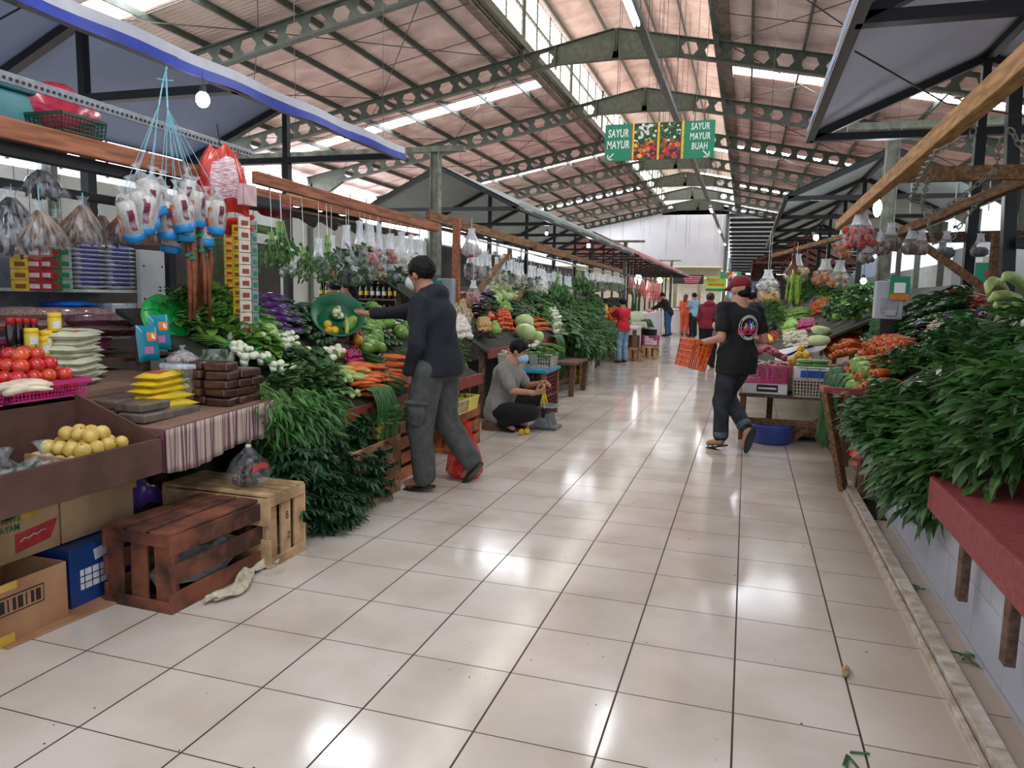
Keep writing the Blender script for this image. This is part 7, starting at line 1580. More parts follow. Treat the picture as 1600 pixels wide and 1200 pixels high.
pile('ginger', [(1322, 500), (1358, 496), (1362, 535), (1328, 540)], PRK, .07, 'buff ginger root in the tall heap below the meter box', 'ginger below the meter box', 3, .06, scale=1.3)
pile('ginger', [(1298, 530), (1326, 522), (1330, 545), (1300, 552)], PRK, .07, 'pinkish young ginger in the lower heap', 'young ginger heap', 3, .04, scale=1.2)
pile('eggplant_d', [(1405, 515), (1440, 508), (1455, 535), (1420, 540)], PRK, .08, 'black eggplant in the pile right of the meter box', 'black eggplants right of the meter box', 2, .03, (PI/2, 0, -PI*.35), sp2=.16)
pile('zucchini', [(1440, 498), (1500, 486), (1510, 505), (1450, 522)], PRK, .08, 'long dark marrow under clear film on the right', 'dark marrows on the right', 2, .04, (PI/2, 0, -PI*.3), sp2=.26, scale=1.3)
pile('bean', [(1365, 520), (1400, 510), (1410, 545), (1370, 552)], PRK, .12, 'green bean bundle between the ginger and the black eggplants', 'green beans right of the ginger', 2, .04, lambda i, j: dirR((-.9, .1, -.3)))
pile('root', [(1450, 520), (1490, 512), (1495, 532), (1455, 540)], PRK, .05, 'long buff root bundled beside the greens', 'buff roots beside the greens', 4, .02, (PI/2, 0, -PI*.3), sp2=.14, scale=1.3)
pile('chilli', [(1440, 482), (1540, 468), (1545, 486), (1455, 500)], PRK, .05, 'red chilli in the long mound at the back right', 'red chillies at the back right', 3, .05, (PI/2, 0, -PI*.3), scale=1.5, sp2=.12)
pile('shallot', [(1395, 480), (1430, 476), (1432, 496), (1398, 500)], PRK, .055, 'rose shallot in the heap right of the meter box', 'rose shallots right of the meter box', 3, .04, scale=1.4)
pile('cucumber', [(1325, 455), (1372, 442), (1376, 462), (1332, 470)], PRK, .06, 'dark cucumber on the upper rack left of the meter box', 'upper rack cucumbers', 2, .03, (PI/2, 0, -PI*.3), sp2=.18, scale=1.3)
pile('broccoli', [(1338, 465), (1372, 462), (1374, 485), (1342, 488)], PRK, .14, 'dark broccoli head left of the meter box', 'broccoli left of the meter box', 1, .05)
# table end facing the entrance, with crates
t = thing('wooden_table', 'low weathered table under the pink and white crates, behind the blue basin', 'table', (.5, 8.1, 0)); MB().box((0, 0, .46), (1.05, .75, .03)).build('top', M_WOODG, t)
for (x, y) in ((-.48, -.33), (.48, -.33), (-.48, .33), (.48, .33)): MB().box((x, y, .22), (.06, .05, .44)).build('leg', M_WOODB, t)
b = MB(); b.box((0, -.33, .2), (.95, .03, .06)); b.bar((0, -.3, .03), (.45, -.3, .4), .03, .06); b.box((0, .1, .06), (.9, .5, .05)); b.build('stretcher', M_WOODB, t)
t = thing('foam_tray', 'white foam tray with a black and white label under the pink crate', 'tray', (.22, 7.88, .478)); MB().box((0, 0, .055), (.42, .3, .11)).build('tray_body', MATS['white_foam'], t, bev=.008); MB().box((.02, -.152, .06), (.2, .004, .07)).build('label', M_INK, t); MB().box((.02, -.155, .06), (.17, .002, .02)).build('label_mark', M_PWH, t)
basket('plastic_crate', 'hot pink crate of roots and shallots on the white foam tray', (.22, 7.88), .32, .42, .17, M_PINKP, z=.59, cat='crate', bars=.008, nl=14, nw=18, nh=5)
for i in range(50): spawn('root', (.22+rnd(-.17, .17), 7.8+rnd(-.06, .12), .74+rnd(0, .06)), rrot(.4)@RX(PI/2), .7, 'short tan root at the front of the hot pink crate', 'tan roots in the hot pink crate')
for i in range(110): u, v = rnd(-.19, .19), rnd(0, .32); spawn('shallot', (.22+u, 7.84+v, .8+.1*(1-abs(u)/.2)+rnd(0, .04)), rrot(2), rnd(1.1, 1.4), 'rose-pink shallot heaped in the hot pink crate', 'rose-pink shallots in the hot pink crate')
t = thing('foam_tray', 'white foam tray with a blue label beside the pink crate', 'tray', (.66, 7.86, .65)); MB().box((0, 0, .05), (.36, .28, .1)).build('tray_body', MATS['white_foam'], t, bev=.008); MB().box((0, -.142, .05), (.24, .004, .07)).build('blue_label', mat('cobalt_label', '#1f4fb0', .4), t)
for s_ in (-.06, .05): MB().box((s_, -.145, .055), (.012, .004, .09)).build('green_strap', M_TIE, t)
basket('plastic_basket', 'white lattice basket under the blue-labelled foam tray', (.66, 7.86), .3, .36, .165, M_WBK, z=.478, bars=.01, nl=10, nw=12, nh=5)
for i in range(16): spawn('cucumber', (.6+.1*(i % 2)*1.3-.02, 7.78+.035*(i//2 % 4), .785+.035*(i//8)), Euler((0, PI/2, rnd(-.05, .05))), .85, 'slim dark cucumber on the blue-labelled tray', 'slim cucumbers on the blue-labelled tray')
for i, (x, y, z) in enumerate(((.5, 8.1, .8), (.57, 8.12, .8), (.53, 8.05, .86), (.6, 8.06, .86), (.48, 8.05, .8), (.55, 8.1, .92), (.63, 8.1, .8))): spawn('lemon_y', (x, y, z), rrot(1), 1.15, 'yellow lemon behind the shallots', 'yellow lemons behind the shallots')
b = MB(); b.lo((.3, 8.0, .49), (.95, 8.3, .77)); tag(b.build('cardboard_box', M_CARD_B), 'brown cardboard box behind the pink crate', 'box')
t = thing('blue_basin', 'large blue plastic basin on the floor beside the walking man', 'basin', (.3, 7.72, 0)); MB().lathe([(.001, .004), (.165, .004), (.17, 0), (.19, .02), (.215, .17), (.225, .18), (.22, .195), (.207, .185), (.18, .02), (.001, .015)], 40).build('basin_body', mat('dusty_blue_plastic', '#3c4f9e', .4, .08, 6), t, True)
cloth('red_plastic_bag', 'bright red plastic bag lying on the floor behind the leaning leg', 'bag', lambda u, v: (.92+.42*u, 7.15-.1*u+.25*v, .02+.07*math.sin(PI*u)*math.sin(PI*v)+.02*math.sin(u*21+v*9)), mat('scarlet_film', '#e0201c', .35, .1, 8), 20, 14, .003)
t = thing('hand_cart', 'grey metal cart corner with a red cord beside the tiled counter end', 'cart', (.98, 5.95, 0)); MB().box((0, 0, .22), (.22, .4, .03), RY(.25)).build('deck', M_GRY, t); MB().box((-.09, -.15, .24), (.02, .1, .12)).build('bracket', M_GRY, t)
MB().tube([(-.02, -.1, .06), (.02, -.1, .06)], .06, 14).build('wheel', M_DARK, t); MB().tube([(-.1, -.2, .27), (-.14, -.21, .3), (-.15, -.2, .2)], .006, 5).build('red_cord', M_REDPL, t)
# far right display
display('sloping display of mixed vegetables behind the pink crate', .2, 1.95, 8.4, 14.5, (.62, .5, 0), M_DISP); PRC = (.62, .5, 0)
pile('chilli', [(1172, 524), (1215, 520), (1220, 536), (1178, 542)], PRC, .05, 'red chilli in the heap right of the walking man', 'red chillies by the walking man', 3, .03, scale=1.3, sp2=.1, rot=(PI/2, 0, .6))
pile('mushroom', [(1222, 528), (1262, 524), (1265, 545), (1226, 548)], PRC, .055, 'peeled garlic clove on the white cloth, right display', 'peeled garlic on the white cloth', 2, .02)
cloth('white_cloth', 'white plastic cloth under the peeled garlic on the right', 'cloth', lambda u, v: (.32+.5*u, 8.35+.4*v, .83+.2*u+.012*math.sin(u*13+v*7)-(.1*(1-v*4) if v < .25 else 0)), mat('white_sheet_plastic', '#cfd3da', .35, .05, 8), 22, 18, .003)
for px, py in ((1282, 528), (1278, 545)): p = aP(px, py, PRC); spawn('cabbage', p+Vector((0, 0, .08)), rrot(.2), (1.2, 1.2, .7), 'halved white cabbage on the white cloth of the right display', 'halved cabbages on the right')
pile('lemon_y', [(1190, 532), (1204, 530), (1206, 540), (1192, 542)], PRC, .09, 'yellow lemon below the heap of red chillies', 'lemons below the red chillies', 1, .03)
pile('radish', [(1238, 510), (1275, 505), (1278, 520), (1242, 525)], PRC, .06, 'small pale round turnip in the right display', 'small pale turnips', 2, .02, scale=1.3)
pile('chayote', [(1222, 512), (1242, 508), (1246, 524), (1226, 528)], PRC, .08, 'small green squash in the middle of the right display', 'green squash of the right display', 2, .03)
pile('kangkung', [(1170, 485), (1235, 478), (1240, 520), (1180, 525)], PRC, .2, 'leafy bunch in the green bank right of the walking man', 'green bank by the walking man', 2, .1, lambda i, j: dirR((-1, rnd(-.7, .1), rnd(-.4, .3))), scale=1.0)
pile('gourd', [(1225, 492), (1262, 488), (1266, 505), (1230, 508)], PRC, .09, 'bitter gourd in the right display', 'bitter gourds of the right display', 2, .03, (PI/2, 0, -PI*.3), sp2=.2)
pile('carrot', [(1270, 480), (1300, 474), (1304, 492), (1274, 498)], PRC, .07, 'carrot in the small stack under the long green pods', 'small stack of carrots under the pods', 3, .04, (PI/2, 0, -PI*.3), sp2=.2)
pile('broccoli', [(1285, 488), (1305, 484), (1308, 500), (1290, 504)], PRC, .13, 'broccoli head beside the small carrot stack', 'broccoli beside the small carrot stack', 1, .05)
pile('spinach', [(1240, 455), (1330, 440), (1335, 470), (1245, 480)], PRC, .2, 'dark spinach bunch high at the back of the right display', 'spinach at the back of the right display', 2, .1, lambda i, j: dirR((-1, rnd(-.5, .1), rnd(-.2, .4))), scale=1.2)
pile('corn', [(1275, 462), (1320, 455), (1322, 470), (1278, 476)], PRC, .07, 'pale maize cob at the back of the right display', 'maize cobs at the back right', 2, .03, (PI/2, 0, -PI*.3), sp2=.24)
fill('spinach', (1.2, 1.9), (8.6, 11.5), 16, PRC, 'dark spinach bunch on the slope behind the meter box', 'spinach behind the meter box', (-1, -.4, .2))
fill('chayote', (1.0, 1.6), (8.7, 10.2), 26, PRC, 'green chayote on the slope under the tan bags', 'chayotes under the tan bags', dz=.05, sc=1.3)
fill('bokchoy', (1.5, 1.9), (6.8, 7.9), 9, PRK, 'mustard green bunch at the top of the carrot slope', 'mustard greens above the carrots', (-1, -.3, .1))
fill('spinach', (1.1, 1.7), (5.75, 6.15), 10, PRK, 'spinach bunch between the near heap and the carrots', 'spinach between the heap and the carrots', (-1, -.4, 0), 0)
fill('eggplant_d', (1.2, 1.7), (6.1, 6.9), 14, PRK, 'black eggplant lying above the carrots', 'black eggplants above the carrots', (0, .3, 1), dz=.06)
# plank wall and goods behind the right displays
b = MB(); b.lo((2.62, 3.5, 0), (2.66, 11.5, 1.62)); tag(b.build('screen_partition', MATS['brown_grey_partition']), 'dark partition behind the right displays', 'partition')
b = MB(); b.lo((3.2, 6.2, 1.5), (3.24, 14, 2.3)); tag(b.build('grey_panel', mat('pale_grey_panel', '#a2a7ac', .7, .06, 2)), 'pale grey panel in the shop behind the right stalls', 'panel')
for (px, py, c, lb) in ((1475, 458, '#e0601c', 'orange plastic basket behind the meter box'), (1415, 460, '#18a050', 'green plastic basket edge behind the meter box')):
    p = aX(px, py, 2.35); t = thing('round_basket', lb, 'basket', (p.x, p.y, p.z-.06)); m = mat('plastic_'+c[1:], c, .4, .06, 6); MB().lathe([(.1, 0), (.13, .01), (.17, .1), (.18, .11), (.17, .115)], 24, close=False).build('basket_wall', m, t, True); MB().lathe([(.001, .003), (.1, .003)], 20, close=False).build('bottom', m, t); 
    b = MB(); b.box((0, 0, -.2), (.3, .3, .38)); b.build('pedestal', M_SHADE, t)
# meter box right
p = aY(1389, 455, 7.4); t = thing('meter_box', 'pale grey meter box on a black post with a green and orange payment card', 'meter box', (p.x, 7.4, p.z)); M_PG = mat('pale_box_plastic', '#a9aeb4', .5, .04, 4)
MB().box((0, 0, -.08), (.23, .13, .34)).build('case', M_PG, t, bev=.012); MB().box((.0, -.07, -.13), (.14, .012, .13)).build('door_flap', mat('grey_flap', '#93989d', .5), t, bev=.003); MB().box((.01, -.08, -.19), (.09, .01, .05)).build('socket_plate', M_PG, t)
MB().box((.07, -.085, .03), (.16, .01, .2)).build('payment_card', M_GRN, t); MB().box((.07, -.092, .03), (.09, .004, .09)).build('white_panel', M_WH, t); MB().box((.07, -.0915, -.05), (.15, .004, .05)).build('orange_band', M_SO, t)
MB().box((0, 0, -.65), (.11, .06, .8)).build('mount_post', M_DARK, t)
# hanging goods on the right
M_FILM2 = film('hazy_film', '#e4e9ec', .5)
rb = [(1345, 345, .2, .32, 'red', 'lumps', 'big clear bag of red tomatoes hanging from the brown pole'), (1318, 370, .12, .26, 'orange', 'lumps', 'clear bag of orange tomatoes left of the big red one'), (1392, 365, .13, .25, 'brown', 'solid', 'clear bag of brown powder under the crosspiece, first'), (1425, 372, .12, .24, 'brown', 'solid', 'clear bag of brown powder under the crosspiece, second'), (1440, 376, .1, .22, 'fish', 'solid', 'clear bag of tan powder under the crosspiece'), (1478, 378, .1, .24, 'grey', 'solid', 'clear bag of dark powder beside the brown post'), (1531, 382, .09, .2, 'grey', 'solid', 'clear bag of black seeds right of the black post'),
      (1245, 410, .14, .26, 'cream', 'lumps', 'clear bag of pale crackers left of the long green pods'), (1290, 418, .15, .24, 'orange', 'lumps', 'clear bag of tan lumps right of the long green pods'), (1312, 420, .14, .25, 'cream', 'lumps', 'second clear bag right of the long green pods'), (1200, 432, .13, .2, 'white', 'lumps', 'clear bag of white roots hanging nearest the red cap'), (1202, 452, .14, .17, 'yellow', 'lumps', 'clear bag of yellowish sprouts below the white roots'), (1375, 380, .1, .2, 'brown', 'lumps', 'dark clear bag behind the red tomatoes'), (1355, 395, .1, .18, 'brown', 'lumps', 'clear bag of dark roots below the red tomatoes')]
for (px, py, r, h, m, c, lb) in rb:
    Y = 9.5 if px < 1320 else 7.9
    if px < 1210: Y = 11.5
    p = aY(px, py, Y); hang_bag((p.x, p.y, p.z+.1), 2.1 if px > 1210 else 2.4, r*(Y/9), h*(Y/9)*1.25, c, lb, None, cm=MC[m], neck=.4, n=34)
for i in range(15):
    p = aY(1240+rnd(-12, 14), 428+rnd(-4, 5), 9.3+rnd(-.08, .08)); o = spawn('petai', p, RZ(rnd(0, 6))@RX(rnd(-.16, .16)), rnd(.65, 1.1), 'long lime-green stink bean pod in the hanging bunch', 'hanging stink bean pods')
b = MB(); p = aY(1240, 410, 9.3)
for i in range(10): b.tube([(rnd(-.08, .08), rnd(-.05, .05), -.15), (rnd(-.03, .03), 0, 0), (0, 0, 2.1-p.z)], .006, 4)
tag(b.build('twig_bundle', mat('rusty_twigs', '#7d4630', .8, .2, 20), loc=p), 'rusty twig stalks from which the green pods hang', 'twigs')
# fruit poster panel far right
t = thing('fruit_poster', 'green panel with a painted apple on the far right', 'poster', aY(1565, 430, 11.2)); MB().box((0, 0, 0), (.62, .03, .32)).build('panel', M_GRN, t); MB().ell((-.08, -.02, .02), (.12, .012, .1)).build('painted_apple', M_REDPL, t, True); MB().ell((.1, -.022, -.03), (.1, .012, .06)).build('painted_slice', mat('pear_flesh', '#e0d8a8', .5), t, True)
b = MB(); b.lo((2.7, 11.6, 0), (5.5, 11.7, 1.55)); tag(b.build('back_counter', mat('grey_back_counter', '#9a9ea2', .7, .05, 2)), 'grey counter front behind the right stalls', 'counter')
for i in range(10):
    x = 3.2+.32*(i % 5); z = 2.02+.26*(i//5); b = MB(); b.box((0, 0, 0), (.3, .3, .24)); tag(b.build('white_carton', mat('white_carton_card', '#c8c6c0', .7, .06, 4), loc=(x, 11.9, z-.33), bev=.004), 'white carton stacked in the shop at the far right', 'box', 'white cartons far right')
b = MB(); b.lo((3.0, 11.7, 1.53), (5.4, 12.1, 1.56)); b.lo((3.0, 12.0, 0), (5.4, 12.06, 1.53)); tag(b.build('back_rack', M_DARK), 'dark rack carrying the white cartons', 'rack')
# clothes rail far behind on the right
t = thing('clothes_rail', 'rail of dark clothes far behind, right of the red cap', 'clothes rail', (1.2, 30, 0)); MB().tube([(-1, 0, 1.9), (1, 0, 1.9)], .02, 6).build('rail', M_DARK, t)
for i in range(12): b = MB(); b.box((0, 0, -.5), (.09, .4, 1.0), taper=1.3); tag(b.build('hanging_garment', [M_DARK, M_MAR, mat('pale_garment', '#9a9aa0', .8)][i % 3], loc=(.3+.16*i, 30, 1.86)), 'garment hanging on the far clothes rail', 'garment', 'garments on the far rail')
# cables
for (pts, lb) in (([(.55, 5.2, 2.95), (1.2, 5.8, 2.75), (1.9, 6.2, 2.7), (2.1, 7.2, 2.9)], 'black cable drooping under the near right canopy'), ([(-4.0, 3.4, 3.0), (-4.3, 3.2, 2.75), (-4.8, 2.9, 2.65)], 'thin dark cable under the blue-edged canopy')):
    b = MB(); b.tube(pts, .006, 5); tag(b.build('cable', M_DARK), lb, 'cable')
for i, (px, py, y0) in enumerate(((1422, 310, 330), (1492, 315, 350), (1545, 305, 345))): p = aY(px, py, 8.5); b = MB(); b.tube([(0, 0, .3), (.01, 0, -.15)], .006, 5); tag(b.build('white_string', M_WH, loc=p), ['white cord hanging above the brown powder bags, left', 'white cord hanging above the brown powder bags, middle', 'white cord hanging right of the black post'][i], 'cord')
# ================================================================ PEOPLE
random.seed(81)
M_SKIN = mat('brown_skin', '#a8745a', .5, .06, 12, sss=.1); M_SKIN2 = mat('tan_skin', '#b8866a', .5, .06, 12, sss=.1)
M_HAIR = mat('black_hair', '#0a0808', .6, .3, 60, spec=.25, bump=.4, stretch=(1, 1, .3)); M_MASK = mat('white_face_mask', '#d8dad6', .6, .03); M_MASKB = mat('blue_face_mask', '#9cc3dc', .6, .03)
V = Vector
def hand_mesh(w, d, n, thumb, curl=.5, s=1.0, spread=.1):
    """palm, four unequal fingers and a thumb; d to the fingertips, n out of the palm, thumb = side direction"""
    w, d, n = V(w), V(d).normalized(), V(n); n = (n-d*n.dot(d)).normalized(); sd = d.cross(n); sd = sd if sd.dot(V(thumb)) > 0 else -sd
    F = Field(w-V((.17,)*3)*s, w+V((.17,)*3)*s, .0052)
    F.cone(w-d*.03*s, w+d*.012*s, .026*s, .024*s, .01)
    for q in (-.026, -.009, .009, .026): F.cone(w+d*.012*s+sd*q*.7*s, w+d*.078*s+sd*q*s, .0145*s, .0125*s, .008)
    for q, L in ((.029, .066), (.0095, .074), (-.0095, .068), (-.028, .054)):
        p = w+d*.08*s+sd*q*s; a = 0
        for i, seg in enumerate((.42, .32, .26)):
            a += curl*(.7, .8, .5)[i]; dd = (d*math.cos(a)+n*math.sin(a)+sd*(q/.03*spread)*(1-i*.4)).normalized(); p2 = p+dd*L*seg*s
            F.cone(p, p2, (.0092, .0085, .0078)[i]*s, (.0085, .0078, .0068)[i]*s, .003); p = p2
    p = w+d*.02*s+sd*.025*s; dd = (d*.6+sd*.75+n*.25*(1+curl)).normalized(); p2 = p+dd*.04*s; F.cone(p, p2, .0135*s, .0105*s, .008)
    dd = (d*.85+sd*.3+n*(.2+.5*curl)).normalized(); p3 = p2+dd*.03*s; F.cone(p2, p3, .0105*s, .0095*s, .004); F.cone(p3, p3+(dd+n*.3*curl).normalized()*.022*s, .0095*s, .0075*s, .003)
    return F.mesh()
def person(label, loc, rz, J, h=.012, top=None, bottom=None, skin=M_SKIN, hair='short', mask=None, sleeve=1.0, hood=False, hem=None, foot='sandal', hands=None, name='person', group=None, topz=None, cuff=None, slim=1.0, hairm=None, face=True):
    t = thing(name, label, 'person', loc, rz, group); s = J.get('s', 1.0)
    P = {k: V(v)*s if isinstance(v, tuple) else v for k, v in J.items()}
    allp = [v for v in P.values() if isinstance(v, Vector)]; lo = V([min(p[i] for p in allp)-.24 for i in range(3)]); hi = V([max(p[i] for p in allp)+.24 for i in range(3)])
    fw = P.get('look', V((0, 1, 0))).normalized(); hc = P['head']; up = (V((0, 0, 1))-fw*fw.z).normalized(); rt = fw.cross(up); R = Matrix((rt, fw, up)).transposed()
    H = lambda x, y, z: hc+(rt*x+fw*y+up*z)*s
    # skin
    F = Field(lo, hi, h); k = .02
    F.ell(H(0, -.012, .02), (.076*s, .095*s, .098*s), k, R); F.ell(H(0, .022, -.055), (.055*s, .062*s, .058*s), k*1.6, R); F.cone(H(0, -.02, -.05), P['neck'], .052*s, .058*s, k)
    F.cone(H(0, .075, -.0), H(0, .1, -.03), .009*s, .015*s, .012)
    for q in (-1, 1): F.ell(H(q*.078, -.005, -.01), (.012*s, .022*s, .032*s), .006, R)
    F.cone(P['neck'], P['chest'], .075*s, .12*s, k*2); F.cone(P['chest'], P['pelvis'], .12*s, .115*s, k*2)
    for q in 'LR':
        F.cone(P['neck']-V((0, 0, .03)), P['sh'+q], .05*s, .05*s, k); F.chain([P['sh'+q], P['el'+q], P['wr'+q]], [.05*s, .037*s, .026*s], .012)
        F.chain([P['hip'+q], P['kn'+q], P['an'+q]], [.085*s, .055*s, .037*s], .02); F.chain([P['an'+q], P['to'+q]], [.036*s, .028*s], .02)
    ex = [hand_mesh(*a, s=s) for a in (hands or [])]
    for q in 'LR':
        if not hands and 'hd'+q in P: F.cone(P['wr'+q], P['hd'+q], .028*s, .03*s, .01)
    F.build('body', skin, t, ex)
    # shirt
    if top:
        F = Field(lo, hi, h); g = .022*s
        F.cone(P['chest']+V((-.075, 0, .04))*s, P['chest']+V((.075, 0, .04))*s, .115*s+g*.6, .115*s+g*.6, .05); F.chain([P['chest'], P['pelvis']], [.135*s*slim+g, .13*s*slim+g], .05)
        w_ = P['pelvis']-(P['chest']-P['pelvis']).normalized()*.06*s
        for q in (-1, 1): F.cone(P['pelvis']+V((q*.05*s, 0, 0)), w_+V((q*.055*s, 0, 0)), .12*s*slim+g, .122*s*slim+g, .04)
        if hem:
            for q in (-1, 1): F.cone(P['pelvis']+V((q*.05*s, 0, 0)), V((P['pelvis'].x+q*.06*s, P['pelvis'].y, hem-.05)), .125*s*slim+g, .13*s*slim+g, .04)
            F.above(hem)
        for q in 'LR':
            F.cone(P['neck']-V((0, 0, .035))*s, P['sh'+q], .055*s, .062*s, .03)
            e = P['el'+q]
            if sleeve >= 1: F.chain([P['sh'+q], e, P['wr'+q].lerp(e, .03)], [.066*s, .054*s, .042*s], .02)
            else: F.cone(P['sh'+q], P['sh'+q].lerp(e, sleeve), .067*s, .066*s, .02)
        if hood:
            F.ell(P['neck']+(-fw*.07+V((0, 0, .0)))*s, (.11*s, .085*s, .07*s), .03); F.cone(P['neck']+(-fw*.02+V((-.08, 0, 0)))*s, P['neck']+(-fw*.02+V((.08, 0, 0)))*s, .045*s, .045*s, .02)
        F.cone(H(0, -.01, -.04), P['neck']+(P['neck']-P['chest']).normalized()*.06*s, .04*s, .062*s, 0, cut=True) if not hood else None
        F.wrinkle(.007*s, 26/s, 3, seed=len(label)); F.build('hoodie' if hood else 'shirt', top, t)
    if bottom:
        F = Field(lo, hi, h); g = .016*s
        F.ell(P['pelvis']-V((0, 0, .02))*s, (.155*s*slim, .125*s*slim, .12*s), .04)
        for q in 'LR': F.chain([P['hip'+q], P['kn'+q], P['an'+q].lerp(P['kn'+q], cuff or .1)], [(.1*s+g)*slim, (.07*s+g)*slim, (.058*s+g)*slim], .03)
        F.wrinkle(.006*s, 24/s, 3, seed=3); F.build('trousers', bottom, t)
    # hair
    if hair:
        F = Field(hc-V((.3,)*3)*s, hc+V((.3,)*3)*s, min(h, .009)); 
        F.ell(H(0, -.02, .035), (.088*s, .104*s, .1*s), .01, R)
        if hair == 'long': F.cone(H(0, -.06, .0), H(0, -.09, -.2), .08*s, .06*s, .03)
        if hair == 'bun': F.ell(H(0, -.12, .05), (.05*s, .045*s, .05*s), .02, R)
        if hair == 'veil': F.ell(H(0, -.02, -.02), (.105*s, .115*s, .14*s), .03, R); F.cone(H(0, -.02, -.1), P['neck']-V((0, 0, .1)), .1*s, .17*s, .04)
        F.ell(H(0, .085, -.03), (.075*s, .07*s, .085*s), 0, R, cut=True)
        if hair == 'short': F.ell(H(0, -.03, -.115), (.2*s, .2*s, .06*s), 0, R, cut=True)
        F.wrinkle(.004*s, 90, 3, seed=5); F.build('veil' if hair == 'veil' else 'hair', hairm or M_HAIR, t)
    if face:
        for q in (-1, 1): MB().ell(H(q*.032, .077, .012), (.011*s, .006*s, .006*s), R, nu=8, nv=6).build('eye', M_INK, t, True); b = MB(); b.bar(H(q*.018, .086, .03), H(q*.048, .078, .032), .006*s, .007*s); b.build('eyebrow', M_HAIR, t)
    if mask:
        F = Field(hc-V((.2,)*3)*s, hc+V((.2,)*3)*s, .007); F.ell(H(0, .045, -.055), (.06*s, .066*s, .058*s), 0, R); F.cone(H(0, .09, -.03), H(0, .1, -.05), .02*s, .02*s, .03)
        F.ell(H(0, -.02, -.03), (.2*s, .05*s, .2*s), 0, R, cut=True); F.build('face_mask', mask, t)
        for q in (-1, 1): MB().tube([H(q*.055, .04, -.03), H(q*.082, .0, -.0), H(q*.08, -.015, -.015), H(q*.056, .035, -.075)], .0018, 4).build('ear_loop', mask, t)
    # shoes
    for q in 'LR':
        a, c = P['an'+q], P['to'+q]; d = (c-a); d2 = V((d.x, d.y, d.z)).normalized(); n = (V((0, 0, 1))-d2*d2.z).normalized(); sd = d2.cross(n); Rf = Matrix((sd, d2, n)).transposed()
        m_ = a.lerp(c, .45)-n*.042*s; b = MB()
        if foot == 'sandal':
            b.lathe([(.001, -.012), (1, -.012), (1.03, 0), (1, .006), (.001, .006)], 20, R=Rf @ Matrix.Diagonal((.048*s, .135*s, 1)), c=m_); b.build('sandal_sole', M_DARK, t)
            b = MB(); b.tube([m_+sd*.045*s+d2*.0, m_+n*.05*s+d2*.05*s, m_-sd*.045*s+d2*.0], .009*s, 6, flat=.5); b.tube([m_+n*.048*s+d2*.05*s, m_+d2*.1*s+n*.01], .006*s, 5); b.build('sandal_strap', M_DARK, t)
        else: b.ell(a.lerp(c, .5)-n*.015*s, (.05*s, .14*s, .05*s), Rf, nu=12, nv=8); b.build('shoe', M_DARK, t, True)
    return t, P, H, R
# man in the dark hoodie, reaching over the near left display
J1 = dict(head=(-.005, .1, 1.535), look=(0, 1, -.12), neck=(0, .04, 1.4), chest=(0, .0, 1.22), pelvis=(.02, -.03, .93),
          shL=(-.17, .0, 1.345), elL=(-.25, -.03, 1.06), wrL=(-.215, .06, .87), shR=(.16, .05, 1.345), elR=(.14, .31, 1.26), wrR=(.08, .55, 1.245),
          hipL=(-.09, -.02, .87), knL=(-.11, .03, .46), anL=(-.11, -.02, .075), toL=(-.12, .12, .045), hipR=(.1, -.02, .87), knR=(.16, -.03, .48), anR=(.25, -.22, .15), toR=(.27, -.13, .05), s=1.0)
M_HOOD = mat('black_navy_hoodie', '#171b24', .85, .12, 30, bump=.1); M_CARGO = mat('washed_grey_green_denim', '#4b4d4a', .85, .16, 14, bump=.15)
t, P, H, R = person('man in a black hoodie, grey cargo trousers and white mask reaching over the vegetables', (-2.12, 4.84, 0), PI/2-.12, J1, .0105, M_HOOD, M_CARGO, hair='short', mask=M_MASK, hood=True, slim=1.08, hem=.83,
    hands=[((.08, .55, 1.245), (-.12, 1, .02), (-.3, 0, 1), (-1, .1, 0), .25), ((-.215, .06, .87), (.25, .35, -.9), (1, 0, 0), (0, 1, 0), .9)])
F = Field((-.28, -.12, .4), (-.1, .16, .72), .008); F.ell((-.19, .01, .57), (.045, .08, .1), .01); F.ell((-.2, .01, .645), (.042, .09, .022), .008); F.wrinkle(.003, 50, 2); F.build('cargo_pocket', M_CARGO, t)
MB().tube([(-.14, .1, .93), (-.165, .0, .945), (-.1, -.14, .94)], .012, 6, flat=.4).build('belt', M_CRD, t)
# red net bag of produce standing by his feet
tb = thing('red_net_bag', 'red net bag of onions on the floor by the man in the black hoodie', 'bag', (-2.0, 5.22, 0))
MB().lathe([(.001, .0), (.1, .005), (.14, .06), (.13, .16), (.08, .28), (.03, .4), (.04, .44)], 22, wob=lambda a, q: 1+.07*math.sin(5*a+6*q)+.04*math.sin(12*a), close=False).build('net', film('red_net_film', '#d8241a', .25, .4), tb, True)
b = MB()
for i in range(26): a = rnd(0, 6.28); r = rnd(0, .095); b.ell((r*math.cos(a), r*math.sin(a), rnd(.03, .2)*(1-r*3)+.02), .026, nu=8, nv=6)
b.build('onions', M_ORNG, tb, True)['kind'] = 'stuff'
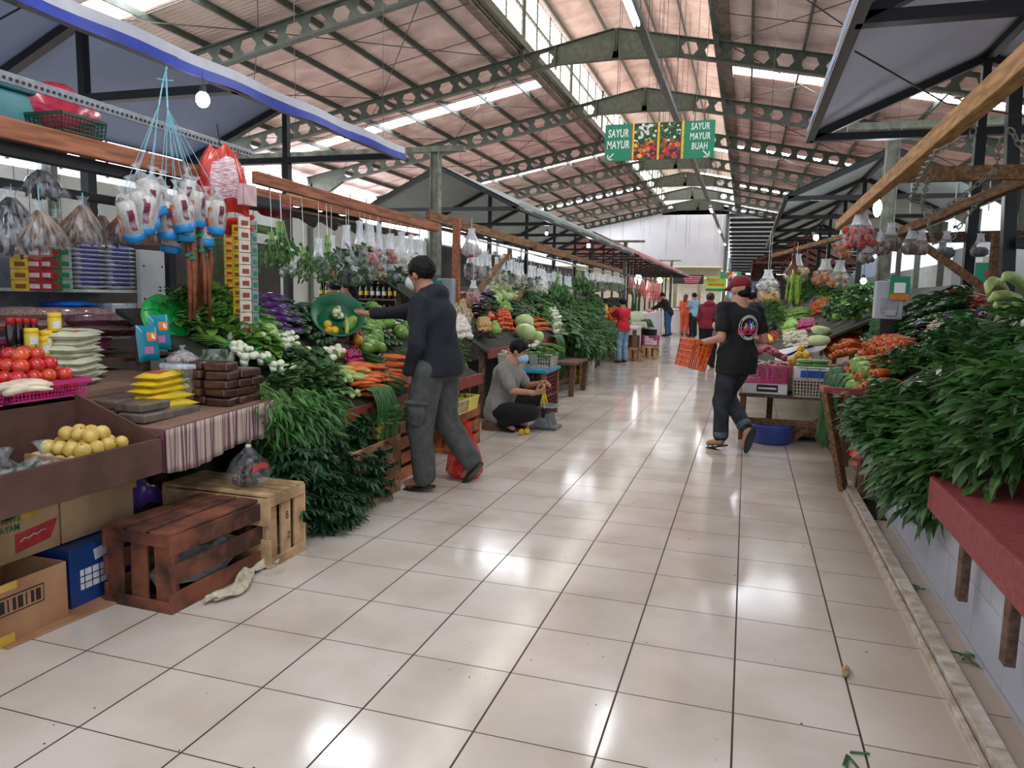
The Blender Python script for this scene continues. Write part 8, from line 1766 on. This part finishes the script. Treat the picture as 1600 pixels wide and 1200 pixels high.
# green scoop basket tilted on the display
p = aP(512, 512, PLB)
tb = thing('round_basket', 'deep green round basket tilted on the display below the reaching hand', 'basket', aY(528, 492, 5.15), rot=V((.5, -.62, .6)).to_track_quat('Z', 'Y').to_euler())
MGB = mat('deep_green_basket', '#0f5a38', .35, .08, 6); bb = MB(); bb.lathe([(.001, -.1), (.08, -.1), (.15, -.06), (.2, .0), (.212, .005), (.212, .015), (.198, .012), (.145, -.05), (.075, -.088), (.001, -.088)], 40); bb.build('basket_wall', MGB, tb, True)
bb = MB()
for i in range(48): a = 2*PI*i/48; bb.tube([(.14*math.cos(a), .14*math.sin(a), -.055), (.2*math.cos(a), .2*math.sin(a), .008)], .0025, 4)
bb.build('ribs', mat('darker_green_basket', '#0a4029', .4), tb)
Mb = tb.matrix_basis.copy()
Mb = Matrix.Translation(tb.location) @ tb.rotation_euler.to_matrix().to_4x4()
for k_, (q, sc, lb, ps) in enumerate((('lemon_y', 1.0, 'yellow lemon in the green basket, uppermost', (-.08, -.06, -.05)), ('lemon_y', 1.0, 'yellow lemon in the green basket, lower', (-.03, -.12, -.04)), ('lemon_y', .95, 'yellow lemon in the green basket, half hidden under the other', (-.08, -.13, -.03)), ('cauliflower', .85, 'small wrapped cauliflower in the green basket', (.0, .05, -.05)), ('chayote', 1.3, 'pale green squash in the green basket', (.1, -.05, -.04)), ('corn', .8, 'maize cob in the green basket', (.06, -.1, -.02)))):
    spawn(q, Mb @ V(ps), rrot(1), sc, lb)
# man in the red cap
J2 = dict(head=(-.0, .02, 1.5), look=(-.25, 1, -.15), neck=(0, .0, 1.375), chest=(0, 0, 1.2), pelvis=(0, 0, .9),
          shL=(-.18, -.01, 1.32), elL=(-.24, -.1, 1.06), wrL=(-.34, .12, 1.0), shR=(.18, .01, 1.32), elR=(.25, -.05, 1.04), wrR=(.17, .18, 1.02),
          hipL=(-.08, 0, .85), knL=(-.1, .06, .46), anL=(-.1, .04, .085), toL=(-.14, .17, .045), hipR=(.08, 0, .85), knR=(.04, .2, .5), anR=(.07, -.14, .2), toR=(.06, -.1, .07), s=1.0)
M_BLK = mat('black_tshirt', '#131417', .85, .1, 20); M_JEAN = mat('washed_black_jeans', '#2a3037', .85, .3, 9, hx2='#171b20')
t, P, H, R = person('man in a black T-shirt and dark red cap walking away with an orange crate', (-.06, 7.13, 0), .6, J2, .0105, M_BLK, M_JEAN, skin=M_SKIN2, hair=None, mask=M_MASKB, sleeve=.62, slim=.9, hem=.73, cuff=.16,
    hands=[((-.34, .12, 1.0), (-.25, .9, -.3), (.9, .2, -.2), (0, .2, 1), .9), ((.17, .18, 1.02), (-.5, .8, 0), (-.3, 0, -1), (-1, 0, 0), .5)])
M_CAP = mat('dark_red_cap', '#7a1527', .8, .08, 12)
F = Field(P['head']-V((.25,)*3), P['head']+V((.25,)*3), .008); F.ell(H(0, -.012, .045), (.09, .108, .085), 0, R); F.ell(H(0, -.02, -.075), (.3, .3, .1), 0, R, cut=True); F.cone(H(-.04, .09, .035), H(.04, .09, .035), .012, .012, .02); F.cone(H(-.035, .09, .03), H(-.03, .16, .015), .014, .01, .02); F.cone(H(.035, .09, .03), H(.03, .16, .015), .014, .01, .02); F.cone(H(0, .09, .03), H(0, .165, .018), .014, .01, .02); F.build('cap', M_CAP, t)
F = Field(P['head']-V((.25,)*3), P['head']+V((.25,)*3), .008); F.ell(H(0, -.1, .0), (.034, .026, .034), 0, R); F.ell(H(0, -.06, -.045), (.075, .055, .04), .02, R); F.wrinkle(.003, 80); F.build('hair', M_HAIR, t)
for q in (-1, 1): b = MB(); c_ = P['anL' if q < 0 else 'anR'].lerp(P['knL' if q < 0 else 'knR'], .17); d_ = (P['knL' if q < 0 else 'knR']-P['anL' if q < 0 else 'anR']).normalized(); b.tube([c_-d_*.03, c_-d_*.025, c_+d_*.025, c_+d_*.03], [.055, .068, .07, .06], 16); b.build('rolled_cuff', mat('light_denim_cuff', '#59636b', .9, .15, 30), t, True)
b = MB(); b.tube([P['wrL']+(P['elL']-P['wrL']).normalized()*.03-V((0, 0, .0)), P['wrL']+(P['elL']-P['wrL']).normalized()*.045], .034, 14); b.build('wristband', M_DARK, t)
# printed round emblem on the back of the shirt
ce = V((.0, -.1652, 1.2)); M_EM = mat('emblem_white', '#e4e6ea', .7)
def back(u, z, off=0): # a point on the back of the shirt
    return V((u, -(.158+off)+.9*u*u, z+1.16))
b = MB(); N_ = 40
for (r1, r2) in ((.094, .1), (.078, .082)):
    o_ = len(b.v); pts = []
    for i in range(N_): a = 2*PI*i/N_; pts += [back(r1*math.cos(a), r1*math.sin(a)*1.12), back(r2*math.cos(a), r2*math.sin(a)*1.12)]
    b.quadmesh(pts, [(2*i, 2*i+1, (2*i+3) % (2*N_), (2*i+2) % (2*N_)) for i in range(N_)])
EMB = [b.build('emblem_ring', M_EM, t)]
b = MB(); cols = [mat('em_'+c, c, .6) for c in ('#3fa8d8', '#e8c23a', '#d8408a', '#5a4ab8', '#e8e8f0')]
for i, (u, hh) in enumerate(((-.045, .035), (-.03, .06), (-.012, .05), (.006, .085), (.024, .06), (.04, .075), (.056, .04))):
    b.m = i % 5; b.quadmesh([back(u-.008, -.02, .001), back(u+.007, -.02, .001), back(u+.007, -.02+hh, .001), back(u-.008, -.02+hh, .001)], [(0, 1, 2, 3)])
EMB.append(b.build('emblem_skyline', cols, t))
b = MB(); P_ = []
b.m = 0
for k_ in range(9): u0, u1 = -.11+.022*k_, -.11+.022*k_+.018; z0 = -.045+.012*math.sin(k_*2.1); b.quadmesh([back(u0, z0, .002), back(u1, z0+.004, .002), back(u1+.004, z0+.045, .002), back(u0+.006, z0+.035, .002)], [(0, 1, 2, 3)])
b.quadmesh([back(-.115, -.062, .002), back(.06, -.062, .002), back(.05, -.052, .002), back(-.1, -.05, .002)], [(0, 1, 2, 3)])
EMB.append(b.build('emblem_script', mat('em_pinkred', '#d83a6a', .6), t))
b = MB()
for c0, n in ((PI/2, 9), (-PI/2, 5)):
    for k_ in range(n): a = c0+(k_-(n-1)/2)*.2; b.quadmesh([back(r_*math.cos(a+d_), r_*math.sin(a+d_)*1.12, .002) for r_, d_ in ((.083, -.07), (.083, .05), (.093, .07), (.093, -.05))], [(0, 1, 2, 3)])
b.build('emblem_letter_marks', M_EM, t)
tc_ = thing('plastic_crate', 'bright orange lattice crate carried in the left hand of the man in the red cap', 'crate', (0, 0, 0))
bpy.data.objects.remove(tc_)
hand_w = Matrix.Translation((-.06, 7.13, 0)) @ Matrix.Rotation(.6, 4, 'Z') @ V((-.36, .22, .9))
basket('plastic_crate', 'bright orange lattice crate carried by the man in the red cap', (hand_w.x, hand_w.y+.02), .36, .17, .26, mat('bright_orange_plastic', '#e2601c', .4, .08, 6), z=.76, rot=(.0, .22, .45), cat='crate', bars=.013, nl=7, nw=4, nh=5)
# squatting youth
J3 = dict(head=(0, .15, .83), look=(.1, 1, -.35), neck=(0, .07, .71), chest=(0, .02, .55), pelvis=(0, -.06, .24), shL=(-.17, .03, .645), elL=(-.2, .17, .45), wrL=(-.1, .36, .5), shR=(.17, .03, .645), elR=(.2, .15, .44), wrR=(.1, .36, .42),
          hipL=(-.09, -.04, .2), knL=(-.16, .3, .34), anL=(-.14, .04, .07), toL=(-.15, .18, .045), hipR=(.09, -.04, .2), knR=(.14, .34, .22), anR=(.12, .02, .09), toR=(.13, .14, .045), s=1.0)
M_GT = mat('heather_grey_tshirt', '#8b8782', .85, .08, 26)
t, P, H, R = person('youth in a grey T-shirt and blue mask squatting by the low stand, tying yellow strips', (-2.36, 7.3, 0), -PI/2-.05, J3, .0105, M_GT, M_BLK, skin=M_SKIN2, hair='short', mask=M_MASKB, sleeve=.75,
    hands=[((-.1, .36, .5), (.3, 1, .2), (.6, -.1, -.8), (0, .3, 1), .8), ((.1, .36, .42), (-.4, 1, .3), (-.6, 0, .6), (0, .3, 1), .8)], slim=.92)
tb = thing('yellow_strips', 'bright yellow plastic strips in the hands of the squatting youth', 'strips', (-1.93, 7.28, .45)); b = MB()
for i in range(5): b.tube([(rnd(-.03, .03), rnd(-.05, .05), rnd(.0, .12)), (rnd(-.02, .02), rnd(-.03, .03), 0), (rnd(-.05, .03), rnd(-.05, .05), -.14-rnd(0, .06))], .006, 5, flat=.3)
b.build('strip', mat('yellow_strip', '#e8d020', .4), tb)
for i, (x, y) in enumerate(((-2.1, 7.05), (-2.06, 7.12))): spawn('lemon_y', (x, y, .034), rrot(1), .95, ['bright yellow fruit on the floor by the youth, nearer', 'bright yellow fruit on the floor by the youth, farther'][i])
b = MB(); b.box((0, 0, .05), (.28, .28, .1)); tag(b.build('low_stool', M_WOODG, loc=(-2.43, 7.3, 0), bev=.01), 'very low wooden stool under the squatting youth', 'stool')
def stand(s=1.0, lean=0, armsL=None, armsR=None, look=(0, 1, -.1), step=.0):
    J = dict(head=(0, .03+lean*1.2, 1.53-lean*.25), look=look, neck=(0, lean, 1.4-lean*.15), chest=(0, lean*.8, 1.22-lean*.1), pelvis=(0, 0, .93), shL=(-.18, lean*.9, 1.34-lean*.1), shR=(.18, lean*.9, 1.34-lean*.1),
             elL=(-.22, .02, 1.08), wrL=(-.2, .14, .88), elR=(.22, .02, 1.08), wrR=(.2, .14, .88), hdL=(-.2, .18, .8), hdR=(.2, .18, .8),
             hipL=(-.09, 0, .87), knL=(-.1, .02+step, .47), anL=(-.1, -.01+step, .075), toL=(-.12, .13+step, .045), hipR=(.09, 0, .87), knR=(.1, .02-step, .47), anR=(.1, -.03-step, .075), toR=(.12, .11-step, .045), s=s)
    if armsL: J['elL'], J['wrL'], J['hdL'] = armsL
    if armsR: J['elR'], J['wrR'], J['hdR'] = armsR
    return J
M_RED = mat('red_tshirt', '#c21f2c', .8, .06, 16); M_LJ = mat('light_blue_jeans', '#7fa0b4', .85, .15, 14); M_BJ = mat('mid_blue_jeans', '#2f5a86', .85, .15, 12); M_MAR2 = mat('maroon_hoodie', '#7c1a2a', .85, .08, 16); M_POLO = mat('pale_blue_polo', '#7fb2cc', .8, .06, 10); M_ORA = mat('orange_apron', '#d0562c', .8, .1, 10)
person('boy in a red T-shirt and light blue jeans leaning on the stall with raised arms', (-2.52, 15.95, 0), .9, stand(.84, .02, ((-.2, .2, 1.2), (-.08, .3, 1.36), (-.04, .3, 1.44)), ((.2, .24, 1.18), (.16, .48, 1.16), (.15, .56, 1.16))), .014, M_RED, M_LJ, sleeve=.7, hair='short', slim=.9, hem=.68)
person('customer in a black shirt and blue jeans bending over the white butcher counter', (-2.75, 28.0, 0), 1.35, stand(1.0, .2, ((-.2, .4, 1.1), (-.15, .62, 1.0), (-.12, .7, .98)), ((.2, .4, 1.1), (.16, .62, 1.0), (.15, .7, .98)), look=(0, 1, -.6)), .02, M_BLK, M_BJ, foot='shoe')
person('man in a pale blue polo shirt and black trousers standing in the far aisle', (-1.85, 28.1, 0), .9, stand(.98, 0, ((-.22, .1, 1.1), (-.1, .3, 1.12), (-.06, .36, 1.13)), ((.22, .1, 1.1), (.1, .3, 1.12), (.06, .36, 1.13))), .02, M_POLO, M_BLK, foot='shoe', sleeve=.7)
person('person in an orange apron behind the man in the pale blue polo', (-2.25, 29.2, 0), -.3, stand(.95), .02, M_ORA, M_ORA, foot='shoe', hair='long', hairm=mat('brown_veil', '#5a3a30', .8))
p7 = aZ(1104, 574)
t, P, H, R = person('person in a maroon hooded jacket with a black backpack strap, standing beyond the orange crate', (p7.x, p7.y, 0), -.15, stand(.93, 0), .016, M_MAR2, M_BLK, foot='shoe', hair='bun', hood=True, hem=.8, hairm=mat('brown_hair', '#4a2a20', .6, .2, 40), slim=1.1)
b = MB(); b.tube([P['shR']+V((0, .05, .05)), P['shR']+V((.0, -.1, .02)), P['chest']+V((.14, -.17, -.12)), P['pelvis']+V((.18, -.1, 0))], .035, 8, flat=.4); b.build('backpack_strap', M_DARK, t)
tb = thing('round_bundle', 'cream round cap-topped grey bundle at the side of the person in maroon', 'bundle', (p7.x+.17, p7.y-.24, .78)); MB().ell((0, 0, .1), (.095, .095, .09), nu=16, nv=10).build('round_top', mat('cream_knit', '#c6bba4', .9, .08, 40), tb, True); MB().ell((.03, 0, -.08), (.12, .1, .14), nu=16, nv=10).build('bundle_body', mat('slate_cloth', '#6b7078', .9, .1, 20), tb, True); MB().tube([(0, 0, .15), (0, .08, .42)], .012, 6).build('strap', M_DARK, tb)
for (px, py, Y, tm, hr, lb, mk, rz_, hm) in ((1174, 478, 17, M_ORA, 'bun', 'woman with tied black hair and a white mask right of the red cap', M_MASK, -.9, None), (1190, 482, 19, mat('rust_top', '#b0622a', .8), 'veil', 'person in a rust-brown headscarf beyond the woman with the white mask', None, .6, mat('rust_veil', '#9a5528', .8)), (1203, 482, 16.5, M_BLK, 'veil', 'person in a black headscarf beside the green bank of the right stall', None, 2.4, mat('black_veil', '#15151a', .85)), (1137, 475, 21, mat('grey_brown_top', '#6d625c', .8), 'veil', 'person in a grey-brown headscarf half hidden by the man in the red cap', None, 0, mat('taupe_veil', '#8d8078', .85))):
    p = aY(px, py, Y); person(lb, (p.x, Y, 0), rz_, stand(.93+.02*(px % 3)), .02, tm, M_BLK, foot='shoe', hair=hr, mask=mk, hairm=hm)
for (px, py, Y, tm, hr, lb, rz_) in ((546, 452, 9.2, mat('mustard_top', '#c29a1c', .8, .06, 12), 'long', 'seller in a mustard-yellow top seen from behind between the hanging bags', 2.0), (522, 446, 9.8, mat('navy_top', '#1d2436', .8), 'short', 'seller in a navy top left of the one in mustard yellow', 1.2)):
    p = aY(px, py, Y); person(lb, (p.x, Y, 0), rz_, stand(.95), .018, tm, M_BLK, foot='shoe', hair=hr)
person('person in black standing among the hanging bags right of the grey column', (-4.6, 9.6, 0), -1.2, stand(.98), .018, M_BLK, M_BLK, foot='shoe', hair='veil', hairm=mat('black_veil', '#15151a', .85))
